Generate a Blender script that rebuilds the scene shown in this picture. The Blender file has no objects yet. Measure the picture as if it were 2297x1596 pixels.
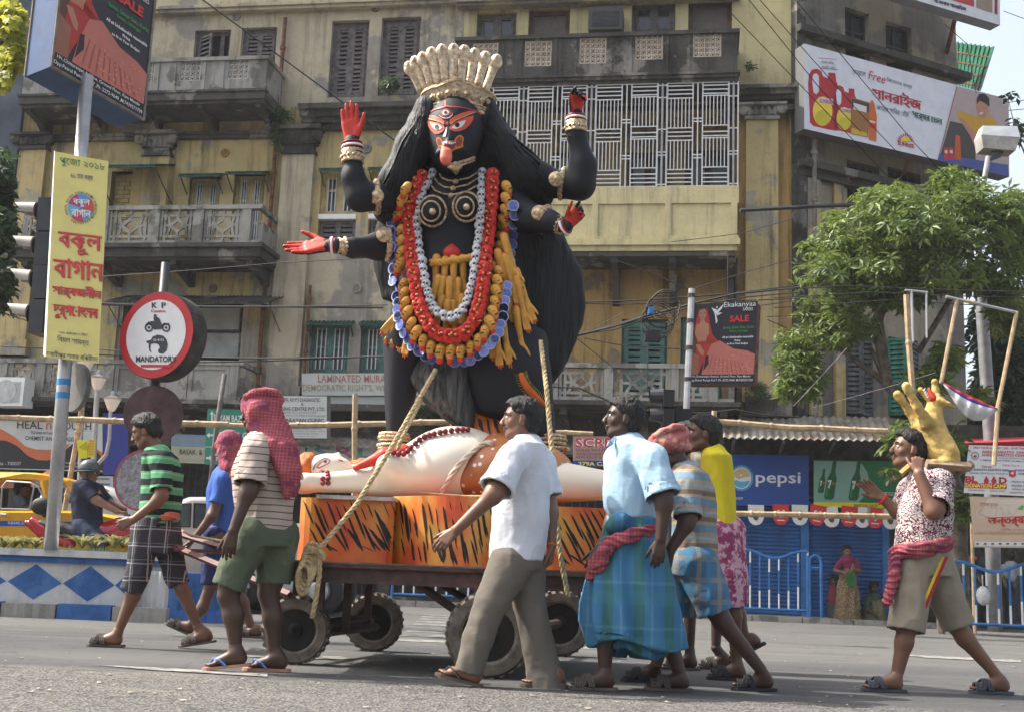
import bpy,math,random
import numpy as np
from mathutils import Vector,Matrix
from mathutils.bvhtree import BVHTree
from mathutils.geometry import tessellate_polygon,delaunay_2d_cdt
random.seed(7);RNG=np.random.RandomState(7)
SC=bpy.context.scene
COL=SC.collection
R=math.radians
CAM_H,PITCH,ROLL,FOC=0.58,R(10.3),R(2.2),2750.0
cd=bpy.data.cameras.new('camera');cam=bpy.data.objects.new('camera',cd);COL.objects.link(cam)
cd.sensor_width=36;cd.lens=FOC/2297*36;cd.clip_start=0.1;cd.clip_end=900
M3=Matrix.Rotation(R(90)+PITCH,3,'X')@Matrix.Rotation(ROLL,3,'Z')
cam.matrix_world=Matrix.Translation((0,0,CAM_H))@M3.to_4x4()
SC.camera=cam
MN=np.array(M3);EYE=np.array([0,0,CAM_H])
SUN_DIR=Vector((-1.0,0.20,1.22)).normalized()
w=bpy.data.worlds.new('World');SC.world=w;w.use_nodes=True
nt=w.node_tree;nt.nodes.clear()
sky=nt.nodes.new('ShaderNodeTexSky');sky.sky_type='NISHITA';sky.sun_disc=False
sky.sun_elevation=math.asin(SUN_DIR.z);sky.sun_rotation=math.atan2(SUN_DIR.x,SUN_DIR.y)
sky.dust_density=6.0;sky.air_density=1.2;sky.ozone_density=1.0
bg=nt.nodes.new('ShaderNodeBackground');bg.inputs[1].default_value=0.15
hs=nt.nodes.new('ShaderNodeHueSaturation');hs.inputs['Saturation'].default_value=0.55
ow=nt.nodes.new('ShaderNodeOutputWorld')
nt.links.new(sky.outputs[0],hs.inputs['Color']);nt.links.new(hs.outputs[0],bg.inputs[0]);nt.links.new(bg.outputs[0],ow.inputs[0])
sl=bpy.data.lights.new('sun','SUN');sl.energy=3.5;sl.angle=R(0.6);sl.color=(1.0,0.94,0.84)
so=bpy.data.objects.new('sun',sl);COL.objects.link(so)
so.rotation_euler=SUN_DIR.to_track_quat('Z','Y').to_euler()
SC.view_settings.view_transform='Standard';SC.view_settings.look='None'
SC.view_settings.gamma=1;SC.view_settings.use_curve_mapping=False
SC.view_settings.exposure=1.25
def ray(u,v):
 d=MN@np.array([u-1148.5,798.0-v,-FOC]);return d/np.linalg.norm(d)
def P(u,v,Y):
 d=ray(u,v);return EYE+d*(Y/d[1])
def G(u,v,z=0.0):
 d=ray(u,v);return EYE+d*((z-CAM_H)/d[2])
def px(p):
 c=MN.T@(np.asarray(p,float)-EYE);return(1148.5+FOC*c[0]/-c[2],798-FOC*c[1]/-c[2])
def size_at(Y,n):
 return n*Y/FOC
ORG={}
def tag(o,label=None,cat=None,group=None,kind=None):
 if label:o['label']=label
 if cat:o['category']=cat
 if group:o['group']=group
 if kind:o['kind']=kind
 return o
def thing(name,label,cat,loc,group=None,kind=None):
 o=bpy.data.objects.new(name,None);COL.objects.link(o);o.location=Vector(loc);o.empty_display_size=.1
 ORG[o.name]=np.array(loc,float)
 return tag(o,label,cat,group,kind)
class MB:
 def __init__(s):s.v=[];s.f=[];s.m=[];s.n=0
 def add(s,vs,fs,mi=0):
  vs=np.asarray(vs,float).reshape(-1,3);b=s.n;s.v.append(vs);s.n+=len(vs)
  for f in fs:s.f.append([i+b for i in f])
  s.m+=[mi]*len(fs);return s
 def verts(s):return np.concatenate(s.v)if s.v else np.zeros((0,3))
 def quad8(s,c,mi=0):
  return s.add(c,[(3,2,1,0),(4,5,6,7),(0,1,5,4),(1,2,6,5),(2,3,7,6),(3,0,4,7)],mi)
 def box(s,x0,x1,y0,y1,z0,z1,mi=0):
  return s.quad8([(x0,y0,z0),(x1,y0,z0),(x1,y1,z0),(x0,y1,z0),(x0,y0,z1),(x1,y0,z1),(x1,y1,z1),(x0,y1,z1)],mi)
 def tube(s,pts,r,seg=8,mi=0,caps=True):
  pts=[np.asarray(p,float)for p in pts];n=len(pts)
  rs=list(r)if hasattr(r,'__len__')else[r]*n
  vs=[];prev=None
  for i,p in enumerate(pts):
   t=pts[min(i+1,n-1)]-pts[max(i-1,0)];t=t/(np.linalg.norm(t)+1e-12)
   if prev is None:
    a=np.array([0,0,1.0])if abs(t[2])<.9 else np.array([1.0,0,0])
    x=np.cross(a,t)
   else:x=prev-t*np.dot(prev,t)
   x=x/(np.linalg.norm(x)+1e-12);prev=x;y=np.cross(t,x)
   for k in range(seg):
    a=2*math.pi*k/seg;vs.append(p+rs[i]*(math.cos(a)*x+math.sin(a)*y))
  fs=[(i*seg+k,i*seg+(k+1)%seg,(i+1)*seg+(k+1)%seg,(i+1)*seg+k)for i in range(n-1)for k in range(seg)]
  if caps:fs+=[tuple(range(seg))[::-1],tuple((n-1)*seg+k for k in range(seg))]
  return s.add(vs,fs,mi)
 def lathe(s,c,prof,seg=16,axis=(0,0,1),mi=0,sx=1.0,caps=True):
  c=np.asarray(c,float);t=np.asarray(axis,float);t=t/np.linalg.norm(t)
  a=np.array([0,0,1.0])if abs(t[2])<.9 else np.array([0,1.0,0])
  x=np.cross(a,t);x/=np.linalg.norm(x);y=np.cross(t,x)
  vs=[c+t*h+r*(math.cos(2*math.pi*k/seg)*x*sx+math.sin(2*math.pi*k/seg)*y)for r,h in prof for k in range(seg)]
  n=len(prof)
  fs=[(i*seg+k,i*seg+(k+1)%seg,(i+1)*seg+(k+1)%seg,(i+1)*seg+k)for i in range(n-1)for k in range(seg)]
  if prof[0][0]>1e-4 and caps:fs.append(tuple(range(seg))[::-1])
  if prof[-1][0]>1e-4 and caps:fs.append(tuple((n-1)*seg+k for k in range(seg)))
  return s.add(vs,fs,mi)
 def ball(s,c,r,seg=10,rings=6,mi=0,M=None):
  rr=np.array(r if hasattr(r,'__len__')else(r,r,r),float);vs=[];fs=[]
  for i in range(rings+1):
   th=math.pi*i/rings
   for k in range(seg):
    a=2*math.pi*k/seg;q=rr*np.array([math.sin(th)*math.cos(a),math.sin(th)*math.sin(a),math.cos(th)])
    vs.append(np.asarray(c)+(q if M is None else M@q))
  for i in range(rings):
   for k in range(seg):fs.append((i*seg+k,(i+1)*seg+k,(i+1)*seg+(k+1)%seg,i*seg+(k+1)%seg))
  return s.add(vs,fs,mi)
 def extrude(s,poly,off,mi=0):
  p=np.asarray(poly,float);n=len(p);off=np.asarray(off,float)
  tris=tessellate_polygon([[Vector(q)for q in p]])
  fs=[tuple(t)for t in tris]+[tuple(i+n for i in t[::-1])for t in tris]+[(i,i+n,(i+1)%n+n,(i+1)%n)for i in range(n)]
  return s.add(np.concatenate([p,p+off]),fs,mi)
 def flat(s,poly,mi=0):
  p=np.asarray(poly,float);return s.add(p,[tuple(t)for t in tessellate_polygon([[Vector(q)for q in p]])],mi)
 def build(s,name,mats,parent=None,smooth=False,label=None,cat=None,group=None,kind=None,origin=None):
  v=s.verts()
  return mesh_obj(name,v,s.f,mats,parent,smooth,s.m,label,cat,group,kind,origin)
def mesh_obj(name,v,faces,mats,parent=None,smooth=False,mi=None,label=None,cat=None,group=None,kind=None,origin=None):
 v=np.asarray(v,float).reshape(-1,3)
 org=ORG[parent.name]if parent is not None else(np.asarray(origin,float)if origin is not None else np.zeros(3))
 me=bpy.data.meshes.new(name);me.from_pydata((v-org).tolist()if len(v)<200 else(v-org),[],faces if isinstance(faces,(list,np.ndarray))else list(faces))
 mats=mats if isinstance(mats,(list,tuple))else[mats]
 for m in mats:me.materials.append(m)
 if mi is not None and len(mats)>1:me.polygons.foreach_set('material_index',np.asarray(mi,np.int32))
 if smooth:me.polygons.foreach_set('use_smooth',np.ones(len(me.polygons),bool))
 me.update()
 o=bpy.data.objects.new(name,me);COL.objects.link(o)
 ORG[o.name]=org
 if parent is not None:o.parent=parent
 else:o.location=Vector(org)
 return tag(o,label,cat,group,kind)
def kids(o):return[c for c in list(bpy.data.objects)if c.parent==o]
KIDS={}
def copy_tree(o,move,parent=None,label=None,rot=None):
 ch=KIDS.get(o.name)
 if ch is None:ch=KIDS[o.name]=[c.name for c in kids(o)]
 c=o.copy();COL.objects.link(c);KIDS[c.name]=[]
 if parent is None:c.location=Vector(move)
 else:c.parent=parent
 if rot is not None and parent is None:c.rotation_euler=rot
 ORG[c.name]=np.array(move,float)if parent is None else ORG[parent.name]
 if label:c['label']=label
 for n in ch:
  k=copy_tree(bpy.data.objects[n],None,c);KIDS[c.name].append(k.name)
 return c
class Frame:
 def __init__(f,p,k):
  f.o=np.array([p[0],p[1],0.0]);f.s=np.array([1,k,0])/math.hypot(1,k);f.n=np.array([k,-1,0])/math.hypot(1,k)
 def at(f,u,v,n=0.0):
  d=ray(u,v);t=(n-np.dot(EYE-f.o,f.n))/np.dot(d,f.n);q=EYE+d*t
  return np.dot(q-f.o,f.s),q[2]
 def p(f,s,z,n=0.0):return f.o+f.s*s+f.n*n+np.array([0,0,z])
 def px(f,u,v,n=0.0):
  s,z=f.at(u,v,n);return f.p(s,z,n)
 def rect(f,u0,v0,u1,v1,n=0.0):
  um,vm=(u0+u1)/2,(v0+v1)/2
  return f.at(u0,vm,n)[0],f.at(u1,vm,n)[0],f.at(um,v1,n)[1],f.at(um,v0,n)[1]
 def box(f,mb,s0,s1,z0,z1,n0,n1,mi=0):
  if n0>n1:n0,n1=n1,n0
  c=[(s0,n1),(s1,n1),(s1,n0),(s0,n0)]
  return mb.quad8([f.p(a,z0,b)for a,b in c]+[f.p(a,z1,b)for a,b in c],mi)
 def wall(f,mb,s0,s1,z0,z1,holes,depth=.25,n=0.0,mi=0):
  S=sorted({s0,s1,*[min(max(h[i],s0),s1)for h in holes for i in(0,1)]})
  Z=sorted({z0,z1,*[min(max(h[i],z0),z1)for h in holes for i in(2,3)]})
  for a,b in zip(S,S[1:]):
   for c,d in zip(Z,Z[1:]):
    ms,mz=(a+b)/2,(c+d)/2
    if b-a<1e-5 or d-c<1e-5 or any(h[0]<ms<h[1]and h[2]<mz<h[3]for h in holes):continue
    mb.add([f.p(a,c,n),f.p(b,c,n),f.p(b,d,n),f.p(a,d,n)],[(0,1,2,3)],mi)
  for h in holes:
   a,b,c,d=h[:4]
   q=[(a,c),(b,c),(b,d),(a,d)]
   for i in range(4):
    (e,g),(j,k)=q[i],q[(i+1)%4]
    mb.add([f.p(e,g,n),f.p(e,g,n-depth),f.p(j,k,n-depth),f.p(j,k,n)],[(0,1,2,3)],mi)
 def grid(f,mb,s0,s1,z0,z1,n):pass
_TC={}
def text_mesh(s,bold=0.0,shear=0.0):
 if any(ord(q)>0x900 for q in s):bold=0.0
 k=(s,bold,shear)
 if k in _TC:return _TC[k]
 c=bpy.data.curves.new('t','FONT');c.body=s;c.resolution_u=2;c.offset=bold;c.shear=shear
 o=bpy.data.objects.new('t',c);COL.objects.link(o);bpy.context.view_layer.update()
 m=bpy.data.meshes.new_from_object(o.evaluated_get(bpy.context.evaluated_depsgraph_get()))
 v=np.array([q.co[:2]for q in m.vertices])if len(m.vertices)else np.zeros((1,2));fs=[tuple(p.vertices)for p in m.polygons]
 bpy.data.objects.remove(o);bpy.data.curves.remove(c);bpy.data.meshes.remove(m)
 lo,hi=v.min(0),v.max(0);v=(v-lo)/np.maximum(hi-lo,1e-6)
 _TC[k]=(v,fs);return _TC[k]
def bil(q,a,b):
 q=np.asarray(q,float);a=np.asarray(a)[:,None];b=np.asarray(b)[:,None]
 return q[0]*(1-a)*(1-b)+q[1]*a*(1-b)+q[2]*a*b+q[3]*(1-a)*b
class Panel:
 def __init__(s,q):
  s.q=np.asarray(q,float);n=np.cross(s.q[1]-s.q[0],s.q[3]-s.q[0]);n/=np.linalg.norm(n)
  if np.dot(n,EYE-s.q[0])<0:n=-n
  s.n=n
 @staticmethod
 def on(f,corners,n=0.0):return Panel([f.px(u,v,n)for u,v in corners])
 def pt(s,a,b,off=0.0):return bil(s.q,[a],[b])[0]+s.n*off
 def pix(s,u,v,off=0.0):
  d=ray(u,v);o=s.q[0]+s.n*off;return EYE+d*(np.dot(o-EYE,s.n)/np.dot(d,s.n))
 def poly(s,mb,pts,off=.004,mi=0):mb.flat([s.pt(a,b,off)for a,b in pts],mi)
 def ppoly(s,mb,pts,off=.004,mi=0):mb.flat([s.pix(a,b,off)for a,b in pts],mi)
 def rect(s,mb,a0,b0,a1,b1,off=.004,mi=0):s.poly(mb,[(a0,b0),(a1,b0),(a1,b1),(a0,b1)],off,mi)
 def text(s,mb,t,a0,b0,a1,b1,off=.006,mi=0,bold=0.0,shear=0.0):
  v,fs=text_mesh(t,bold,shear)
  mb.add(bil(s.q,a0+(a1-a0)*v[:,0],b1+(b0-b1)*v[:,1])+s.n*off,fs,mi)
 def ptext(s,mb,t,quad,off=.006,mi=0,bold=0.0,shear=0.0):
  v,fs=text_mesh(t,bold,shear);q=[s.pix(a,b,off)for a,b in quad]
  for j in range(3 if bold>.015 and any(ord(c)>0x900 for c in t)else 1):mb.add(bil(q,v[:,0],1-v[:,1])+s.n*.0004*j+(q[1]-q[0])*j*.012,fs,mi)
 def ell(s,mb,c,r,off=.004,mi=0,seg=20,inner=0.0):
  o=[(c[0]+r[0]*math.cos(2*math.pi*k/seg),c[1]+r[1]*math.sin(2*math.pi*k/seg))for k in range(seg)]
  if not inner:return s.ppoly(mb,o,off,mi)
  i=[(c[0]+inner*r[0]*math.cos(2*math.pi*k/seg),c[1]+inner*r[1]*math.sin(2*math.pi*k/seg))for k in range(seg)]
  mb.add([s.pix(*q,off)for q in o+i],[(k,(k+1)%seg,seg+(k+1)%seg,seg+k)for k in range(seg)],mi)
def _hash(i,j,k,seed):
 h=(i*374761393+j*668265263+k*2147483647+seed*974711)&0xffffffff
 h=((h^(h>>13))*1274126177)&0xffffffff
 return((h^(h>>16))&0xffff)/65535.0
def vnoise(p,seed=0):
 p=np.asarray(p,float);i=np.floor(p).astype(np.int64);f=p-i;f=f*f*(3-2*f);o=0
 for dx in(0,1):
  wx=f[...,0]if dx else 1-f[...,0]
  for dy in(0,1):
   wy=f[...,1]if dy else 1-f[...,1]
   for dz in(0,1):
    wz=f[...,2]if dz else 1-f[...,2]
    o=o+wx*wy*wz*_hash(i[...,0]+dx,i[...,1]+dy,i[...,2]+dz,seed)
 return o*2-1
def fbm(p,sc,oct=3,seed=0):
 p=np.asarray(p)*np.asarray(sc);o=0;a=1
 for k in range(oct):o=o+a*vnoise(p,seed+k);p=p*2.03;a*=.5
 return o
def unit(v):v=np.asarray(v,float);return v/(np.linalg.norm(v)+1e-12)
class SDF:
 def __init__(s):s.pr=[]
 def cone(s,a,b,r1,r2=None,k=.02,flat=None,sub=False,cap=False):
  a=np.asarray(a,float);b=np.asarray(b,float);r2=r1 if r2 is None else r2
  F=max(1.0,flat[1])if flat else 1.0;m=max(r1,r2)*F
  lo=np.minimum(a,b)-m;hi=np.maximum(a,b)+m
  def ev(p):
   ba=b-a;L=max(np.dot(ba,ba),1e-9);t=np.clip(((p-a)@ba)/L,0,1);q=p-a-t[...,None]*ba
   if flat:
    ax=unit(flat[0]);c=q@ax;q2=(q*q).sum(-1)-c*c;d=np.sqrt(np.maximum(q2+(c/flat[1])**2,0))
    return(d-(r1+(r2-r1)*t))*min(1,flat[1])
   d=np.sqrt((q*q).sum(-1))-(r1+(r2-r1)*t)
   return np.maximum(d,(p-b)@(ba/math.sqrt(L)))if cap else d
  s.pr.append((ev,lo,hi,k,sub));return s
 def ball(s,c,r,k=.02,sub=False,M=None):
  c=np.asarray(c,float);r=np.array(r if hasattr(r,'__len__')else(r,r,r),float);m=r.max()
  def ev(p):
   q=p-c
   if M is not None:q=q@M
   l=np.sqrt(((q/r)**2).sum(-1));g=np.sqrt(((q/(r*r))**2).sum(-1))
   return np.where(g>1e-6,l*(l-1)/np.maximum(g,1e-6),-r.min())
  s.pr.append((ev,c-m,c+m,k,sub));return s
 def chain(s,pts,k=.02,flat=None,cap=False,hollow=.014):
  for i,((a,ra),(b,rb))in enumerate(zip(pts,pts[1:])):s.cone(a,b,ra,rb,k,flat,cap=cap and i==len(pts)-2)
  if cap:d=unit(np.asarray(b)-a);s.hol=getattr(s,'hol',[])+[(b-d*.035,b+d*.05,rb-hollow)]
  return s
 def loft(s,rows,k=.02,e=2.0,sub=False):
  r=np.array(sorted(rows),float);m=r[:,3:5].max()
  lo=np.array([(r[:,1]-r[:,3]).min(),(r[:,2]-r[:,4]).min(),r[0,0]]);hi=np.array([(r[:,1]+r[:,3]).max(),(r[:,2]+r[:,4]).max(),r[-1,0]])
  def ev(p):
   z=p[...,2];cx,cy,rx,ry=(np.interp(z,r[:,0],r[:,i])for i in(1,2,3,4))
   l=(np.abs((p[...,0]-cx)/rx)**e+np.abs((p[...,1]-cy)/ry)**e)**(1/e)
   d=(l-1)*np.minimum(rx,ry)*.92
   return np.maximum(d,np.maximum(r[0,0]-z,z-r[-1,0]))
  s.pr.append((ev,lo,hi,k,sub));return s
 def cut(s,f,lo,hi):s.pr.append((f,np.asarray(lo,float),np.asarray(hi,float),0,'cut'));return s
 def mesh(s,h,post=None,lap=1):
  for a,b,r in getattr(s,'hol',[]):
   if r>.015:s.cone(a,b,r,r,.003,sub=True)
  los=np.min([q[1]for q in s.pr if not q[4]],0)-3*h;his=np.max([q[2]for q in s.pr if not q[4]],0)+3*h
  n=np.maximum(((his-los)/h).astype(int)+2,4)
  D=np.full(n,.25,np.float32);ax=[los[i]+h*np.arange(n[i])for i in range(3)]
  for ev,lo,hi,k,sub in s.pr:
   pad=k+2.5*h;i0=np.clip(((lo-pad-los)/h).astype(int),0,n);i1=np.clip(((hi+pad-los)/h).astype(int)+1,0,n)
   if(i1<=i0).any():continue
   sl=tuple(slice(a,b)for a,b in zip(i0,i1))
   g=np.stack(np.meshgrid(*[ax[i][sl[i]]for i in range(3)],indexing='ij'),-1)
   d=ev(g).astype(np.float32);c=D[sl]
   if sub=='cut':D[sl]=np.maximum(c,d)
   elif sub:
    hh=np.maximum(k-np.abs(-d-c),0)/max(k,1e-6);D[sl]=np.maximum(c,-d)+hh*hh*k*.25
   else:
    hh=np.maximum(k-np.abs(d-c),0)/max(k,1e-6);D[sl]=np.minimum(c,d)-hh*hh*k*.25
  if post is not None:
   g=np.stack(np.meshgrid(*ax,indexing='ij'),-1);D=post(g,D).astype(np.float32)
  return nets(D,los,h,lap)
def nets(D,lo,h,lap=1):
 D[[0,-1]]=.1;D[:,[0,-1]]=.1;D[:,:,[0,-1]]=.1
 S=D<0;c=np.zeros(tuple(np.array(D.shape)-1),np.int8)
 for i in(0,1):
  for j in(0,1):
   for k in(0,1):c+=S[i:D.shape[0]-1+i,j:D.shape[1]-1+j,k:D.shape[2]-1+k]
 act=(c>0)&(c<8);idx=np.argwhere(act);ids=-np.ones(act.shape,np.int64);ids[act]=np.arange(len(idx))
 if not len(idx):return np.zeros((0,3)),np.zeros((0,4),int)
 cr=[(i,j,k)for i in(0,1)for j in(0,1)for k in(0,1)]
 val={q:D[idx[:,0]+q[0],idx[:,1]+q[1],idx[:,2]+q[2]]for q in cr}
 acc=np.zeros((len(idx),3));cnt=np.zeros(len(idx))
 for a in cr:
  for x in range(3):
   if a[x]:continue
   b=list(a);b[x]=1;b=tuple(b);va,vb=val[a],val[b];m=(va<0)!=(vb<0)
   t=np.where(m,va/np.where(m,va-vb,1),0);pos=np.array(a,float)[None].repeat(len(idx),0);pos[:,x]+=t
   acc+=pos*m[:,None];cnt+=m
 v=lo+h*(idx+acc/cnt[:,None]);F=[]
 for x in range(3):
  y,z=(x+1)%3,(x+2)%3
  sa=[slice(1,-1)]*3;sa[x]=slice(0,-1);sb=list(sa);sb[x]=slice(1,None)
  A,B=S[tuple(sa)],S[tuple(sb)];e=np.argwhere(A!=B)
  if not len(e):continue
  inside=A[tuple(e.T)];off=np.ones(3,int);off[x]=0;e=e+off
  def cid(dy,dz):
   q=e.copy();q[:,y]+=dy;q[:,z]+=dz;return ids[tuple(q.T)]
  f=np.stack([cid(-1,-1),cid(0,-1),cid(0,0),cid(-1,0)],1)
  f[~inside]=f[~inside][:,::-1];F.append(f)
 F=np.concatenate(F)
 for _ in range(lap):
  a=np.zeros_like(v);n=np.zeros(len(v))
  for i in range(4):
   for j in((i+1)%4,(i+3)%4):
    a+=np.stack([np.bincount(F[:,i],v[F[:,j],q],len(v))for q in range(3)],1);n+=np.bincount(F[:,i],minlength=len(v))
  v=v*.5+.5*a/np.maximum(n,1)[:,None]
 return v,F
def vnormals(v,F):
 n=np.cross(v[F[:,2]]-v[F[:,0]],v[F[:,3]]-v[F[:,1]]);N=np.zeros_like(v)
 for i in range(4):N+=np.stack([np.bincount(F[:,i],n[:,q],len(v))for q in range(3)],1)
 return N/np.maximum(np.linalg.norm(N,axis=1),1e-9)[:,None]
def merge(*vf):
 V=[];Fs=[];b=0
 for v,F in vf:
  if len(v):V.append(v);Fs.append(F+b);b+=len(v)
 return np.concatenate(V),np.concatenate(Fs)
def decal(pts,bvh,off=.004,dens=6.0,flipY=None):
 pts=[tuple(p)for p in pts];n=len(pts);out=[]
 for i in range(n):
  a,b=np.array(pts[i],float),np.array(pts[(i+1)%n],float);m=max(1,int(np.linalg.norm(b-a)/dens))
  out+=[tuple(a+(b-a)*j/m)for j in range(m)]
 arr=np.array(out);lo,hi=arr.min(0),arr.max(0)
 ins=[]
 for x in np.arange(lo[0]+dens/2,hi[0],dens):
  for y in np.arange(lo[1]+dens/2,hi[1],dens):
   c=False;j=len(out)-1
   for i in range(len(out)):
    if(out[i][1]>y)!=(out[j][1]>y)and x<(out[j][0]-out[i][0])*(y-out[i][1])/(out[j][1]-out[i][1])+out[i][0]:c=not c
    j=i
   if c and np.min(np.abs(arr-[x,y]).sum(1))>dens*.6:ins.append((x,y))
 V=[Vector(q)for q in out+ins]
 vs,_,fs,*_=delaunay_2d_cdt(V,[],[list(range(len(out)))],1,1e-4)
 P3=[];last=None
 for q in vs:
  d=Vector(ray(q[0],q[1]));hit=bvh.ray_cast(Vector(EYE),d)
  if hit[0]is None:P3.append(None)
  else:P3.append(np.array(hit[0]+hit[1]*(off if hit[1].dot(d)<0 else-off)))
 fs=[f for f in fs if all(P3[i]is not None for i in f)]
 fs=[f for f in fs if max(np.linalg.norm(P3[f[0]]-P3[i])for i in f)<.25]
 return np.array([q if q is not None else(0,0,0)for q in P3]).reshape(-1,3),fs
def bvh_of(v,F):return BVHTree.FromPolygons([tuple(q)for q in v],[tuple(int(i)for i in f)for f in F])
def node_mat(name):
 m=bpy.data.materials.new(name);m.use_nodes=True;nt=m.node_tree
 return m,nt,nt.nodes['Principled BSDF']
def C(c):
 if isinstance(c,str):
  c=[int(c[i:i+2],16)/255 for i in(0,2,4)];return tuple(x/12.92 if x<.04045 else((x+.055)/1.055)**2.4 for x in c)+(1,)
 return tuple(c)+(1,)if len(c)==3 else tuple(c)
def noise_n(nt,sc,det=4,rough=.6,mapping=None,coord='Object'):
 tc=nt.nodes.new('ShaderNodeTexCoord');mp=nt.nodes.new('ShaderNodeMapping');n=nt.nodes.new('ShaderNodeTexNoise')
 nt.links.new(tc.outputs[coord],mp.inputs[0]);nt.links.new(mp.outputs[0],n.inputs['Vector'])
 if mapping:mp.inputs['Scale'].default_value=mapping
 mp.inputs['Location'].default_value=(random.uniform(-9,9),random.uniform(-9,9),random.uniform(-9,9))
 n.inputs['Scale'].default_value=sc;n.inputs['Detail'].default_value=det;n.inputs['Roughness'].default_value=rough
 return n.outputs['Fac']
def ramp(nt,fac,a,b,ca=(0,0,0,1),cb=(1,1,1,1)):
 r=nt.nodes.new('ShaderNodeValToRGB');r.color_ramp.elements[0].position=a;r.color_ramp.elements[1].position=b
 r.color_ramp.elements[0].color=ca;r.color_ramp.elements[1].color=cb;nt.links.new(fac,r.inputs[0]);return r.outputs[0]
def mix(nt,fac,a,b,mode='MIX'):
 m=nt.nodes.new('ShaderNodeMix');m.data_type='RGBA';m.blend_type=mode
 for s,x in((m.inputs[0],fac),(m.inputs[6],a),(m.inputs[7],b)):
  if hasattr(x,'is_linked'):nt.links.new(x,s)
  else:s.default_value=x
 return m.outputs[2]
def math_n(nt,op,a,b=0.0,clamp=False):
 m=nt.nodes.new('ShaderNodeMath');m.operation=op;m.use_clamp=clamp
 for s,x in((m.inputs[0],a),(m.inputs[1],b)):
  if hasattr(x,'is_linked'):nt.links.new(x,s)
  else:s.default_value=x
 return m.outputs[0]
def bump(nt,bs,h,strength=.3,dist=.01):
 b=nt.nodes.new('ShaderNodeBump');b.inputs['Strength'].default_value=strength;b.inputs['Distance'].default_value=dist
 nt.links.new(h,b.inputs['Height']);nt.links.new(b.outputs[0],bs.inputs['Normal'])
_M={}
def mat(col,rough=.7,metal=0.0,var=.15,sc=6.0,bmp=0.0,bsc=60.0,col2=None,name=None,spec=.3,emit=None,alpha=None,trans=0.0):
 key=(str(col),rough,metal,var,sc,bmp,bsc,str(col2),spec,str(emit),trans)
 if key in _M:return _M[key]
 m,nt,bs=node_mat(name or 'paint');c=C(col)
 f=noise_n(nt,sc)
 dark=tuple(x*(1-var*1.6)for x in c[:3])+(1,);lite=tuple(min(x*(1+var),1)for x in c[:3])+(1,)
 o=ramp(nt,f,.3,.7,dark,lite)
 if col2 is not None:o=mix(nt,ramp(nt,noise_n(nt,sc*.6,6,.7),.5,.62),o,C(col2))
 nt.links.new(o,bs.inputs['Base Color']);bs.inputs['Roughness'].default_value=rough;bs.inputs['Metallic'].default_value=metal
 bs.inputs['Specular IOR Level'].default_value=spec
 if trans:bs.inputs['Transmission Weight'].default_value=trans
 if bmp:bump(nt,bs,noise_n(nt,bsc,3),bmp,.01)
 _M[key]=m;return m
 # ================= building materials =================
def plaster(name,base,patch,stain,pa=.5,sa=.5,sz=.7,streak=.5):
 m,nt,bs=node_mat(name)
 f1=ramp(nt,noise_n(nt,sz,9,.62),pa,pa+.035)
 c=mix(nt,ramp(nt,noise_n(nt,3.0,6,.7),.3,.7),C(base),tuple(x*.78 for x in C(base)[:3])+(1,))
 c2=mix(nt,ramp(nt,noise_n(nt,2.2,7,.7),.35,.65),C(patch),tuple(x*.7 for x in C(patch)[:3])+(1,))
 o=mix(nt,f1,c,c2)
 s=ramp(nt,noise_n(nt,1.0,8,.7,(4.2,4.2,.3)),.5,.66)
 o=mix(nt,math_n(nt,'MULTIPLY',s,streak),o,C(stain))
 g=ramp(nt,noise_n(nt,.55,8,.7),sa,sa+.16)
 o=mix(nt,math_n(nt,'MULTIPLY',g,.85),o,C(stain))
 w_=ramp(nt,noise_n(nt,5.0,8,.75),.66,.69)
 o=mix(nt,math_n(nt,'MULTIPLY',w_,.5),o,tuple(min(1,x*1.5+.05)for x in C(patch)[:3])+(1,))
 nt.links.new(o,bs.inputs['Base Color']);bs.inputs['Roughness'].default_value=.92;bs.inputs['Specular IOR Level'].default_value=.1
 h=math_n(nt,'ADD',noise_n(nt,14,6,.7),math_n(nt,'MULTIPLY',f1,-.6));bump(nt,bs,h,.5,.03)
 return m
M_GREY=plaster('grey_plaster',(.47,.415,.30),(.31,.285,.25),(.07,.06,.05),.52,.60,.55,.55)
M_CREAM=plaster('cream_plaster',(.56,.48,.27),(.36,.335,.29),(.09,.08,.06),.6,.64,.5,.5)
M_YEL=plaster('yellow_plaster',(.54,.43,.215),(.38,.35,.285),(.10,.075,.045),.54,.60,.8,.75)
M_OCH=plaster('ochre_plaster',(.44,.29,.115),(.27,.205,.135),(.07,.05,.03),.56,.57,.8,.75)
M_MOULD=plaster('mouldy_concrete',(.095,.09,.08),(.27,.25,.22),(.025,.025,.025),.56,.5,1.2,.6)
M_CONC=plaster('weathered_concrete',(.34,.33,.30),(.2,.19,.17),(.05,.05,.045),.52,.6,1.4,.5)
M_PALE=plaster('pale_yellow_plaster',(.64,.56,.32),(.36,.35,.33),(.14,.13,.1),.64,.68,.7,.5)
M_BRICK=mat((.50,.40,.17),.9,var=.2,sc=3,bmp=.3)
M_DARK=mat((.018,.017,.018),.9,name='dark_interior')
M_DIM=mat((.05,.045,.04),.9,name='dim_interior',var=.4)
M_WOODG=mat((.13,.115,.115),.8,var=.35,sc=9,bmp=.4,name='weathered_wood')
M_WOODB=mat((.10,.06,.055),.7,var=.3,sc=5,name='brown_door_paint')
M_GREENW=mat((.085,.17,.15),.7,var=.25,sc=5,bmp=.2,name='green_shutter_paint')
M_GREENM=mat((.02,.075,.055),.6,var=.3,name='green_corrugated')
M_YELW=mat((.45,.36,.19),.7,var=.2,name='yellow_window_paint')
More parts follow.
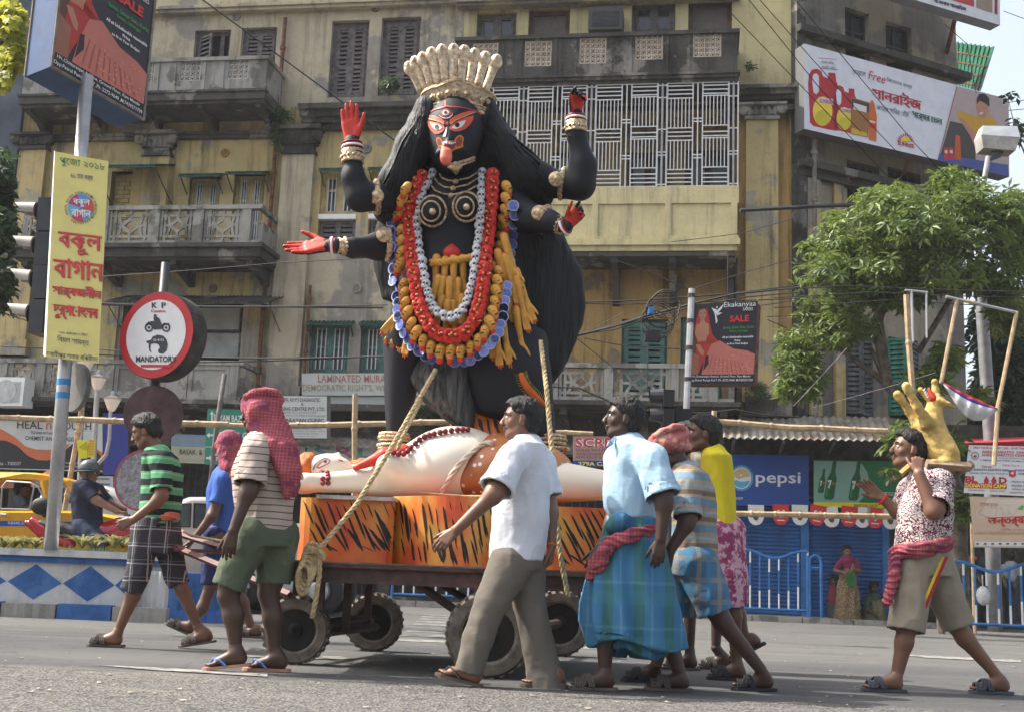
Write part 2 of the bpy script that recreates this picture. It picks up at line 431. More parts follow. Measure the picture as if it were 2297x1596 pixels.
M_GLASS=mat((.035,.045,.055),.12,var=.3,sc=1.5,name='window_glass',spec=.6)
M_WHITEM=mat((.62,.63,.64),.5,var=.08,name='white_painted_steel')
M_TIN=mat((.22,.205,.18),.6,.1,var=.35,sc=4,col2=(.16,.11,.08),name='tin_sheet')
M_STEEL=mat((.42,.42,.42),.42,.6,var=.15,name='galvanised_steel')
M_STEELD=mat((.05,.05,.055),.5,.2,name='dark_steel')
M_BLUE=mat((.035,.16,.42),.5,var=.2,sc=3,name='blue_paint')
M_BLUED=mat((.03,.12,.34),.6,var=.3,sc=2,name='blue_shutter_paint')
M_WHITE=mat((.72,.72,.70),.6,var=.06,name='white_paint')
M_BAMBOO=mat((.38,.28,.17),.7,var=.25,sc=12,name='bamboo')
M_BLACK=mat((.02,.02,.022),.6,name='black_rubber')
M_RUST=mat((.17,.07,.045),.8,var=.4,sc=8,bmp=.3,name='rusty_paint')
def flatmat(c,rough=.6,var=.06):return mat(c,rough,var=var,sc=4)
# ================= ground =================
def asphalt():
 m,nt,bs=node_mat('asphalt')
 f=ramp(nt,noise_n(nt,.35,5,.6,(.35,1,1)),.42,.58)
 base=mix(nt,f,(.062,.062,.065,1),(.094,.093,.091,1))
 sp=noise_n(nt,90,3,.8);grain=ramp(nt,sp,.4,.62)
 tc=nt.nodes.new('ShaderNodeTexCoord');sx=nt.nodes.new('ShaderNodeSeparateXYZ');nt.links.new(tc.outputs['Object'],sx.inputs[0])
 wob=math_n(nt,'MULTIPLY',noise_n(nt,1.2,4,.6),1.1)
 y=math_n(nt,'ADD',math_n(nt,'ADD',sx.outputs['Y'],math_n(nt,'MULTIPLY',sx.outputs['X'],.10)),wob)
 near=ramp(nt,y,0,1);nt.nodes.remove(near.node)
 mr=nt.nodes.new('ShaderNodeMapRange');mr.inputs[1].default_value=7.45;mr.inputs[2].default_value=7.25;nt.links.new(y,mr.inputs[0])
 mr2=nt.nodes.new('ShaderNodeMapRange');mr2.inputs[1].default_value=10.6;mr2.inputs[2].default_value=11.6;nt.links.new(y,mr2.inputs[0])
 rough_zone=mr.outputs[0]
 o=mix(nt,math_n(nt,'MULTIPLY',mr2.outputs[0],.7),base,(.115,.112,.105,1))
 stones=nt.nodes.new('ShaderNodeTexVoronoi');stones.inputs['Scale'].default_value=62;nt.links.new(tc.outputs['Object'],stones.inputs['Vector'])
 st=ramp(nt,stones.outputs['Color'],.25,.75,(.055,.054,.052,1),(.17,.16,.145,1))
 o=mix(nt,rough_zone,o,st)
 o=mix(nt,math_n(nt,'MULTIPLY',grain,.35),o,(.10,.10,.10,1))
 dust=ramp(nt,noise_n(nt,1.6,8,.75,(.25,1.8,1)),.55,.68)
 o=mix(nt,math_n(nt,'MULTIPLY',dust,.42),o,(.22,.20,.17,1))
 cv=nt.nodes.new('ShaderNodeTexVoronoi');cv.feature='DISTANCE_TO_EDGE';cv.inputs['Scale'].default_value=.9;wv=nt.nodes.new('ShaderNodeVectorMath');wv.operation='ADD';wn=nt.nodes.new('ShaderNodeTexNoise');wn.inputs['Scale'].default_value=3;wn.inputs['Detail'].default_value=8;nt.links.new(tc.outputs['Object'],wn.inputs['Vector']);nt.links.new(wn.outputs['Color'],wv.inputs[0]);nt.links.new(tc.outputs['Object'],wv.inputs[1]);nt.links.new(wv.outputs[0],cv.inputs['Vector'])
 o=mix(nt,math_n(nt,'MULTIPLY',ramp(nt,cv.outputs['Distance'],.004,.012,(1,1,1,1),(0,0,0,1)),.55),o,(.03,.03,.03,1));oil=ramp(nt,noise_n(nt,.8,6,.7,(.5,1.4,1)),.60,.72);o=mix(nt,math_n(nt,'MULTIPLY',oil,.5),o,(.045,.045,.047,1))
 nt.links.new(o,bs.inputs['Base Color']);bs.inputs['Roughness'].default_value=.9;bs.inputs['Specular IOR Level'].default_value=.15
 h=math_n(nt,'ADD',sp,math_n(nt,'MULTIPLY',math_n(nt,'MULTIPLY',stones.outputs['Distance'],rough_zone),3.0));bump(nt,bs,h,.5,.012)
 return m
M_ASPH=asphalt()
mb=MB();xs=[-140,-40,-14,14,40,140];ys=[-12,2,30,60,150]
for a,b in zip(xs,xs[1:]):
 for c,d in zip(ys,ys[1:]):mb.add([(a,c,0),(b,c,0),(b,d,0),(a,d,0)],[(0,1,2,3)])
mb.build('road',M_ASPH,kind='structure')
M_MARK=mat((.22,.215,.20),.9,var=.4,sc=9,col2=(.085,.084,.082),name='worn_road_paint')
mb=MB()
for i in range(9):
 y0=11.2+i*.95;mb.add([(-.95-i*.03,y0,.004),(.9,y0-.1,.004),(.9,y0+.28,.004),(-.95-i*.03,y0+.36,.004)],[(0,1,2,3)])
for a,b,c,d in[((210,1489),(600,1508),(600,1516),(330,1500)),((480,1466),(760,1470),(800,1477),(640,1476)),((900,1404),(1010,1408),(1010,1414),(900,1412)),((2000,1465),(2290,1478),(2290,1484),(2080,1474))]:
 mb.flat([G(*q,.006)for q in(a,b,c,d)])
mb.build('road_markings',M_MARK,kind='structure')
# ================= the old corner building =================
B=Frame(P(1800,1390,24.0),-.16)
_c=B.at(1790,600);CORNER=B.p(_c[0],0);W=Frame(CORNER,.5)
LS,RS,TOP=-21.0,_c[0],15.5
bld=thing('apartment_building','four-storey old yellow and grey corner building with balconies and louvred shutters','building',B.p(-8,0))
ORGB=ORG[bld.name]
holes={};
def bp(name,mb,m,parent=None,**k):return mb.build(name,m,parent or bld,**k)
WIN=dict(A=(436,68,516,128),Bw=(541,62,620,125),C=(420,398,490,556),D=(520,392,590,556),E=(740,46,824,218),F=(852,39,940,214),G=(716,385,800,545),H=(828,383,905,545),I=(692,724,782,836),J=(808,726,896,836),K=(1069,28,1158,100),L=(1185,20,1278,90),M=(1417,5,1515,75),N=(1544,0,1642,66),O=(1393,716,1496,905),Q=(1526,712,1620,905),S=(243,385,290,556))
hl=[]
for k_,r_ in WIN.items():
 h=B.rect(*r_)
 if k_ in('K','L','M','N','A','Bw'):h=(h[0],h[1],B.at(1200,165)[1]+.2 if k_ in 'KLMN' else B.at(480,215)[1]+.1,h[3])
 if k_ in('C','D','S'):h=(h[0],h[1],B.at(500,556)[1],h[3])
 if k_ in('O','Q'):h=(h[0],h[1],4.15,h[3])
 holes[k_]=h;hl.append(h)
zG,z1,z2,z3=3.85,4.1,7.45,10.75
vr=(B.at(1020,300)[0],B.at(1652,300)[0],z2+.1,z3-.25)
ver1=(B.at(265,700)[0],B.at(545,700)[0],z1,B.at(400,668)[1])
hl+=[vr,ver1]
def zone(s,z):
 if z>z3-.1:return 0 if s<B.at(1010,50)[0]else 1
 if s<B.at(612,500)[0]:return 2
 if s<B.at(1020,500)[0]:return 2 if z>z2 else 0
 return 3
cuts_s=[LS,B.at(612,500)[0],B.at(1020,500)[0],RS];cuts_z=[zG,z2,z3-.1,TOP]
mb=MB();before=0
for a,b in zip(cuts_s,cuts_s[1:]):
 for c,d in zip(cuts_z,cuts_z[1:]):
  n0=len(mb.f);B.wall(mb,a,b,c,d,[h for h in hl if h[0]<b and h[1]>a and h[2]<d and h[3]>c],.28)
  zi=zone((a+b)/2,(c+d)/2)
  for i in range(n0,len(mb.f)):mb.m[i]=zi
bp('wall',mb,[M_GREY,M_CREAM,M_YEL,M_OCH])
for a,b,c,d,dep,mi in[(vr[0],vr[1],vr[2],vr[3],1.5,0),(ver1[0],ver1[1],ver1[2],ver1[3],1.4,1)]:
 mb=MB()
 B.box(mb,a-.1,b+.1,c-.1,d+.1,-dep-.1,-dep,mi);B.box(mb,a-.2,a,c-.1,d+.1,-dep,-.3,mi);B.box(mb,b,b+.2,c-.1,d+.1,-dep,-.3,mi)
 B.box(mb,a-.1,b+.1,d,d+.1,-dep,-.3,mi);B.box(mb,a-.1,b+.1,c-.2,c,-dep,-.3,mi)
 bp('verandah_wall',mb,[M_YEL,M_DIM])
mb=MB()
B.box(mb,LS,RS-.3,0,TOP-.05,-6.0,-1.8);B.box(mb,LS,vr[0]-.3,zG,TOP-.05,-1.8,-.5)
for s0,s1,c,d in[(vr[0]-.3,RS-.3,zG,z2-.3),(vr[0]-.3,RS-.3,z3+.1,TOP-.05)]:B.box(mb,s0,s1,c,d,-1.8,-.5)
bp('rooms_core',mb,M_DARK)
mb=MB()
def ledge(u0,u1,vt,vb,n,mi=0,steps=3,v2=None,mbx=None):
 s0,s1=B.at(u0,vt,n)[0],B.at(u1,vt,n)[0];um=(u0+u1)/2
 zt,zb=B.at(um,vt,n)[1],B.at(um,vb,n)[1]
 for i in range(steps):
  a,b=zt-(zt-zb)*i/steps,zt-(zt-zb)*(i+1)/steps
  B.box(mbx or mb,s0,s1,b+.002,a,-.02,n*(1-.24*i),mi)
ledge(330,1030,2,16,.22,0,2);ledge(668,1100,227,272,.55,1,4);ledge(0,612,298,312,.15,1,2)
ledge(1024,1660,-12,-2,.35,0,2);ledge(1660,1800,188,212,.5,1,3);ledge(1660,1795,235,246,.25,1,1)
bp('cornice',mb,[M_GREY,M_MOULD])
def pilaster(u0,u1,v0,v1,cap,m,mc):
 s0,s1=B.at(u0,(v0+v1)/2)[0],B.at(u1,(v0+v1)/2)[0];zt,zb=B.at((u0+u1)/2,v0)[1],max(0,B.at((u0+u1)/2,v1)[1])
 mb=MB();B.box(mb,s0,s1,zb,zt,-.02,.16);B.box(mb,s0-.06,s1+.06,zb,zb+.35,-.02,.20)
 o=bp('pilaster',mb,m)
 if cap:
  mb=MB();zc=B.at((u0+u1)/2,cap)[1];H=zc-zt;w_=.10
  B.box(mb,s0-.03,s1+.03,zt,zt+.08,.0,.22);B.box(mb,s0+.02,s1-.02,zt+.08,zt+H*.35,.0,.185)
  B.box(mb,s0-.05,s1+.05,zt+H*.35,zt+H*.45,.0,.23);B.box(mb,s0-.17,s1+.17,zt+H*.85,zc,.0,.36)
  B.box(mb,s0-.08,s1+.08,zt+H*.45,zt+H*.85,.0,.24)
  for e in(-1,1):
   c=B.p((s0+s1)/2+e*((s1-s0)/2+.07),zt+H*.66,.24);mb.lathe(c,[(.0,-.06),(.115,-.05),(.13,.0),(.115,.05),(.05,.07),(0,.08)],12,B.n)
  for i in range(5):
   c=B.p(s0+(s1-s0)*(i+.5)/5,zt+H*.55,.24);mb.ball(c,(.05,.04,.11),6,4)
  mb.build('capital',mc,o)
 return o
pilaster(26,86,342,800,309,M_YEL,M_MOULD);pilaster(318,378,356,556,304,M_YEL,M_MOULD)
pilaster(619,690,352,905,292,M_GREY,M_MOULD);pilaster(1672,1745,276,905,243,M_YEL,M_CONC)
mb=MB();s0,s1=B.at(1670,910)[0],B.at(1775,910)[0];B.box(mb,s0,s1,3.9,B.at(1720,893)[1],-.02,.3);bp('plinth',mb,M_MOULD)
for u,v,r,mm in[(530,37,10,0),(843,18,9.5,0),(505,344,9.5,1),(823,334,10,0),(801,647,10,0),(478,647,9,1),(1512,641,11,1)]:
 s,z=B.at(u,v);rr=size_at(24.5,r);mb=MB();c=B.p(s,z,.0)
 mb.lathe(c,[(rr*.82,-.1),(rr*.82,.035),(rr*1.12,.04),(rr*1.25,.0)],20,B.n,mi=mm,caps=False)
 mb.lathe(B.p(s,z,.004),[(rr*.82,0),(.0001,0)],16,B.n,mi=2)
 for k in range(6):
  a=math.pi*k/6;mb.tube([B.p(s+rr*.8*math.cos(a),z+rr*.8*math.sin(a),.02),B.p(s-rr*.8*math.cos(a),z-rr*.8*math.sin(a),.02)],.012,4,mi=mm)
 mb.lathe(B.p(s,z,.02),[(rr*.42,-.02),(rr*.42,.02),(rr*.34,.02),(rr*.34,-.02)],12,B.n,mi=mm,caps=False)
 bp('round_vent',mb,[M_CONC,M_OCH,M_DARK])
def fr(mb,f,s0,s1,z0,z1,n,w_,d=.06,mid=(),hor=(),mi=0):
 f.box(mb,s0,s0+w_,z0,z1,n,n+d,mi);f.box(mb,s1-w_,s1,z0,z1,n,n+d,mi)
 f.box(mb,s0+w_,s1-w_,z1-w_,z1,n,n+d-.003,mi);f.box(mb,s0+w_,s1-w_,z0,z0+w_,n,n+d-.003,mi)
 for q in mid:a=s0+(s1-s0)*q;f.box(mb,a-w_*.6,a+w_*.6,z0+w_,z1-w_,n+.002,n+d-.006,mi)
 for q in hor:a=z0+(z1-z0)*q;f.box(mb,s0+w_,s1-w_,a-w_*.5,a+w_*.5,n+.001,n+d-.009,mi)
_slat={}
def slats(f,s0,s1,z0,z1,n,m,parent,pitch=.092,jit=.0):
 wd=round(s1-s0,2);key=(wd,m.name,f is B)
 cnt=max(1,int((z1-z0)/pitch))
 for i in range(cnt):
  z=z0+(z1-z0)*(i+.5)/cnt
  if key not in _slat:
   q=MB();a=f.s*wd/2;up=np.array([0,0,1]);d1=f.n*.030-up*.042;d2=-f.n*.022+up*.042;t=unit(np.cross(f.s,d1-d2))*.006
   q.quad8([-a+d1-t,a+d1-t,a+d1+t,-a+d1+t,-a+d2-t,a+d2-t,a+d2+t,-a+d2+t]);me=bpy.data.meshes.new('slat');me.from_pydata(q.verts(),[],q.f);me.materials.append(m);_slat[key]=me
  o=bpy.data.objects.new('slat',_slat[key]);COL.objects.link(o);o.parent=parent;ORG[o.name]=ORG[parent.name]
  o.location=Vector(f.p((s0+s1)/2,z+random.uniform(-jit,jit),n)-ORG[parent.name]);o.rotation_euler=(random.uniform(-.02,.02),0,random.uniform(-.012,.012)*(jit>0))
def pane(f,s0,s1,z0,z1,n,parent,m=None,name='pane'):
 mb=MB();f.box(mb,s0,s1,z0,z1,n-.006,n);return mb.build(name,m or M_GLASS,parent)
def leaf(f,s0,s1,z0,z1,n,m,w_=.075,hor=(.5,),mid=(),ang=0,jit=.004,name='shutter_leaf'):
 if ang:
  hinge=s0 if ang>0 else s1;g=Frame(f.p(hinge,0,n),0);a=math.radians(abs(ang));sg=1 if ang>0 else-1
  g.s=f.s*math.cos(a)+f.n*math.sin(a)*sg;g.n=np.cross(g.s,[0,0,1.0]);g.n=g.n if np.dot(g.n,f.n)>0 else-g.n
  f,s0,s1,n=g,(0 if ang>0 else s0-s1),(s1-s0 if ang>0 else 0),0
 mb=MB();fr(mb,f,s0,s1,z0,z1,n,w_,.045,mid,hor);o=bp(name,mb,m)
 ss=[0,*mid,1];hh=[0,*hor,1]
 for p_,q_ in zip(ss,ss[1:]):
  for r_,t_ in zip(hh,hh[1:]):slats(f,s0+(s1-s0)*p_+w_*.8,s0+(s1-s0)*q_-w_*.8,z0+(z1-z0)*r_+w_*.9,z0+(z1-z0)*t_-w_*.7,n+.02,m,o,jit=jit)
 return o
def frame_part(f,h,n,m,w_=.07,mid=(),hor=(),name='window_frame'):
 mb=MB();fr(mb,f,*h,n,w_,.08,mid,hor);return bp(name,mb,m)
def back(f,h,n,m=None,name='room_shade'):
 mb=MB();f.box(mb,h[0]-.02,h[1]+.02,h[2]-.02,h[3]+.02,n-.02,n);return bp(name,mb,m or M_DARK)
for k_ in 'EF':
 h=holes[k_];frame_part(B,h,-.22,M_WOODG,.09);m_=(h[0]+h[1])/2;back(B,h,-.27)
 leaf(B,h[0]+.09,m_,h[2]+.06,h[3]-.08,-.17,M_WOODG,.09,hor=(.42,),jit=.008);leaf(B,m_,h[1]-.09,h[2]+.06,h[3]-.08,-.165,M_WOODG,.09,hor=(.42,),jit=.008)
h=holes['A'];back(B,h,-.27);frame_part(B,h,-.2,M_WOODG,.08,mid=(.72,));leaf(B,h[0]+.1,h[0]+.52,h[2]+.1,h[3]-.12,-.12,M_WOODG,.06,ang=28)
h=holes['Bw'];back(B,h,-.27);frame_part(B,h,-.2,M_WOODG,.08);m_=(h[0]+h[1])/2
leaf(B,h[0]+.08,m_,h[2]+.1,h[3]-.1,-.14,M_WOODG,.06);leaf(B,m_,h[1]-.08,h[2]+.1,h[3]-.1,-.135,M_WOODG,.06)
def glazed(h,m,n=-.2,cols=2,hor=(.35,.68),bars=False,fw=.06):
 back(B,h,-.27);o=frame_part(B,h,n,m,.07,mid=[i/cols for i in range(1,cols)],hor=())
 for i in range(cols):
  a,b=h[0]+.05+(h[1]-h[0]-.1)*i/cols,h[0]+.05+(h[1]-h[0]-.1)*(i+1)/cols
  mb=MB();fr(mb,B,a+.03,b-.03,h[2]+.05,h[3]-.07,n+.03,fw,.05,hor=hor);w2=bp('window',mb,m)
  for p_,q_ in zip([0,*hor],[*hor,1]):pane(B,a+.06,b-.06,h[2]+.05+(h[3]-h[2]-.12)*p_+.03,h[2]+.05+(h[3]-h[2]-.12)*q_-.03,n+.04,w2)
  if bars:
   for j in range(3):
    mb=MB();s_=a+.1+(b-a-.2)*j/2;mb.tube([B.p(s_,h[2]+.1,n+.1),B.p(s_,h[3]-.1,n+.1)],.012,5);mb.build('bar',M_WHITEM,w2)
glazed(holes['C'],M_YELW,cols=2,bars=True);glazed(holes['D'],M_YELW,cols=2,bars=True)
for k_ in 'GH':
 h=holes[k_];zt=B.at(750,487)[1];glazed((h[0],h[1],zt+.06,h[3]),M_YELW,cols=2,hor=(.62,),bars=True)
 mb=MB();B.box(mb,h[0],h[1],zt-.05,zt+.06,-.22,.03);bp('window_sill',mb,M_WHITE);m_=(h[0]+h[1])/2;back(B,(h[0],h[1],h[2],zt),-.27)
 leaf(B,h[0]+.03,m_,h[2],zt-.06,-.15,M_WOODG,.06,hor=());leaf(B,m_,h[1]-.03,h[2],zt-.06,-.145,M_WOODG,.06,hor=())
glazed(holes['I'],M_GREENW,cols=2,hor=(.55,),bars=True);glazed(holes['J'],M_GREENW,cols=2,hor=(.55,),bars=True)
glazed(holes['K'],M_WOODG,cols=2,hor=(.6,));glazed(holes['M'],M_WOODG,cols=2,hor=(.6,))
for k_ in 'LN':
 h=holes[k_];frame_part(B,h,-.2,M_WOODB,.1,name='door_frame');pane(B,h[0]+.08,h[1]-.08,h[2],h[3]-.08,-.16,bld,mat((.13,.11,.10),.7,name='brown_door'),'door')
for k_ in 'OQ':
 h=holes[k_];back(B,h,-.27);frame_part(B,h,-.2,M_GREENW,.07);m_=(h[0]+h[1])/2
 leaf(B,h[0]+.05,m_,h[2],h[3]-.06,-.12,M_GREENW,.09,hor=(.33,.62),jit=.003);leaf(B,m_,h[1]-.05,h[2],h[3]-.06,-.115,M_GREENW,.09,hor=(.33,.62),jit=.003)
h=holes['S'];back(B,h,-.2,M_BRICK,'brick_mortar');me=None;rows=int((h[3]-h[2])/.10)
for i in range(rows):
 for j in range(-1,2):
  a=h[0]+(h[1]-h[0])*(j+.5*(i%2)+.02)/2+.003;b=a+(h[1]-h[0])/2-.02;a,b=max(a,h[0]),min(b,h[1])
  if b-a<.05:continue
  mb=MB();z=h[2]+i*.10;B.box(mb,a,b,z+.006,z+.092,-.2,-.17-.006*random.random());bp('brick',mb,M_BRICK)
def corr(mb,f,s0,s1,zt,zb,n0,n1,pitch=.09,amp=.018,mi=0,th=.01):
 N=max(4,int((s1-s0)/pitch*4));vs=[]
 for i in range(N+1):
  s=s0+(s1-s0)*i/N;d=amp*math.sin(i*math.pi/2)
  vs+=[f.p(s,zt+d,n0),f.p(s,zb+d,n1),f.p(s,zb+d-th,n1),f.p(s,zt+d-th,n0)]
 fs=[]
 for i in range(N):b=i*4;fs+=[(b,b+1,b+5,b+4),(b+1,b+2,b+6,b+5),(b+2,b+3,b+7,b+6)]
 mb.add(vs,fs,mi)
for u0,u1,v0,v1,n,m_ in[(400,487,379,391,.45,M_GREENM),(504,592,374,386,.45,M_GREENM),(714,806,366,378,.4,M_GREENM),(824,910,364,376,.4,M_GREENM),(204,348,352,371,1.0,M_GREENM),(686,788,717,724,.3,M_GREENM),(804,900,717,724,.3,M_GREENM),(235,604,661,676,1.0,M_MOULD)]:
 s0,s1=B.at(u0,v1,n)[0],B.at(u1,v1,n)[0];z0=B.at((u0+u1)/2,v1,n)[1];z1_=max(z0+.05,B.at((u0+u1)/2,v0,0)[1]*0+z0+n*.35)
 mb=MB();corr(mb,B,s0,s1,z1_,z0,.0,n)
 mb.box(0,0,0,0,0,0)if False else None
 B.box(mb,s0,s1,z0-.05,z0-.012,n-.04,n-.01)
 for e in(s0+.03,s1-.03):mb.tube([B.p(e,z0-.02,n-.03),B.p(e,z0-.45*n-.1,.0)],.015,5)
 bp('window_awning',mb,m_)
def balcony(name,u0,u1,vt,vb,n,m,rail_m=None):
 s0,s1=B.at(u0,vt,n)[0],B.at(u1,vt,n)[0];return s0,s1,B.at((u0+u1)/2,vt,n)[1],B.at((u0+u1)/2,vb,n)[1]
def jali(f,s0,s1,z0,z1,n,parent,m):
 mb=MB();fr(mb,f,s0,s1,z0,z1,n-.04,.02,.05);k=max(3,int(round((s1-s0)/.11)));j=max(3,int(round((z1-z0)/.11)));r=min((s1-s0)/k,(z1-z0)/j)*.34
 for i in range(k):
  for l in range(j):
   s,z=s0+(s1-s0)*(i+.5)/k,z0+(z1-z0)*(l+.5)/j;mb.lathe(f.p(s,z,n-.02),[(r,-.02),(r,.02),(r*.62,.02),(r*.62,-.02)],8,f.n,caps=False)
 for i in range(1,k):s=s0+(s1-s0)*i/k;f.box(mb,s-.012,s+.012,z0+.02,z1-.02,n-.035,n-.006)
 for l in range(1,j):z=z0+(z1-z0)*l/j;f.box(mb,s0+.02,s1-.02,z-.012,z+.012,n-.034,n-.009)
 return mb.build('jali_screen',m,parent)
def solid_balcony(u0,u1,vt,vb,vsoff,n,panels,m,mj,name='balcony',ret=True):
 s0,s1,zt,zb=balcony(name,u0,u1,vt,vb,n,m);zs=B.at((u0+u1)/2,vsoff,n)[1]
 if ret:pass
 hs_=[B.rect(*p_,n=n)for p_ in panels];mb=MB()
 B.wall(mb,s0,s1,zb,zt-.08,hs_,.1,n);B.wall(mb,s0,s1,zb,zt-.08,hs_,.002,n-.12)
 for e in(s0,s1):B.box(mb,e-(.12 if e==s1 else 0),e+(.12 if e==s0 else 0),zb,zt-.08,0,n-.002)
 B.box(mb,s0-.04,s1+.04,zt-.08,zt,n-.17,n+.05);B.box(mb,s0-.04,s0+.15,zt-.08,zt-.001,0,n-.17);B.box(mb,s1-.15,s1+.04,zt-.08,zt-.001,0,n-.17)
 for i in range(len(hs_)-1):
  a,b=hs_[i][1],hs_[i+1][0];B.box(mb,a+.06,a+.12,zb,zt-.09,n,n+.02);B.box(mb,b-.12,b-.06,zb,zt-.09,n,n+.02)
 o=bp(name,mb,m)
 for h in hs_:
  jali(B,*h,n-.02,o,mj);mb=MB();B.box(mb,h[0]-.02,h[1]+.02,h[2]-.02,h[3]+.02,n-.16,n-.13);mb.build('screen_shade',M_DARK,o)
 mb=MB();B.box(mb,s0-.02,s1+.02,zs,zb,0,n+.06);B.box(mb,s0,s1,zs-.07,zs,0,n);B.box(mb,s0-.05,s1+.05,zb-.05,zb,n-.1,n+.1)
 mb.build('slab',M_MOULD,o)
 for i in range(int((s1-s0)/1.25)+1):
  s=s0+.15+(s1-s0-.3)*i/max(1,int((s1-s0)/1.25));mb=MB();prof=[(0,zs-.07),(n-.05,zs-.07),(n-.08,zs-.14),(n*.5,zs-.22),(n*.25,zs-.38),(0,zs-.5)]
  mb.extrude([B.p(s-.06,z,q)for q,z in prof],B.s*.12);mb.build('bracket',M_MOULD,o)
 return o
b3l=solid_balcony(58,600,134,208,229,1.05,[(266,142,306,190),(325,140,346,187),(402,135,450,182),(510,132,558,177)],M_CONC,mat((.42,.40,.36),.9,var=.2,name='pale_screen'))
b3r=solid_balcony(1026,1655,76,170,182,1.05,[(1060,97,1117,151),(1177,92,1237,149),(1300,85,1360,143),(1425,76,1487,134),(1555,71,1618,128)],M_MOULD,mat((.50,.42,.34),.9,var=.2,name='stone_screen'))
def lattice_balcony(u0,u1,vt,vb,vs_,n,posts,name='balcony',solid=(),m=M_CONC):
 s0,s1,zt,zb=balcony(name,u0,u1,vt,vb,n,m);zs=B.at((u0+u1)/2,vs_,n)[1]
 mb=MB();B.box(mb,s0-.03,s1+.03,zt-.09,zt,n-.14,n+.03);B.box(mb,s0,s1,zb,zb+.08,n-.1,n)
 for e in(s0,s1-.1):B.box(mb,e,e+.1,zt-.09,zt-.002,0,n-.14);B.box(mb,e,e+.1,zb,zb+.5,0,n-.14)
 o=bp(name,mb,m);ps=[B.at(q,vt,n)[0]for q in posts]
 for p_ in ps:
  mb=MB();B.box(mb,p_-.09,p_+.09,zb,zt-.092,n-.11,n+.015);mb.build('post',m,o)
 edges=sorted(set([s0,*ps,s1]))
 for a,b in zip(edges,edges[1:]):
  a+=.1;b-=.1
  if b-a<.3:continue
  mid,z0,z1_=(a+b)/2,zb+.08,zt-.09;H=z1_-z0;zc=(z0+z1_)/2
  if any(q0<(px(B.p(mid,zc,n))[0])<q1 for q0,q1 in solid):
   mb=MB();B.box(mb,a-.02,b+.02,z0,z1_,n-.08,n-.03);fr(mb,B,a,b,z0,z1_,n-.03,.09,.03);mb.build('parapet_panel',m,o);continue
  q=MB();w_=.028;n0,n1=n-.07,n-.03
  def bar(p1,p2,w=w_):
   (x0,y0),(x1,y1)=p1,p2;L=math.hypot(x1-x0,y1-y0);dx,dy=-(y1-y0)/L*w,(x1-x0)/L*w
   jn=random.uniform(0,.004)
   q.quad8([B.p(x0+dx,y0+dy,n1+jn),B.p(x0-dx,y0-dy,n1+jn),B.p(x0-dx,y0-dy,n0),B.p(x0+dx,y0+dy,n0),B.p(x1+dx,y1+dy,n1+jn),B.p(x1-dx,y1-dy,n1+jn),B.p(x1-dx,y1-dy,n0),B.p(x1+dx,y1+dy,n0)])
  d=min((b-a)*.22,H*.3);t1,t2=z1_-H*.18,z0+H*.14
  bar((a,t1),(b,t1));bar((a,t2),(b,t2))
  for s_ in(a+.03,a+(b-a)*.14,b-(b-a)*.14,b-.03):bar((s_,z0),(s_,z1_))
  bar((mid,z1_),(mid,zc+d*.75));bar((mid,z0),(mid,zc-d*.75))
  for x,y in((-1,1),(1,1),(1,-1),(-1,-1)):bar((mid+x*d,zc),(mid,zc+y*d*.75),.034)
  bar((a+(b-a)*.14,zc),(mid-d,zc));bar((mid+d,zc),(b-(b-a)*.14,zc))
  for x in(-1,1):
   bar((mid+x*d,zc),(mid+x*(b-a)*.28,t1));bar((mid+x*d,zc),(mid+x*(b-a)*.28,t2))
  q.build('lattice',m,o)
 mb=MB();B.box(mb,s0-.12,s1+.12,zb-.09,zb,0,n+.12);B.box(mb,s0-.05,s1+.05,zs+.05,zb-.09,0,n+.04);B.box(mb,s0+.03,s1-.03,zs,zs+.05,0,n-.03)
 mb.build('slab',M_MOULD,o)
 for i in range(int((s1-s0)/1.6)+1):
  s=s0+.2+(s1-s0-.4)*i/max(1,int((s1-s0)/1.6));mb=MB();mb.extrude([B.p(s-.07,z,qn)for qn,z in[(0,zs),(n-.05,zs),(n-.07,zs-.1),(n*.35,zs-.24),(0,zs-.34)]],B.s*.14);mb.build('bracket',M_MOULD,o)
 return o
lattice_balcony(45,588,462,548,582,1.1,[130,238,352,450,556])
lattice_balcony(-60,545,806,893,912,1.1,[10,95,180,250,415,528],solid=((250,530),))
lattice_balcony(1243,1648,815,900,918,1.1,[1243,1366,1512,1600])
s0,s1=B.at(1005,420,1.1)[0],B.at(1654,420,1.1)[0];zt,zb,zs=B.at(1500,418,1.1)[1],B.at(1500,537,1.1)[1],B.at(1500,560,1.1)[1]
mb=MB();B.box(mb,s0,s1,zb,zt,.98,1.06);B.box(mb,s0,s0+.08,zb,zt,0,.98);B.box(mb,s1-.08,s1,zb,zt,0,.98);B.box(mb,s0-.03,s1+.03,zt-.35,zt,1.06,1.10);B.box(mb,s0-.03,s1+.03,zb,zb+.07,1.06,1.1)
for q in(1110,1328,1492,1640):a=B.at(q,480,1.1)[0];B.box(mb,a-.0,a+.12,zb+.07,zt-.35,1.06,1.1)
par=bp('balcony',mb,M_PALE)
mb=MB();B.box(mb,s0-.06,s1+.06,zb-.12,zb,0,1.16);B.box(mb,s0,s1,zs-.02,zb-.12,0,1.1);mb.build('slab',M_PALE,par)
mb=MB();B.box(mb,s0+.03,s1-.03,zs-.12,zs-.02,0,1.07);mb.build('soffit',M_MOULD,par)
for q in(1377,1508,1640):
 a=B.at(q,580,1.0)[0];mb=MB();mb.extrude([B.p(a-.07,z,qn)for qn,z in[(0,zs-.12),(1.0,zs-.12),(.95,zs-.22),(.3,zs-.4),(.22,zs-.85),(0,zs-.9)]],B.s*.14);mb.build('bracket',M_MOULD,par)
gr0,gr1=zt+.02,B.at(1500,188,1.0)[1]
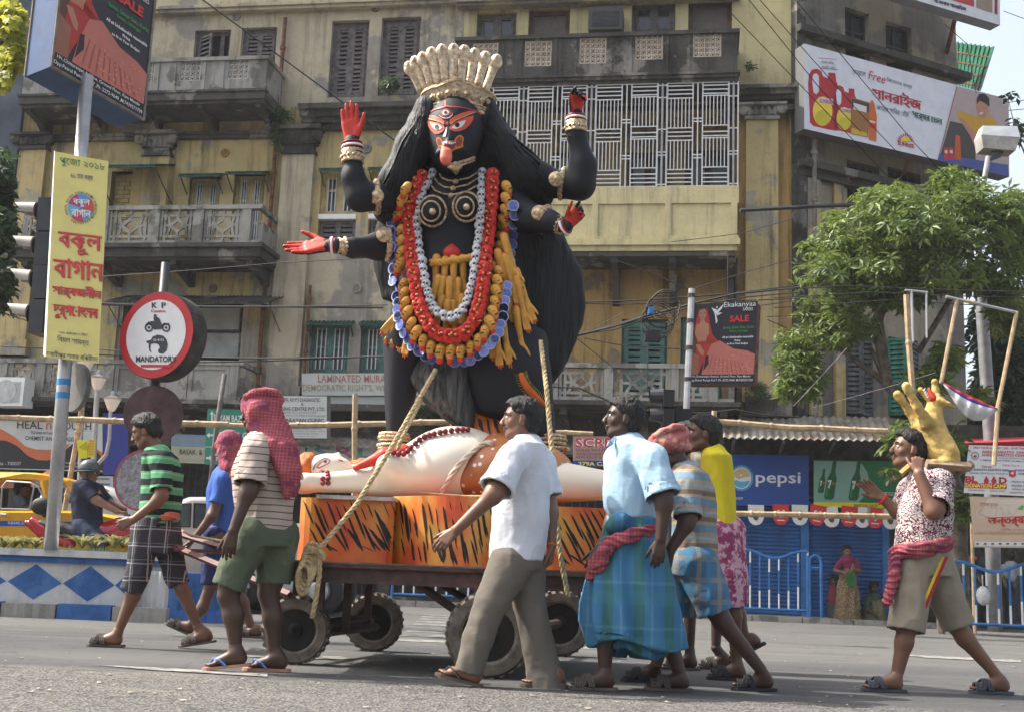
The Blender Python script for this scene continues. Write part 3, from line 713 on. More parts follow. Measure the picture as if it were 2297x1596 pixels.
def rod(mb,f,a,b,w_=.011,n=1.02):
 (x0,y0),(x1,y1)=a,b
 if abs(x0-x1)<1e-6:f.box(mb,x0-w_,x0+w_,y0,y1,n-.01,n+.012)
 else:f.box(mb,x0,x1,y0-w_,y0+w_,n-.008,n+.009)
posts=[B.at(q,300,1.0)[0]for q in(1005,1172,1325,1485,1645)];posts[0]=s0
H=gr1-gr0
for p_ in posts[1:]:
 B_=MB()
 for d in(-.09,0,.0,.09):rod(B_,B,(p_+d,gr0),(p_+d,gr1),.02 if d==0 else .012)
 for zz in(.02,.3,.33,.55,.86,.98):rod(B_,B,(p_-.09,gr0+H*zz),(p_+.09,gr0+H*zz))
 B_.build('grille_post',M_WHITEM,bld)
obj_gr=bld
for a,b in zip(posts,posts[1:]):
 a+=.1;b-=.1;w_=b-a;q=MB()
 rod(q,B,(a,gr1),(b,gr1),.014);rod(q,B,(a,gr0),(b,gr0),.014)
 c0,c1=a+w_*.42,a+w_*.58
 for x in(a,c0,(c0+c1)/2,c1,b):rod(q,B,(x,gr0),(x,gr1),.012)
 for zz in(.27,.3,.62,.65):rod(q,B,(c0,gr0+H*zz),(c1,gr0+H*zz))
 for x0,x1,ph in((a,c0,0),(c1,b,.02)):
  lv=[.97,.93,.89,.85+ph,.56+ph,.52,.48,.44+ph,.16+ph,.12,.08,.04]
  for zz in lv:rod(q,B,(x0,gr0+H*zz),(x1,gr0+H*zz))
  for lo,hi in((.56+ph,.85+ph),(.16+ph,.44+ph)):
   for j in range(1,7):x=x0+(x1-x0)*j/7;rod(q,B,(x,gr0+H*lo),(x,gr0+H*hi),.009)
 q.build('grille_panel',M_WHITEM,obj_gr)
for u0,v0,u1,v1 in[(1408,345,1500,420),(1536,340,1642,420),(1240,345,1330,430)]:
 h=B.rect(u0,v0,u1,v1,n=-1.5);h=(h[0],h[1],z2+.1,h[3]);mb=MB();fr(mb,B,*h,-1.5,.12,.07,mid=(.5,));d_=bp('verandah_door',mb,M_WOODB)
 pane(B,h[0]+.12,(h[0]+h[1])/2-.07,h[2]+.1,h[3]-.12,-1.46,d_,mat((.22,.26,.30),.6,name='curtain_grey'));pane(B,(h[0]+h[1])/2+.07,h[1]-.12,h[2]+.1,h[3]-.12,-1.46,d_)
for u0,v0,u1,v1 in[(440,688,540,742),(440,745,538,803),(352,690,432,800)]:
 h=B.rect(u0,v0,u1,v1,n=-.05);mb=MB();fr(mb,B,*h,-.08,.03,.04);o=bp('screen_frame',mb,M_WOODG);pane(B,h[0]+.03,h[1]-.03,h[2]+.03,h[3]-.03,-.05,o,mat((.36,.37,.36),.8,var=.2,sc=2,name='old_tarpaulin'),'tarpaulin')
for u0,u1 in[(553,588),(255,275),(425,438)]:
 s_0,s_1=B.at(u0,740,-.1)[0],B.at(u1,740,-.1)[0];mb=MB();B.box(mb,s_0,s_1,z1,ver1[3],-.28,-.05);bp('verandah_pillar',mb,M_GREY)
for u0,v0,u1,v1,r_,m_ in[(616,40,598,900,.045,M_RUST),(1829,290,1828,940,.05,M_TIN),(706,640,660,1000,.03,M_RUST),(1650,560,1648,900,.035,M_STEELD)]:
 a=B.at(u0,v0,.12);b=B.at(u1,v1,.12);mb=MB();s_=(a[0]+b[0])/2;mb.tube([B.p(s_,a[1],.1),B.p(s_,b[1],.1)],r_,8)
 for i in range(6):z=b[1]+(a[1]-b[1])*(i+.5)/6;mb.lathe(B.p(s_,z,.1),[(r_*1.5,-.04),(r_*1.5,.04)],8)
 bp('drain_pipe',mb,m_)
mb=MB();shops=[(LS,B.at(20,1100)[0]),(B.at(40,1100)[0],B.at(300,1100)[0]),(B.at(330,1100)[0],B.at(545,1100)[0]),(B.at(570,1100)[0],B.at(860,1100)[0]),(B.at(885,1100)[0],B.at(1150,1100)[0]),(B.at(1180,1100)[0],B.at(1420,1100)[0]),(B.at(1440,1100)[0],B.at(1600,1100)[0])]
B.wall(mb,LS,B.at(1625,1100)[0],0,zG,[(a,b,.15,3.1)for a,b in shops],.5);bp('shop_wall',mb,M_MOULD)
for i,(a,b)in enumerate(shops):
 mb=MB();B.box(mb,a,b,.1,3.2,-.55,-.5);o=bp('shop_dark_back',mb,[M_DIM,M_DARK][i%2]);  # near-black panel standing in for the shade inside each shop
 mb=MB()
 for j in range(int((b-a)/.16)):B.box(mb,a+.08+j*.16,a+.1+j*.16,.15,3.0,-.42,-.40)
 mb.build('collapsible_gate',M_STEELD,o,kind='stuff')
mb=MB();B.box(mb,LS,B.at(1625,1100)[0],zG-.0,zG+.14,-.02,.5);bp('shop_cornice',mb,M_MOULD)
def roller(f,s0,s1,z0,z1,n,m):
 mb=MB();f.box(mb,s0,s1,z0,z1,n-.1,n-.05);o=bp('roller_shutter',mb,m);N=int((z1-z0)/.075);me=None
 for i in range(N):
  if me is None:
   q=MB();a=f.s*(s1-s0-.02)/2;pf=[(0,-.034),(.022,-.024),(.03,0),(.022,.024),(0,.034)];vs=[]
   for x in(-a,a):vs+=[x+f.n*p_+np.array([0,0,z_])for p_,z_ in pf]
   q.add(vs,[(j,j+1,j+6,j+5)for j in range(4)]+[(0,1,2,3,4),(9,8,7,6,5)]);me=bpy.data.meshes.new('shutter_lath');me.from_pydata(q.verts(),[],q.f);me.materials.append(m)
  l=bpy.data.objects.new('shutter_lath',me);COL.objects.link(l);l.parent=o;l.location=Vector(f.p((s0+s1)/2,z0+(i+.5)*(z1-z0)/N,n-.05)-ORG[o.name]);ORG[l.name]=ORG[o.name]
 return o
sa,sb,sc_,sd,se=B.at(1622,1250,.2)[0],B.at(1797,1250,.2)[0],B.at(1815,1250,.2)[0],B.at(1980,1250,.2)[0],B.at(1995,1250,.2)[0]
mb=MB();B.box(mb,sa-.6,se+.1,.0,.1,-.3,.25);B.box(mb,sa-.6,sa,.1,3.9,-.3,.25);bp('shop_step',mb,M_CONC)
mb=MB();B.box(mb,sb,sc_,.1,3.0,0,.22);B.box(mb,sd,se,.1,3.0,0,.22);B.box(mb,sa-.1,sa,.1,3.0,0,.26);bp('shop_pillar',mb,M_BLUE)
roller(B,sa,sb,.1,2.4,.14,M_BLUED);roller(B,sc_,sd,.1,2.4,.14,M_BLUED)
mb=MB();B.box(mb,sa-.5,se,2.4,3.9,-.3,.12);B.box(mb,sa-.5,se+3.0,0,3.9,-.8,-.4);bp('shop_wall',mb,M_DIM)
WW=dict(a=(1896,24,1951,150),b=(1988,56,2046,190),c=(1900,367,1973,492),d=(1992,383,2066,510),e=(1897,728,1956,935),f=(1994,760,2060,940))
wh={k_:W.rect(*r_)for k_,r_ in WW.items()};we=W.at(2145,100)[0]
mb=MB();W.wall(mb,0,we,3.9,TOP,[h for h in wh.values()],.28)
n0=len(mb.f);
bp('wall',mb,[plaster('brown_grey_plaster',(.33,.29,.22),(.22,.205,.185),(.06,.055,.05),.5,.58,.5,.4)])
mb=MB();W.box(mb,.05,we,0,TOP-.05,-6,-.5);W.box(mb,we-.3,we,3.9,TOP-.02,-6,-.001);bp('rooms_core',mb,[M_MOULD])
mb=MB();W.box(mb,-.1,.14,3.9,TOP,-.1,.12);W.box(mb,-.1,we+.15,9.05,9.2,-.1,.3);W.box(mb,-.1,we+.1,8.9,9.05,-.1,.15);W.box(mb,-.1,we+.2,12.0,12.15,-.1,.25);bp('cornice',mb,M_MOULD)
mb=MB();W.box(mb,.18,.52,4,8.9,-.02,.1);W.box(mb,.9,1.15,4,8.9,-.02,.08);bp('pilaster',mb,M_YEL)
for k_,h in wh.items():
 mb=MB();W.box(mb,h[0],h[1],h[2],h[3],-.3,-.27);bp('room_shade',mb,M_DARK);mb=MB();fr(mb,W,*h,-.22,.06,.07,mid=(.5,),hor=(.33,.66)if k_ in 'ab' else());o=bp('window',mb,M_STEELD if k_ in 'ab' else M_WOODB)
 if k_ in 'ab':
  for i in(0,1):
   for j in range(3):pane(W,h[0]+.05+(h[1]-h[0]-.1)*i/2+.03,h[0]+.05+(h[1]-h[0]-.1)*(i+1)/2-.03,h[2]+(h[3]-h[2])*j/3+.04,h[2]+(h[3]-h[2])*(j+1)/3-.04,-.2,o)
 else:
  for i in range(5):q=MB();s_=h[0]+(h[1]-h[0])*(i+.5)/5;q.tube([W.p(s_,h[2],-.1),W.p(s_,h[3],-.1)],.014,5);q.build('bar',M_WOODG,o)
def leafw(h,side,m,ang):
 mid=(h[0]+h[1])/2
 if side:leaf(W,mid+.02,h[1],h[2]+.05,h[3]-.05,-.02,m,.06,hor=(.5,),ang=-ang)
 else:leaf(W,h[0],mid-.02,h[2]+.05,h[3]-.05,-.02,m,.06,hor=(.5,),ang=ang)
M_GRN2=mat((.05,.22,.15),.7,var=.3,name='bright_green_shutter');M_GW2=mat((.11,.125,.125),.8,var=.3,sc=8,name='grey_green_wood')
leafw(wh['e'],0,M_GW2,35);leafw(wh['f'],0,M_GRN2,60);leafw(wh['f'],1,M_GW2,20);leafw(wh['e'],1,M_GW2,8)
M_PAVE=mat((.22,.21,.19),.9,var=.3,sc=3,bmp=.3,name='pavement_concrete')
mb=MB();B.box(mb,-60,1.9,-.3,.09,-1.0,1.15);mb.build('pavement',M_PAVE,kind='structure')
for i in range(34):
 a=-28+i*.9;mb=MB();B.box(mb,a+.01,a+.89,-.2,.1,1.15,1.3);mb.build('kerb_stone',M_CONC,kind='structure')
 # ================= signs and street furniture =================
class Sign:
 def __init__(s,name,label,corners3,depth=.06,back=(.2,.2,.2),face=(.7,.7,.7),group=None,parent=None,edge=None,cat='sign',facename='board'):
  q=np.asarray(corners3,float);s.P=Panel(q);s.t=parent or thing(name,label,cat,(q[2]+q[3])/2,group);s.layers={};s.n=0
  mb=MB();b=q-s.P.n*depth;mb.add(np.concatenate([q,b]),[(0,1,2,3),(7,6,5,4),(0,4,5,1),(1,5,6,2),(2,6,7,3),(3,7,4,0)]);mb.m=[0]+[1]*5
  mb.build(facename,[flatmat(face,.5),flatmat(back,.7)if not hasattr(edge,'name')else edge],s.t)
 def ink(s,col,kind='print'):
  s.n+=1;k=(col,kind);
  if k not in s.layers:s.layers[k]=(MB(),.004+.0008*len(s.layers))
  return s.layers[k]
 def rect(s,col,a0,b0,a1,b1):mb,o=s.ink(col);s.P.rect(mb,a0,b0,a1,b1,o);return s
 def poly(s,col,pts):mb,o=s.ink(col);s.P.poly(mb,pts,o);return s
 def ppoly(s,col,pts):mb,o=s.ink(col);s.P.ppoly(mb,pts,o);return s
 def ell(s,col,c,r,inner=0,seg=24):mb,o=s.ink(col);s.P.ell(mb,c,r,o,inner=inner,seg=seg);return s
 def text(s,col,t,a0,b0,a1,b1,bold=0.0,shear=0.0):mb,o=s.ink(col,'lettering');s.P.text(mb,t,a0,b0,a1,b1,o+.002,0,bold,shear);return s
 def ptext(s,col,t,u0,v0,u1,v1,h,bold=0.0,shear=0.0):
  mb,o=s.ink(col,'lettering');s.P.ptext(mb,t,[(u0,v0),(u1,v1),(u1,v1+h),(u0,v0+h)],o+.002,0,bold,shear);return s
 def done(s):
  for(col,kind),(mb,_)in s.layers.items():
   if mb.n:mb.build(kind,flatmat(col,.55),s.t)
  return s.t
def Z4(sx,oy,k):
 return lambda x,y:(sx+k*x,oy+k*y)
def mp(f,pts):return[f(*p)for p in pts]
Sg=Frame(W.p(-.15,0),.4)
sg=Sign('billboard','long white mustard oil billboard tilted across the corner wing',[Sg.px(u,v,.6)for u,v in((1804,98),(2263,223),(2264,397),(1804,289))],.32,(.12,.12,.12),(.66,.66,.72),cat='billboard')
z=Z4(1682.4,0,.3162)
RED,DK,GRN,YEL=(.42,.02,.03),(.06,.06,.08),(.03,.13,.10),(.75,.55,.05)
mb=MB();e=sg.P;lw=[e.pix(1795,99,0),e.pix(1802,99.5,.002),e.pix(1802,289,.002),e.pix(1795,291,0)]
for bx,by,sc_ in((0,0,1.0),(175,118,.78)):
 J=lambda pts:[z(415+bx+(x-415)*sc_,490+by+(y-490)*sc_+.0)for x,y in pts]
 sg.ppoly(RED,J([(412,600),(418,530),(440,495),(475,488),(505,505),(520,545),(556,556),(556,516),(606,520),(612,580),(622,600),(622,930),(560,920),(450,895),(425,870),(422,760)]))
 sg.ppoly((.64,.64,.70),J([(440,560),(450,528),(470,520),(488,540),(490,590),(488,650),(470,672),(450,655)]))
 c=z(415+bx+(515-415)*sc_,490+by+(790-490)*sc_);sg.ell(YEL,c,(22*sc_,33*sc_));c2=z(415+bx+(515-415)*sc_,490+by+(835-490)*sc_);sg.ell((.55,.45,.02),c2,(17*sc_,17*sc_))
 sg.ppoly((.62,.60,.62),J([(488,690),(590,705),(590,745),(488,730)]));a=z(415+bx+(492-415)*sc_,490+by+(700-490)*sc_);sg.ptext(RED,'SUNRISE',a[0],a[1],a[0]+30*sc_,a[1]+4*sc_,9*sc_,.02)
sg.ppoly((.30,.13,.03),mp(z,[(718,690),(850,730),(838,975),(712,950)]));sg.ppoly((.07,.035,.03),mp(z,[(722,700),(846,738),(842,800),(720,770)]));sg.ppoly((.64,.62,.6),mp(z,[(735,730),(828,758),(826,800),(733,775)]));sg.ptext(RED,'SUNRISE',*z(740,752),*z(822,778),7,.02)
sg.ppoly(YEL,mp(z,[(728,870),(780,900),(836,890),(836,925),(780,935),(718,900)]));sg.ppoly((.55,.35,.02),mp(z,[(720,905),(830,945),(830,970),(716,948)]))
sg.ppoly((.55,.12,.02),mp(z,[(850,740),(860,715),(872,715),(885,745),(900,830),(896,1005),(845,990),(842,830)]));sg.ppoly(YEL,mp(z,[(856,708),(876,714),(876,742),(856,738)]));sg.ppoly((.5,.03,.02),mp(z,[(846,840),(893,855),(893,920),(846,905)]));sg.ppoly((.62,.5,.3),mp(z,[(848,850),(890,862),(890,880),(848,868)]))
for t,x0,y0,x1,y1,h,c,b in[('েযমন ঝাঁঝ...',505,428,608,438,7,DK,.0),('েতমিন খাঁটি...',508,462,614,476,7,DK,0),('েভজাল',728,492,822,512,11,DK,.0),('Free',840,500,960,535,19,(.5,.02,.05),.0),('িকেচেনর জন্য',970,545,1150,602,12,DK,.0),('সানরাইজ',865,600,1210,690,31,RED,.05),('কােঠর ঘািনর খাঁটি',900,735,1140,795,13,DK,.0),('সের্ষর েতল',1148,788,1360,848,17,GRN,.03)]:
 sg.ptext(c,t,*z(x0,y0),*z(x1,y1),h,b,.25 if t=='Free' else 0)
for a,b in(((485,410),(615,422)),((497,484),(628,494))):sg.ppoly(RED,[z(*a),z(*b),(z(*b)[0],z(*b)[1]+1),(z(*a)[0],z(*a)[1]+1)])
c=z(1103,1005);sg.ptext(RED,'SUNRISE',*z(1048,1000),*z(1165,1025),9,.03)
for k in range(11):
 a=math.pi*(.03+k/10*.94);r0,r1=12.5,19;w_=.10;sg.ppoly((.45,.03,.02),[(c[0]-r0*math.cos(a-w_),c[1]-r0*math.sin(a-w_)),(c[0]-r1*math.cos(a-.03),c[1]-r1*math.sin(a-.03)),(c[0]-r1*math.cos(a+.03),c[1]-r1*math.sin(a+.03)),(c[0]-r0*math.cos(a+w_),c[1]-r0*math.sin(a+w_))])
sg.ppoly((.8,.5,.02),[(c[0]-11*math.cos(math.pi*k/12),c[1]-11*math.sin(math.pi*k/12))for k in range(13)])
sg.ppoly((.42,.33,.32),mp(z,[(1470,615),(1835,705),(1838,1255),(1335,1140)]));sg.ppoly(RED,mp(z,[(1466,612),(1474,614),(1340,1142),(1331,1140)]))
sg.ppoly((.06,.05,.05),mp(z,[(1420,860),(1600,900),(1600,1190),(1345,1120)]));sg.ppoly((.55,.30,.02),mp(z,[(1468,800),(1500,790),(1600,830),(1640,800),(1690,815),(1735,850),(1750,880),(1700,1100),(1600,1090),(1590,960),(1480,850)]))
sg.ppoly((.45,.22,.15),mp(z,[(1600,710),(1640,690),(1685,720),(1690,790),(1660,850),(1625,830),(1605,780)]));sg.ppoly((.015,.012,.012),mp(z,[(1608,700),(1625,668),(1665,665),(1698,700),(1698,760),(1670,735),(1630,715),(1610,740)]))
sg.ppoly((.6,.55,.52),mp(z,[(1625,800),(1655,795),(1650,812),(1632,815)]));sg.ppoly((.45,.22,.15),mp(z,[(1480,840),(1500,835),(1590,930),(1620,1030),(1590,1030),(1560,960)]))
sg.ppoly((.06,.09,.30),mp(z,[(1345,1095),(1830,1170),(1838,1255),(1335,1140)]));sg.ppoly((.55,.10,.02),mp(z,[(1458,960),(1490,965),(1498,1140),(1450,1130)]));sg.ppoly(YEL,mp(z,[(1462,900),(1482,905),(1484,965),(1462,960)]))
for x in(1375,1412):sg.ppoly((.5,.03,.03),mp(z,[(x,1045),(x+32,1050),(x+32,1135),(x,1128)]));sg.ppoly((.6,.55,.5),mp(z,[(x+6,1065),(x+26,1068),(x+26,1090),(x+6,1087)]))
sg.ppoly((.6,.6,.62),mp(z,[(1790,710),(1815,716),(1815,752),(1790,746)]));sg.ell((.02,.03,.05),z(1802,731),(3,4));sg.ppoly((.5,.35,.3),mp(z,[(1690,810),(1700,780),(1720,820)]))
sg.done();mb=MB();pn=Panel([sg.P.q[0]-sg.P.n*.33-(sg.P.q[1]-sg.P.q[0])*.002]*4)if False else None
for u,v in((1835,310),(2040,355)):
 mb=MB();a=Sg.px(u,v,.3);mb.tube([a,Sg.px(u-15,v+40,-.05)],.04,6);mb.build('bracket',M_RUST,sg.t)
sg=Sign('billboard','upper white billboard with red picture jutting out at the roof corner',[Sg.px(u,v,.95)for u,v in((1950,-165),(2243,-90),(2243.5,57),(1950,-30))],.3,(.25,.25,.27),(.66,.66,.70),cat='billboard')
sg.ppoly((.45,.05,.04),mp(z,[(1390,-60),(1590,-30),(1590,50),(1390,-10)]));sg.ppoly((.28,.22,.16),mp(z,[(1605,-20),(1720,0),(1720,95),(1605,55)]));sg.ppoly((.3,.02,.03),mp(z,[(1735,-10),(1756,0),(1756,106),(1735,98)]))
sg.ptext(DK,'সা-জবাব সানরাইজ',*z(1300,-18),*z(1530,45),11,.02);sg.done()
mb=MB();mb.tube([Sg.px(2143,40,.6),W.p(we,12.5,-.4)],.05,6);mb.build('bracket',M_RUST,sg.t)
q=[W.p(we-.1,W.at(2134,95)[1],.2)];mb=MB();vs=[];c4=[P(2132,93,28.5),P(2231,106,27.0),P(2200,205,27.6),P(2132,187,29.0)]
for i in range(41):
 for b in(0,1):a=i/40;q_=bil(c4,[a],[b])[0]+np.array([0,.05*math.sin(i*math.pi/2),0]);vs.append(q_)
vs2=[p_+np.array([0,.03,0])for p_ in vs]
mb.add(vs+vs2,[(2*i,2*i+1,2*i+3,2*i+2)for i in range(40)]+[(82+2*i,82+2*i+2,82+2*i+3,82+2*i+1)for i in range(40)])
aw=thing('sheet_awning','green corrugated sheet hung under the upper billboard at the roof corner','awning',c4[3]);mb.build('sheet',mat((.02,.16,.08),.5,var=.3,name='green_sheet'),aw)
for i in range(4):mb=MB();mb.tube([bil(c4,[0],[.2+i*.22])[0]+[0,.08,0],bil(c4,[1],[.2+i*.22])[0]+[0,.08,0]],.03,5);mb.build('batten',M_RUST,aw)
def saree(sg):
 T=lambda pts:[((x-995)/465,(y-560)/565)for x,y in pts]
 skin,red,rose,gold=(.42,.20,.13),(.42,.035,.03),(.50,.16,.12),(.45,.25,.12)
 sg.poly((.12,.04,.03),T([(1000,800),(1040,760),(1075,850),(1060,1058),(998,1062)]))
 sg.poly(red,T([(1035,640),(1045,590),(1070,575),(1100,590),(1115,650),(1130,720),(1145,780),(1190,830),(1150,850),(1100,830),(1040,820),(1015,740)]))
 sg.poly(skin,T([(1046,600),(1065,585),(1090,592),(1098,640),(1085,672),(1062,676),(1046,645)]));sg.poly((.02,.012,.012),T([(1042,612),(1050,585),(1072,578),(1092,586),(1098,606),(1082,596),(1060,598)]))
 sg.poly(gold,T([(1030,715),(1075,690),(1115,705),(1122,770),(1100,820),(1045,825),(1020,770)]));sg.poly(skin,T([(1060,676),(1084,672),(1100,705),(1075,740),(1045,712)]))
 sg.poly(rose,T([(1140,850),(1200,825),(1300,885),(1400,900),(1455,925),(1452,1060),(1080,1062),(1100,960)]));sg.poly(red,T([(1040,830),(1110,800),(1180,830),(1240,870),(1330,890),(1310,935),(1230,950),(1150,915),(1120,930),(1080,1000),(1060,1055),(1020,1050)]))
 sg.poly(gold,T([(1150,900),(1230,945),(1310,940),(1310,952),(1225,962),(1145,915)]));sg.poly(skin,T([(1030,850),(1060,848),(1092,900),(1090,930),(1070,920),(1045,880)]));sg.poly(skin,T([(1118,925),(1150,915),(1165,950),(1150,985),(1125,975)]))
 sg.poly((.3,.12,.07),T([(1000,900),(1060,930),(1060,1060),(998,1062)]));sg.poly((.04,.02,.02),T([(1105,930),(1125,925),(1128,985),(1090,1040)]))
 for q_ in(((1055,628),(1064,624),(1068,630),(1058,633)),((1080,626),(1090,624),(1092,630),(1082,632)),((1068,655),(1080,655),(1076,661))):sg.poly((.08,.02,.02),T(q_))
 for k in range(7):sg.poly((.58,.22,.14),T([(1030+12*k,700+8*k),(1036+12*k,698+8*k),(1050+9*k,830),(1044+9*k,832)]))
 for k in range(9):sg.poly((.38,.08,.06),T([(1150+26*k,930+6*k),(1155+26*k,930+6*k),(1130+34*k,1045),(1124+34*k,1050)]))
 for i in range(26):x,y=random.uniform(1170,1440),random.uniform(965,1050);sg.poly((.62,.30,.2),T([(x,y),(x+14,y+3),(x+8,y+9)]))
 for i in range(14):x,y=random.uniform(1200,1420),random.uniform(900,960);sg.poly((.62,.34,.2),T([(x,y),(x+8,y+3),(x+2,y+7)]))
 sg.poly((.75,.75,.76),T([(1130,590),(1150,600),(1185,615),(1165,635),(1178,690),(1168,710),(1158,650),(1150,625)]));sg.poly((.75,.75,.76),T([(1160,625),(1215,570),(1205,600),(1180,630),(1210,632),(1175,650)]));sg.poly((.75,.75,.76),T([(1165,585),(1175,585),(1175,597),(1165,597)]))
 w_=(.78,.78,.78)
 for t,x0,y0,x1,y1,c,b in[('Ekakanyaa',1218,560,1445,605,w_,.0),('®',1448,545,1462,560,w_,0),('SAREES',1355,603,1425,625,w_,.0),('SALE',1263,655,1400,700,(.62,.04,.04),.03),('Sarees, Salwar Suits, Kurtis,',1218,728,1440,750,(.05,.30,.06),.01),('Gown, Lehengas',1265,755,1395,775,(.05,.30,.06),.01),('All at Unbelievable reasonable',1216,797,1437,812,w_,.02),('Price',1305,822,1345,836,w_,.02),('to fit in Your Budget',1250,844,1400,860,w_,.02),('191,Chittaranjan Avenue, Ground Floor, Ram Mandir',1010,1067,1430,1085,w_,.005),('(Opp.Petrol Pump) Kol-7 ,Ph :2272-9640 ,M:7439571739',992,1092,1445,1112,w_,.005)]:
  (a0,b0),(a1,b1)=T([(x0,y0),(x1,y1)]);sg.text(c,t,a0,b0,a1,b1,b)
 sg.done()
BB=P(115,150,12.6);zb=BB[2]
def hit_z(u,v,z):d=ray(u,v);return EYE+d*((z-EYE[2])/d[2])
BR=hit_z(321,269,zb);upv=np.array([0,0,1.62])
sg=Sign('saree_billboard','big black and red saree sale billboard high on the grey pole',[BB+upv,BR+upv,BR,BB],.02,(.05,.05,.05),(.025,.022,.03),cat='billboard');saree(sg)
blue=mat((.02,.065,.17),.6,name='blue_sheet');nb=sg.P.n;mb=MB();q=sg.P.q
dd=(P(62,150,12.9)-q[3]);dd[2]=0;
m2=MB();c8=[q[3]-nb*.022,q[2]-nb*.022,q[2]-nb*.022+dd,q[3]-nb*.022+dd];m2.quad8(c8+[c+upv for c in c8]);m2.build('light_box',[blue],sg.t)
m2=MB()
for a,b in((q[3]+dd-nb*.02,q[3]+dd+upv-nb*.02),(q[3]+nb*.005,q[3]+upv+nb*.005),(q[3]+nb*.01,q[2]+nb*.01),(q[2]+nb*.005,q[2]+upv+nb*.005)):m2.tube([a,b],.018,6)
m2.build('edge_trim',M_TIN,sg.t)
F2=Frame(P(1625,870,18.0),.05)
sg=Sign('saree_billboard','smaller saree sale billboard on a white pole in front of the balcony',[F2.px(u,v)for u,v in((1553,683),(1700,675),(1692,860),(1545,860))],.10,(.09,.07,.06),(.025,.022,.03),cat='billboard');saree(sg)
q=sg.P.q;mb=MB();bk=-sg.P.n*.3+np.array([.12,0,0]);mb.quad8([q[3]-sg.P.n*.105,q[2]-sg.P.n*.105,q[2]+bk,q[3]+bk,q[0]-sg.P.n*.105,q[1]-sg.P.n*.105,q[1]+bk,q[0]+bk]);mb.build('light_box',M_RUST,sg.t)
sp=thing('sign_pole','thin white pole carrying the smaller saree billboard','pole',F2.px(1540,915)*[1,1,0]);mb=MB();a,b=F2.px(1552,648,.16),F2.px(1540,918,.16);mb.tube([a,b,b+(b-a)*.9*[0,0,1]+[0,0,0]],.05,8);mb.build('post',M_STEEL,sp)
for v in(663,720,780,850):mb=MB();c=F2.px(1551.5-(v-648)*.043,v,.16);mb.lathe(c,[(.058,-.03),(.058,.03)],8);mb.build('band',M_STEELD,sp)
def stick(name,label,cat,pts,Y,r,m,part='post',group=None,seg=10,foot=True):
 p3=[P(u,v,Y)for u,v in pts];base=p3[-1].copy()
 t=thing(name,label,cat,base,group);mb=MB();mb.tube(p3,r,seg);mb.build(part,m,t,smooth=seg>8);return t,p3
pt,pp=stick('steel_pole','grey steel pole standing in the planter behind the yellow banner','pole',[(195,170),(142,869),(114,1232)],13.1,.072,M_STEEL,seg=16)
mb=MB();
for v in(850,880):a,b=P(142+(869-v)*.076,v,13.1),P(142+(869-v-14)*.076,v+14,13.1);mb.tube([a,b],.0735,16)
mb.build('blue_band',mat((.05,.25,.5),.6,name='band_blue'),pt)
FB=Frame(P(150,600,12.88),-.05)
sg=Sign('cloth_banner','long yellow festival banner with red Bengali lettering tied to the pole',[FB.px(u,v)for u,v in((123,340),(243,362),(221,814),(102,800))],.008,(.6,.6,.4),(.62,.55,.19),cat='banner',facename='cloth')
z1_=Z4(0,0,.3514);z5=Z4(0,504.7,.3514);OUT,REDB,NV=(.05,.16,.05),(.55,.05,.06),(.02,.03,.10)
sg.ptext(OUT,'পুেজা ২০১৮',*z1_(380,1000),*z1_(670,1045),21,.01);sg.ptext(NV,'৯১ তম বর্ষ',*z1_(450,1105),*z1_(592,1125),14,.0)
for t,a,b,h in[('বকুল',(370,40),(640,72),47),('বাগান',(340,205),(655,240),42),('সার্বজনীন',(335,368),(638,402),30),('দুর্গোৎসব',(340,498),(617,530),32)]:
 a,b=z5(*a),z5(*b);sg.ptext((.12,.01,.02),t,a[0]-.5,a[1]+.8,b[0]+1.2,b[1]+.8,h+.6,.045);sg.ptext(REDB,t,a[0],a[1],b[0],b[1],h,.02)
for t,a,b,h in[('ভাবনা, পরিকল্পনা ও নির্মাণ',(375,674),(560,690),8),('িবমল সামন্ত',(365,700),(567,728),19),('ভবানীপুর থানার বিপরীতে',(295,795),(625,832),17)]:sg.ptext(NV,t,*z5(*a),*z5(*b),h,.005)
c=(181,466);cols=[(.10,.30,.5),(.5,.05,.08),(.12,.35,.5),(.35,.05,.15),(.10,.25,.5),(.5,.06,.05)]
for k in range(6):
 a0=math.pi/3*k+.3;sg.ppoly(cols[k],[c]+[(c[0]+29*math.cos(a0+math.pi/3*j/6),c[1]+31*math.sin(a0+math.pi/3*j/6))for j in range(7)])
sg.ptext((.75,.75,.72),'বকুল',164,446,201,449,17,.02);sg.ptext((.75,.75,.72),'বাগান',160,468,203,472,17,.02)
def arc_text(sg,col,s,c,r,a0,a1,h):
 n=len(s)
 for i,ch in enumerate(s):
  if ch==' ':continue
  a=a0+(a1-a0)*(i+.5)/n;w_=abs(a1-a0)/n*.42;ux,uy=math.cos(a),math.sin(a);tx,ty=-math.sin(a)*np.sign(a1-a0),math.cos(a)*np.sign(a1-a0);ww=r*w_
  if a1>a0:q=[(c[0]+ux*(r+h)-tx*ww,c[1]+uy*(r+h)-ty*ww),(c[0]+ux*(r+h)+tx*ww,c[1]+uy*(r+h)+ty*ww),(c[0]+ux*r+tx*ww,c[1]+uy*r+ty*ww),(c[0]+ux*r-tx*ww,c[1]+uy*r-ty*ww)]
  else:q=[(c[0]+ux*r-tx*ww,c[1]+uy*r-ty*ww),(c[0]+ux*r+tx*ww,c[1]+uy*r+ty*ww),(c[0]+ux*(r+h)+tx*ww,c[1]+uy*(r+h)+ty*ww),(c[0]+ux*(r+h)-tx*ww,c[1]+uy*(r+h)-ty*ww)]
  mb,o=sg.ink(col,'lettering');sg.P.ptext(mb,ch,q,o+.002,0,.01)
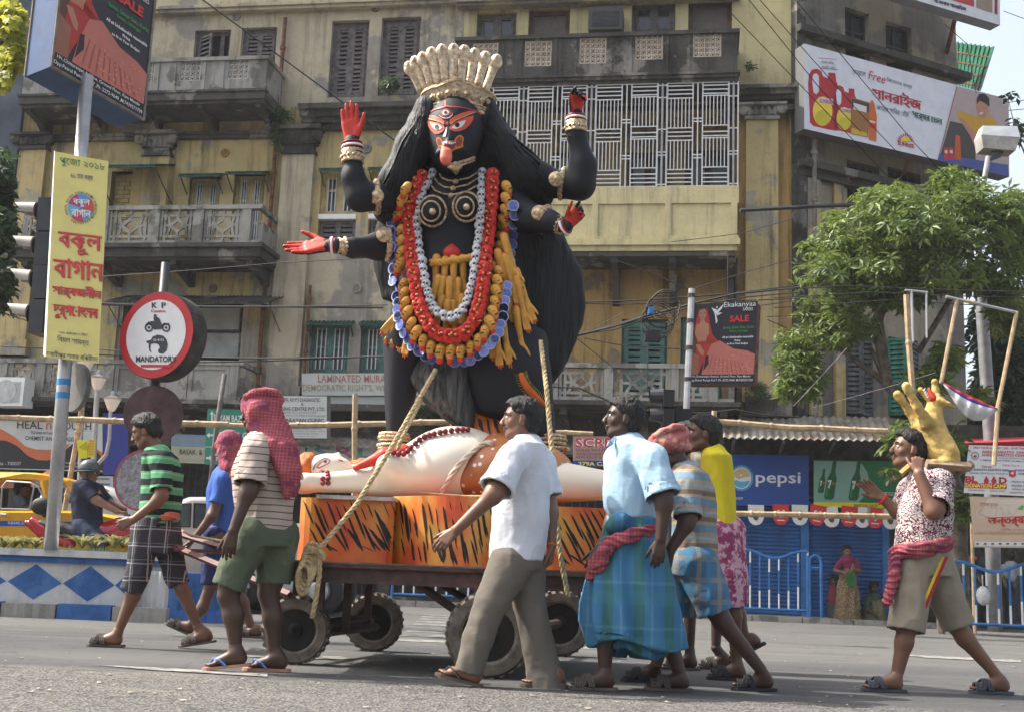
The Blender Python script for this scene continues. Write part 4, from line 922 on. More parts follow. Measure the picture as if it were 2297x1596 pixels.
arc_text(sg,NV,'BAKUL BAGAN SARBOJANIN DURGOTSAB',c,32,math.pi*.85,math.pi*2.25,4.5);arc_text(sg,NV,'বকুলবাগান',c,33,math.pi*.72,math.pi*.28,4.5)
sg.done()
mb=MB();q=sg.P.q;mb.add([q[3],q[0],q[0]+[-.02,.03,.02],q[3]+[-.05,.06,.03]],[(0,1,2,3),(3,2,1,0)]);mb.build('torn_edge',M_WHITE,sg.t)
tl=thing('traffic_light','black four-lamp traffic light seen from the side at the far left','traffic light',P(88,760,13.0))
for i,(bu,bv,vu,vv)in enumerate([(102,443,33,474),(96,520,28,549),(91,595,22,622),(84,672,15,700)]):
 a,b=P(bu-16+i*0,bv,13.0),P(bu+16,bv,13.0);c_,d_=P(bu-22,bv+74,13.0),P(bu+10,bv+74,13.0);off=np.array([.06,.34,0])
 mb=MB();mb.quad8([c_,d_,d_+off,c_+off,a,b,b+off,a+off]);mod=mb.build('lamp_housing',M_STEELD,tl)
 p0,p1=P(bu-20,bv+31,13.12),P(vu,vv-4,13.12);ax=unit(p1-p0);L=np.linalg.norm(p1-p0);mb=MB();up=np.array([0,0,1.0]);sd=unit(np.cross(ax,up));vs=[]
 for j in range(7):
  t_=j/6;r_=.10-.02*t_
  for k in range(13):
   an=math.radians(-25+230*k/12);w_=1 if True else 1;reach=L*t_*(.62+.38*max(0,math.sin(an)));vs.append(p0+ax*reach+r_*(math.cos(an)*sd+math.sin(an)*up))
 fs=[(j*13+k,j*13+k+1,(j+1)*13+k+1,(j+1)*13+k)for j in range(6)for k in range(12)];mb.add(vs,fs);mb.build('visor',mat((.32,.29,.26),.5,var=.2,name='visor_grey'),mod,smooth=True)
 mb=MB();mb.lathe(p0-ax*.01,[(.001,.02),(.05,.015),(.09,0)],14,ax);mb.build('lens',M_BLACK,mod)
def disc(name,label,c,r_,yaw,thick,rim,face,Y,back=None,cat='road sign',vm=1.0):
 cc=P(*c,Y);n=np.array([math.sin(yaw)*-1,-math.cos(yaw),0]);t=thing(name,label,cat,cc-[0,0,r_])
 mb=MB();mb.lathe(cc,[(r_,-thick),(r_,0),(r_*.985,.008)],48,n);mb.build('sign_drum',back or M_DIM,t,smooth=False)
 x=np.cross([0,0,1.0],n);up=np.array([0,0,1.0]);Pn=Panel([cc+r_*(-x+up)*1.0,cc+r_*(x+up),cc+r_*(x-up),cc+r_*(-x-up)])
 if Pn.pt(0,.5)[0]>Pn.pt(1,.5)[0]:Pn.q=Pn.q[[1,0,3,2]]
 return t,Pn,cc,n
CIRC=lambda r,n=48:[(.5+r*.5*math.cos(2*math.pi*k/n),.5+r*.5*math.sin(2*math.pi*k/n))for k in range(n)]
t,Pn,cc,n=disc('round_sign','round red rimmed helmet mandatory sign on a dark post',(351,751),.475,R(21),.24,None,None,12.9,M_DIM)
for nm,r_,off,col in(('rim',.985,.010,(.40,.015,.02)),('face',.80,.014,(.60,.60,.60))):mb=MB();Pn.poly(mb,CIRC(r_),off);mb.build(nm,flatmat(col,.4),t)
ink=MB();redm=MB();wh=MB();U=lambda x,y:(.3514*x,504.7+.3514*y)
def pt4(mb,s,x0,y0,x1,y1,off=.018,bold=.02):(a,b),(c2,d2)=U(x0,y0),U(x1,y1);Pn.ptext(mb,s,[(a,b),(c2,b),(c2,d2),(a,d2)],off,0,bold)
pt4(ink,'K',968,495,1003,530,bold=.03);pt4(ink,'P',1030,495,1060,530,bold=.03);pt4(redm,'Caution',962,540,1057,558);pt4(ink,'MANDATORY',867,835,1125,874,bold=.03)
Pn.ppoly(redm,mp(U,[(898,889),(1092,889),(1092,906),(898,906)]),.018)
for x in(950,1060):Pn.ell(ink,U(x,655),(9.5,10),.018,inner=.62);Pn.ell(ink,U(x,655),(3,3),.018)
Pn.ppoly(ink,mp(U,[(925,640),(945,618),(985,612),(990,600),(1010,605),(1028,640),(1045,625),(1080,628),(1088,660),(1075,640),(1050,640),(1030,665),(985,668),(975,650),(950,636),(935,645)]),.018)
Pn.ppoly(ink,mp(U,[(978,592),(1000,585),(1018,598),(1032,632),(1015,640),(1000,640),(985,665),(975,660),(985,620)]),.019);Pn.ell(ink,U(990,580),(3.5,3.6),.018)
Pn.ppoly(ink,mp(U,[(934,740),(962,733),(975,712),(1005,700),(1040,706),(1062,728),(1070,762),(1062,800),(1040,820),(1015,818),(1008,800),(1020,780),(1012,762),(985,752),(962,760),(958,790),(968,812),(955,805),(948,780),(950,755),(936,752)]),.018)
pt4(wh,'ISI 4151',980,725,1045,742,.022,.01)
ink.build('emblem',flatmat((.03,.035,.045)),t);redm.build('lettering',flatmat((.4,.02,.03)),t);wh.build('lettering',flatmat((.6,.6,.6)),t)
stick('sign_post','dark square post carrying the helmet sign','post',[(372,590),(347,870),(325,1240)],13.15,.05,M_STEELD)
t,Pn,cc,n=disc('round_sign','dark maroon blank round sign directly under the helmet sign',(344,928),.31,R(-10),.03,None,None,13.0,mat((.10,.055,.055),.7,var=.3,sc=5,name='faded_maroon'))
t,Pn,cc,n=disc('round_sign','scratched grey round sign low behind the green striped shirt',(320,1076),.32,R(12),.03,None,None,12.8,mat((.22,.22,.24),.7,var=.25,sc=30,col2=(.10,.09,.09),name='scratched_face'))
mb=MB();Pn.n;ring=CIRC(1.0);inn=CIRC(.93);mb.add([Pn.pt(a,b,.012)for a,b in ring+inn],[(k,(k+1)%48,48+(k+1)%48,48+k)for k in range(48)]);mb.build('rim',flatmat((.25,.05,.06)),t)
t,Pn,cc,n=disc('round_sign','grey back of a round sign clamped to the banner pole',(165,868),.27,R(40),.05,None,None,13.3,mat((.13,.125,.12),.6,var=.2,name='grey_back'))
def bsign(name,label,u0,v0,u1,v1,n,face,back=(.1,.1,.1),depth=.1,dv=0):
 return Sign(name,label,[B.px(u,v,n)for u,v in((u0,v0),(u1,v0+dv),(u1,v1+dv),(u0,v1))],depth,back,face)
sg=bsign('shop_sign','chemist shop sign with orange wave over black at the far left',-20,933,230,1050,1.0,(.50,.50,.48),dv=7)
z2_=Z4(0,869.2,.246);ORG_=(.50,.13,.05)
sg.ppoly((.02,.018,.02),mp(z2_,[(-80,470),(60,480),(160,530),(260,620),(360,655),(470,650),(600,560),(660,510),(760,500),(860,540),(934,640),(934,752),(-80,728)]))
sg.ppoly(ORG_,mp(z2_,[(-80,400),(0,370),(60,400),(140,450),(230,530),(330,560),(440,562),(560,540),(640,500),(600,560),(520,630),(430,660),(340,655),(260,620),(160,530),(60,480),(-80,470)]));sg.ppoly(ORG_,mp(z2_,[(740,490),(820,510),(934,590),(934,640),(860,545),(760,505)]))
for t_,x0,y0,x1,y1,h,c_ in[('HEAL',155,298,385,304,17,(.03,.035,.05)),('n',420,318,470,320,14,ORG_),('TOUCH',525,308,830,316,17,(.03,.035,.05)),('Partner InYour Wellness',285,388,620,400,7,(.1,.08,.08)),('CHEMIST AND DRUGGIST',228,436,735,452,9,(.04,.04,.06)),('Kolkata - 700007',-95,668,192,672,8,(.4,.4,.42)),('healntouch@',595,668,720,672,6,(.4,.4,.42)),('contact@heal',560,700,720,705,6,(.4,.4,.42))]:sg.ptext(c_,t_,*z2_(x0,y0),*z2_(x1,y1),h,.005)
sg.done()
sg=bsign('shop_sign','plain deep blue shop panel beside the chemist sign',231,925,287,1063,1.05,(.02,.03,.20),dv=2);sg.done()
sg=bsign('shop_board','small white lettered board under the blue shop panel',206,1066,254,1115,1.1,(.38,.38,.38),dv=1)
for i,t_ in enumerate(['Covering','Optician','Near','Dial at']):sg.text((.05,.05,.05),t_,.12,.06+.24*i,.85,.20+.24*i,.03)
sg.done()
sg=bsign('shop_sign','faded blue and cream painted shop board behind the green road sign',384,972,462,1036,.9,(.34,.32,.24),dv=3);sg.rect((.16,.24,.33),0,.0,1,.42);sg.text((.28,.27,.22),'তাম্বুল ভান্ডার',.02,.08,.98,.40,.04);sg.text((.06,.05,.05),'BASAK  &',.25,.52,.9,.70,.01);sg.text((.35,.32,.3),'~~~~',.2,.82,.9,.92);sg.done()
FR=Frame(P(500,980,18.0),-.1)
GRS=(.03,.20,.16);gs=Sign('road_sign','green direction board with white arrows seen past the red headscarf',[FR.px(u,v)for u,v in((466,916),(556,918),(553,957),(462,954))],.04,(.1,.1,.1),GRS,cat='road sign')
gs.ptext((.6,.62,.62),'SHYAM BAZAR / B T RD',479,928,600,934,15,.02);gs.ppoly((.6,.62,.62),[(474,948),(474,928),(471,928),(475.5,921),(480,928),(477,928),(477,948)]);gs.done()
gs=Sign('road_sign','lower green direction board with two arrows under the first one',[FR.px(u,v)for u,v in((462,957),(560,960),(556,1042),(458,1040))],.04,(.1,.1,.1),GRS,cat='road sign')
gs.ptext((.6,.62,.62),'NIMTALA GHAT / P.',485,967,600,970,15,.02);gs.ptext((.6,.62,.62),'HOWRAH',485,1018,552,1019,14,.02);gs.rect((.45,.5,.5),0,.52,1,.54)
gs.ppoly((.6,.62,.62),[(463,975),(470,969),(470,973),(481,973),(481,977),(470,977),(470,981)]);gs.ppoly((.6,.62,.62),[(477,1026),(470,1020),(470,1024),(462,1024),(462,1028),(470,1028),(470,1032)]);gs.done()
stick('sign_post','thin leaning grey post holding the green road signs','post',[(504,838),(486,955),(470,1100),(458,1290)],17.8,.035,M_WOODG)
sg=bsign('signboard','faded white signboard with worn red and olive lettering over the awning',677,837,1010,886,.5,(.40,.42,.40),dv=0)
sg.ptext((.33,.13,.12),'LAMINATED MURALING',713,840,905,840,17,.01);sg.ptext((.28,.25,.13),"DEMOCRATIC RIGHT'S, WEST BENGAL",679,861,945,862,17,.01)
for i in range(26):x,y=random.uniform(.02,.6),random.uniform(.05,.9);sg.poly((.45,.46,.44),[(x,y),(x+random.uniform(.01,.03),y+.02),(x+.012,y+random.uniform(.05,.2))])
sg.done()
sg=bsign('signboard','blank weathered white board below the faded lettering',742,889,1010,921,.45,(.36,.37,.36));sg.done()
sg=bsign('clinic_sign','white clinic signboard full of grey lettering beside the red headscarf',613,887,733,981,1.5,(.44,.45,.44),(.22,.22,.22),.25,dv=1)
for t_,a0,b0,a1,b1,bo in[("DR. ROY'S DIAGNOSTIC",.2,.04,.88,.13,.02),('&',.52,.15,.57,.23,.01),('IMAGING CENTRE PVT. LTD.',.02,.26,.97,.35,.02),('(BORN TO CARE SINCE 1987)',.2,.38,.8,.42,.0),('LIFE SMILE, 255A/16, C.R. AVENUE, PHONE 555-4840',.03,.45,.97,.49,0),('UTTARAYAN CLINIC',.05,.53,.95,.62,.03),('275A, C.R. AVENUE, KOL - 6',.18,.65,.85,.69,.0),('Narendra Nath Clinic',.16,.72,.9,.79,.01),('36424 (HOME SERVICE, PH: 2554 - 6547)',.05,.82,.96,.86,0),('59, DURGA CHARAN MITRO STREET',.1,.88,.86,.915,0),('OPEN TIME - 6.30 am TO 8pm',.15,.94,.8,.975,0)]:sg.text((.10,.11,.12),t_,a0,b0,a1,b1,bo)
for a in range(5):sg.poly((.12,.2,.22),[(.09,.13),(.05+.025*a,.06),(.065+.025*a,.05)])
sg.done()
sg=bsign('shop_sign','pale diagnostics shop sign with pink and teal capitals behind the head of the lying statue',655,996,872,1068,1.1,(.40,.43,.40),dv=3)
for t_,x0,x1,c_ in(('S',704,742,(.10,.26,.36)),('R',754,796,(.38,.12,.20)),('L',800,840,(.10,.28,.28))):sg.ptext(c_,t_,x0,1000,x1,1001,25,.02)
sg.ptext((.10,.28,.28),'Diagnostics',678,1030,815,1033,13,.0);sg.ptext((.06,.2,.45),'আপনার সেবায়',790,1046,860,1048,11,0);sg.ppoly((.10,.08,.14),[(684,1004),(690,1002),(688,1014),(696,1020),(684,1022),(682,1026),(698,1026),(698,1028),(680,1028),(680,1020),(686,1018)]);sg.done()
sg=bsign('shop_sign','red and white saree printers sign behind the light blue shirt',1285,977,1440,1046,1.0,(.36,.22,.19),dv=1)
sg.rect((.03,.04,.20),0,.79,1,1);
for t_,a0,b0,a1,b1,c_,bo in[('SCREEN',.04,.06,.86,.36,(.72,.68,.66),.06),('SCREEN',.04,.06,.86,.36,(.50,.03,.05),.02),('SAREE PRINTERS, BLOCK',.04,.42,.9,.50,(.08,.06,.1),0),('DISCHARGE PRINT',.06,.53,.8,.62,(.25,.05,.12),.01),('APPLIQUE & HAND WORK',.04,.65,.9,.74,(.08,.06,.1),0),('279A C.R. AVENUE',.08,.83,.98,.96,(.65,.55,.05),.03)]:sg.text(c_,t_,a0,b0,a1,b1,bo)
sg.done()
z6=Z4(1624,953.3,.4027)
sg=bsign('shop_sign','blue cola shop sign with round bottle cap logo over the blue shutter',1619,1018,1814,1132,.5,(.02,.07,.30),dv=2)
sg.ptext((.70,.72,.76),'pepsi',1695,1057,1796,1058,33,.015);c=(1663,1071)
sg.ppoly((.08,.33,.55),[(c[0]+(26+1.6*(k%2))*math.cos(2*math.pi*k/44),c[1]+(28+1.6*(k%2))*math.sin(2*math.pi*k/44))for k in range(44)]);sg.ell((.66,.68,.7),c,(22,24))
sg.ppoly((.55,.42,.2),[(c[0]+20*math.cos(math.pi+.25+2.7*k/14),c[1]+22*math.sin(math.pi+.25+2.7*k/14))for k in range(15)]+[(c[0]+8,c[1]-2),(c[0]-6,c[1]+2)]);sg.ppoly((.10,.38,.58),[(c[0]+20*math.cos(.25+2.5*k/14),c[1]+22*math.sin(.25+2.5*k/14))for k in range(15)]+[(c[0]-12,c[1]+4),(c[0],c[1]+8),(c[0]+10,c[1]+7)])
sg.ell((.6,.6,.62),(c[0]-1,c[1]-7),(2.5,3));sg.ptext((.55,.57,.6),'SANTOSH SHOP',1612,1113,1667,1113.5,6,.02);sg.done()
sg=bsign('shop_sign','green lime soda shop sign with bottles and a yellow strip',1826,1030,2027,1137,.5,(.015,.15,.05),dv=4)
sg.ppoly((.22,.40,.33),mp(z6,[(500,195),(760,200),(800,260),(810,320),(790,380),(750,430),(500,425)]));sg.ppoly((.75,.66,.02),mp(z6,[(500,425),(1000,433),(1000,462),(500,452)]));sg.ptext((.03,.10,.05),'SANTOSH SHOP',*z6(722,436),*z6(855,439),7,.02)
for x,y,s_ in((600,195,1.0),(735,200,1.0),(548,240,.62)):
 J=lambda p:[z6(x+(a-(b-100)*.16)*s_,y+b*s_)for a,b in p]
 sg.ppoly((.01,.10,.03),J([(-8,0),(12,0),(14,60),(28,100),(30,205),(20,218),(-18,216),(-26,200),(-24,100),(-10,60)]));sg.ppoly((.05,.28,.08),J([(-18,110),(-10,108),(-10,200),(-18,198)]));a,b=J([(-20,108),(24,112)]);sg.ptext((.7,.72,.7),'7',a[0],a[1],a[0]+9*s_,a[1],19*s_,.05);sg.ptext((.6,.08,.05),'up',a[0]+9*s_,a[1]+5*s_,a[0]+17*s_,a[1]+5*s_,8*s_,.05)
sg.ptext((.7,.72,.7),'7',*z6(900,268),*z6(935,266),28,.05,.2);sg.ell((.5,.05,.04),z6(948,290),(10,9));sg.ptext((.7,.7,.7),'up',*z6(930,278),*z6(966,280),9,.03);sg.ptext((.55,.6,.55),'আমরা েতা',*z6(885,368),*z6(980,372),9,.0);sg.ptext((.55,.6,.55),'like this!',*z6(890,395),*z6(982,400),10,.0,.2);sg.done()
FX=Frame(P(2200,1050,19.0),.0);z7=Z4(2018.8,953.3,.281)
sg=Sign('cloth_banner','white blood donation camp banner with red lettering',[FX.px(u,v)for u,v in((2173,997),(2345,1001),(2345,1114),(2162,1104))],.01,(.5,.5,.5),(.60,.60,.60),cat='banner',facename='cloth')
RR,NB=(.42,.03,.04),(.03,.05,.16)
for t_,x0,y0,x1,y1,h,c_,bo in[('HELP SAVE A ARMY LIFE... GIVE THE GIFT',585,165,1060,175,5,RR,.01),('AHKIL  BHARATIYA  KSHATRIYA',655,198,1085,205,6,RR,.02),('AHKIL BHARATIYA KSHATRIYA',650,222,1080,230,6,RR,.02),('A Social Welfare Organisation',790,252,1060,258,4.5,NB,0),('5, NIMTALA GHAT STREET, (DUMKA GALI)',640,268,1030,280,4.5,NB,.01),('Invites You to',820,304,955,310,5,RR,0),('Venue :',650,314,748,317,6,RR,.01),('AHKIL BHARATIYA KSHATRIYA SAMAJ',525,340,868,346,6.5,NB,.02),('25, Nimtala Ghat Street, Kolkata-6',518,366,860,374,5.5,(.1,.12,.14),0),('BL',520,400,620,403,15,RR,.05),('D',790,410,855,412,15,RR,.05),('SUNDAY',920,346,1010,348,5,NB,.02),('FROM 9',945,374,1010,376,5,NB,.01),('रक्तदान शिविर',890,434,1030,440,7,NB,.0),('भारतीय सेना',890,464,1030,470,7,NB,.0),('मनोबल बढ़ाने',890,494,1030,500,7,NB,.0),('PRAKASH SINGH',545,506,672,510,4,RR,0),('SEKHAR SINGH',718,512,838,516,4,RR,0),('SARKAR BUX SINGH',875,524,1040,530,4.5,RR,0)]:sg.ptext(c_,t_,*z7(x0,y0),*z7(x1,y1),h,bo)
sg.ppoly(RR,mp(z7,[(520,455),(852,466),(852,506),(518,494)]));sg.ptext((.75,.65,.05),'DONATION CAMP',*z7(525,460),*z7(848,470),9,.03)
for x in(690,750):sg.ppoly(RR,mp(z7,[(x,398),(x+14,425),(x+23,440),(x+15,458),(x,464),(x-15,458),(x-23,440),(x-14,425)]))
sg.ell((.2,.22,.25),z7(600,240),(9,9),inner=.75);sg.ell(RR,z7(600,245),(4,3));sg.ppoly(RR,mp(z7,[(870,355),(925,355),(925,400),(898,415),(870,400)]));sg.ppoly((.65,.65,.65),mp(z7,[(893,368),(902,368),(902,374),(910,374),(910,383),(902,383),(902,390),(893,390),(893,383),(885,383),(885,374),(893,374)]));sg.done()
sg=Sign('cloth_banner','cream festival banner with red Bengali lettering and flourishes',[FX.px(u,v)for u,v in((2175,1112),(2345,1116),(2345,1228),(2186,1226))],.01,(.5,.45,.4),(.52,.38,.27),cat='banner',facename='cloth')
sg.ppoly((.60,.50,.40),[(2215,1116),(2345,1120),(2345,1160),(2240,1165),(2200,1150)]);sg.ppoly((.6,.6,.58),mp(z7,[(595,925),(1160,930),(1160,962),(600,962)]));sg.ppoly((.45,.28,.08),mp(z7,[(590,858),(1160,862),(1160,868),(590,864)]))
sg.ptext((.45,.02,.02),'অন্তর্যামী',*z7(700,708),*z7(1080,690),30,.03);sg.ptext((.4,.15,.1),'েসবাবৃন্দ',*z7(640,612),*z7(790,622),11,0);sg.ptext((.35,.15,.1),'পূজা মণ্ডপে আপনাকে স্বাগত জানাই ২০১৮',*z7(615,842),*z7(1060,848),4,0);sg.ptext((.35,.15,.1),'শারদীয় শুভেচ্ছা',*z7(800,820),*z7(990,822),6,0)
for i in range(6):
 a=random.uniform(0,6);cx,cy=2200+i*14,1140+random.uniform(-12,12);sg.ell((.62,.52,.42),(cx,cy),(10,12),inner=.85)
for x in range(620,1000,60):sg.ell((.15,.15,.2),z7(x,943),(4,2.4))
sg.ppoly((.10,.35,.06),mp(z7,[(940,660),(970,635),(990,640),(985,665),(955,672)]));sg.done()
mb=MB();a=[P(2150,1000,20.5),P(2160,992,20.5),P(2400,984,20.5),P(2400,1006,20.5)];mb.quad8([P(2155,1010,20.2),P(2400,1012,20.2),P(2400,1012,24),P(2155,1010,24),P(2160,993,20.2),P(2400,985,20.2),P(2400,975,24),P(2170,983,24)])
cn=thing('canopy','red cloth stall canopy above the blood donation banner','canopy',P(2240,1010,20.5));mb.build('cloth_roof',mat((.30,.02,.03),.8,name='red_cloth'),cn)
for u in(2175,2330):mb=MB();a=P(u,1005,20.4);mb.tube([a,a*[1,1,0]],.03,6);mb.build('pole',M_BAMBOO,cn)
mb=MB();s0_,s1_=B.at(1622,1000,1.6)[0],B.at(2015,1000,1.6)[0];corr(mb,B,s0_,s1_,3.95,3.33,.1,1.5,.14,.022);ta=thing('tin_awning','rusty corrugated tin awning over the two drinks signs','awning',B.p((s0_+s1_)/2,3.3,1.0));mb.build('tin_sheet',M_TIN,ta)
for i in range(4):mb=MB();s=s0_+.2+(s1_-s0_-.4)*i/3;mb.tube([B.p(s,3.28,1.45),B.p(s,3.2,.3)],.03,6);mb.build('rafter',M_WOODG,ta)
for nm,u0,u1,v0,v1 in(('tin_awning',640,862,968,1000),):
 mb=MB();a,b=B.at(u0,v1,1.3)[0],B.at(u1,v1,1.3)[0];zb_=B.at(750,v1,1.3)[1];corr(mb,B,a,b,zb_+.35,zb_,.0,1.3,.14,.02);ta=thing(nm,'grey corrugated awning under the white clinic signboard','awning',B.p((a+b)/2,zb_,.8));mb.build('tin_sheet',M_TIN,ta)
bz=[(178,498,0,0),(317,496,1,0),(423,498,0,0),(521,500,1,-.15),(597,510,0,.2),(697,506,1,-.1),(770,512,0,0),(842,514,1,-.05),(927,520,0,.05)]
FLB=0
for i,(x,y,c_,rot)in enumerate(bz):
 u,v=z6(x,y);ctr=B.px(u,v,.95);w_,h_=.15,.19;ca,sa_=math.cos(rot),math.sin(rot)
 loc=lambda a,b:ctr+B.s*(a*w_*ca-b*h_*sa_)+np.array([0,0,1])*(b*h_*ca+a*w_*sa_)
 out=[(-1,1),(1,1),(.96,-.3),(.75,-.7),(.4,-.93),(0,-1),(-.4,-.93),(-.75,-.7),(-.96,-.3)]
 o=thing('pennant',['white','red'][c_]+' ice cream pennant, number '[:0]+'','flag',ctr+[0,0,h_],'pennants hung along the bamboo rail')
 o['label']=['first white pennant, just right of the cola sign corner','first red pennant with a white heart, under the cola sign','second white pennant, straddling the two blue shutters','tilted red pennant under the left end of the soda sign','slanting white pennant under the soda bottles','red pennant under the middle of the soda sign','white pennant between two red ones under the soda sign','last red pennant before the carrier on the bamboo line','last white pennant beside the raised hand of the carrier'][i]
 mb=MB();mb.extrude([loc(*p_)for p_ in out],B.n*.006);mb.build('cloth',flatmat([(.60,.60,.58),(.50,.03,.03)][c_]),o)
 mb=MB();q=lambda a,b,off=.012:loc(a,b)+B.n*off
 if c_:
  H_=[(0,-.35),(-.5,.15),(-.5,.4),(-.25,.5),(0,.3),(.25,.5),(.5,.4),(.5,.15)];mb.flat([q(*p_)for p_ in H_]);m3=MB();m3.flat([q(a*.6,b*.6+.05,.014)for a,b in H_]);m3.build('emblem',flatmat((.50,.03,.03)),o);mb.flat([q(-.45,-.5),q(.45,-.5),q(.45,-.6),q(-.45,-.6)]);mb.build('emblem',flatmat((.62,.6,.58)),o)
 else:
  mb.flat([q(.35*math.cos(k*.7)*(1+.2*(k%2)),-.05+.5*math.sin(k*.7))for k in range(9)]);mb.build('emblem',flatmat((.10,.05,.04)),o)
def bamboo(label,pts,Y,r=.038,group='bamboo barricade poles'):
 p3=[P(u,v,y)for(u,v),y in zip(pts,Y if hasattr(Y,'__len__')else[Y]*len(pts))];t=thing('bamboo_pole',label,'bamboo pole',p3[-1],group)
 path,rs=[],[];tot=np.linalg.norm(p3[-1]-p3[0]);N=max(3,int(tot/.38))
 for i in range(N+1):
  p_=p3[0]+(p3[-1]-p3[0])*i/N+np.array([0,0,-.0])+RNG.uniform(-.006,.006,3)
  d=unit(p3[-1]-p3[0])
  path+=[p_-d*.03,p_-d*.008,p_+d*.008,p_+d*.03]if 0<i<N else[p_];rs+=[r,r*1.22,r*1.22,r]if 0<i<N else[r]
 mb=MB();mb.tube(path,rs,7);mb.build('culm',M_BAMBOO,t);return t
bamboo('long bamboo rail running behind the yellow banner pole',[(-30,935),(330,945)],15.0);bamboo('bamboo rail lashed from the maroon sign to the green road sign',[(300,946),(512,951)],15.1);bamboo('bamboo rail behind the red headscarf and green road sign',[(400,950),(640,957)],15.2,.034)
bamboo('bamboo rail crossing behind the black legs of the goddess',[(600,956),(1080,943)],15.2);bamboo('bamboo rail ending right of the goddess at the dark shop',[(1150,965),(1330,972)],15.4,.03)
bamboo('rusty orange bamboo rail left of the drinks shop awning',[(1588,943),(1800,961)],16.0,.042);bamboo('bamboo rail meeting the tree leaves above the drinks signs',[(1770,957),(1990,966)],16.2,.042);bamboo('bamboo rail in front of the pennants',[(1630,1151),(2015,1157)],20.5,.05)
bamboo('upright bamboo beside the pale diagnostics sign',[(797,884),(793,1200)],15.0,.036);bamboo('leaning bamboo beside the chemist sign',[(186,900),(153,1075),(140,1180)],18.2);bamboo('short upright bamboo left of the cola sign',[(1602,922),(1597,1060)],16.0,.036)
bamboo('tall upright bamboo above the head of the carrier',[(2034,661),(2052,985)],12.5,.032)
ft=thing('banner_frame','empty wooden banner frame leaning in front of the tree','frame',P(2190,1060,14.0));z8=Z4(1736.2,504.7,.3163)
for a,b,m_,r_ in[((1300,530),(1185,1120),M_BAMBOO,.024),((1722,620),(1585,1300),M_BAMBOO,.024),((1300,530),(1420,552),M_BAMBOO,.02),((1220,508),(1728,622),M_STEEL,.018),((975,465),(985,830),M_STEEL,.016),((930,462),(1090,478),M_STEEL,.014),((1080,480),(1083,800),M_STEEL,.012),((1590,1290),(1560,1700),M_BAMBOO,.026)]:
 mb=MB();mb.tube([P(*z8(*a),14.0),P(*z8(*b),14.0)],r_,6);mb.build('frame_bar',m_,ft)
vs=[];c4=[P(*z8(*q_),13.95)for q_ in((1180,1105),(1590,1300),(1560,1370),(1260,1225))];vs=[];N1,N2=24,8;fc=[]
top=lambda a:np.array(z8(1180+410*a,1105+195*a-30*math.sin(a*3.1)*0));bot=lambda a:np.array(z8(1215+370*a,1140+170*a+150*math.sin(math.pi*a)))
for i in range(N1+1):
 for j in range(N2+1):
  a,b=i/N1,j/N2;q_=top(a)*(1-b)+bot(a)*b;vs.append(P(q_[0],q_[1],13.95-.10*math.sin(b*3.14)*math.sin(a*3.14)+.02*math.sin(a*31+b*4)))
ct=thing('hanging_cloth','torn white and red flag cloth sagging from the empty frame','cloth',vs[0]);mi=[2 if j<1 else(1 if j<2 else 0)for i in range(N1)for j in range(N2)]
vv=vs+[p_+[0,.012,0]for p_ in vs];n_=len(vs);fs=[(i*(N2+1)+j,i*(N2+1)+j+1,(i+1)*(N2+1)+j+1,(i+1)*(N2+1)+j)for i in range(N1)for j in range(N2)]
mesh_obj('cloth',vv,fs+[tuple(n_+k for k in f[::-1])for f in fs],[mat((.5,.5,.5),.9,name='white_cloth'),mat((.03,.03,.2),.9),mat((.45,.03,.04),.9)],ct,True,mi+mi)
sl_=thing('street_lamp','street lamp with boxy grey head at the upper right edge','street lamp',G(2225,1420)*[1,1,0]+[0,0,0]);YL=21.5
ORG[sl_.name]=P(2222,1300,YL)*[1,1,0];sl_.location=Vector(ORG[sl_.name])
mb=MB();mb.tube([P(2217,352,YL),P(2198,460,YL),P(2196,560,YL+.2),P(2203,700,YL+.3),P(2222,990,YL+.3),P(2226,1200,YL+.3),P(2226,1200,YL+.3)*[1,1,0]],[.05,.05,.055,.11,.12,.13,.13],12);mb.build('post',mat((.24,.24,.25),.5,.3,var=.2,name='dull_pole'),sl_,smooth=True)
c4=[(2204,312),(2288,322)];mb=MB();a0,a1=P(2208,280,YL),P(2285,281,YL);b0,b1=P(2201,302,YL),P(2289,308,YL);dp=np.array([0,.35,0]);mb.quad8([b0,b1,b1+dp,b0+dp,a0+dp*.15,a1+dp*.15,a1+dp*.8,a0+dp*.8]);mb.build('lamp_head',M_WHITEM,sl_)
mb=MB();g0,g1=P(2206,332,YL),P(2278,338,YL);mb.quad8([g0,g1,g1+dp,g0+dp,b0+[0,0,-.003],b1+[0,0,-.003],b1+dp+[0,0,-.003],b0+dp+[0,0,-.003]]);mb.build('diffuser',mat((.35,.33,.30),.3,var=.2,name='dirty_diffuser'),sl_)
mb=MB();mb.tube([P(2246,330,YL+.17),P(2236,345,YL+.17),P(2218,358,YL)],[.12,.10,.05],8);mb.build('lamp_neck',M_STEELD,sl_)
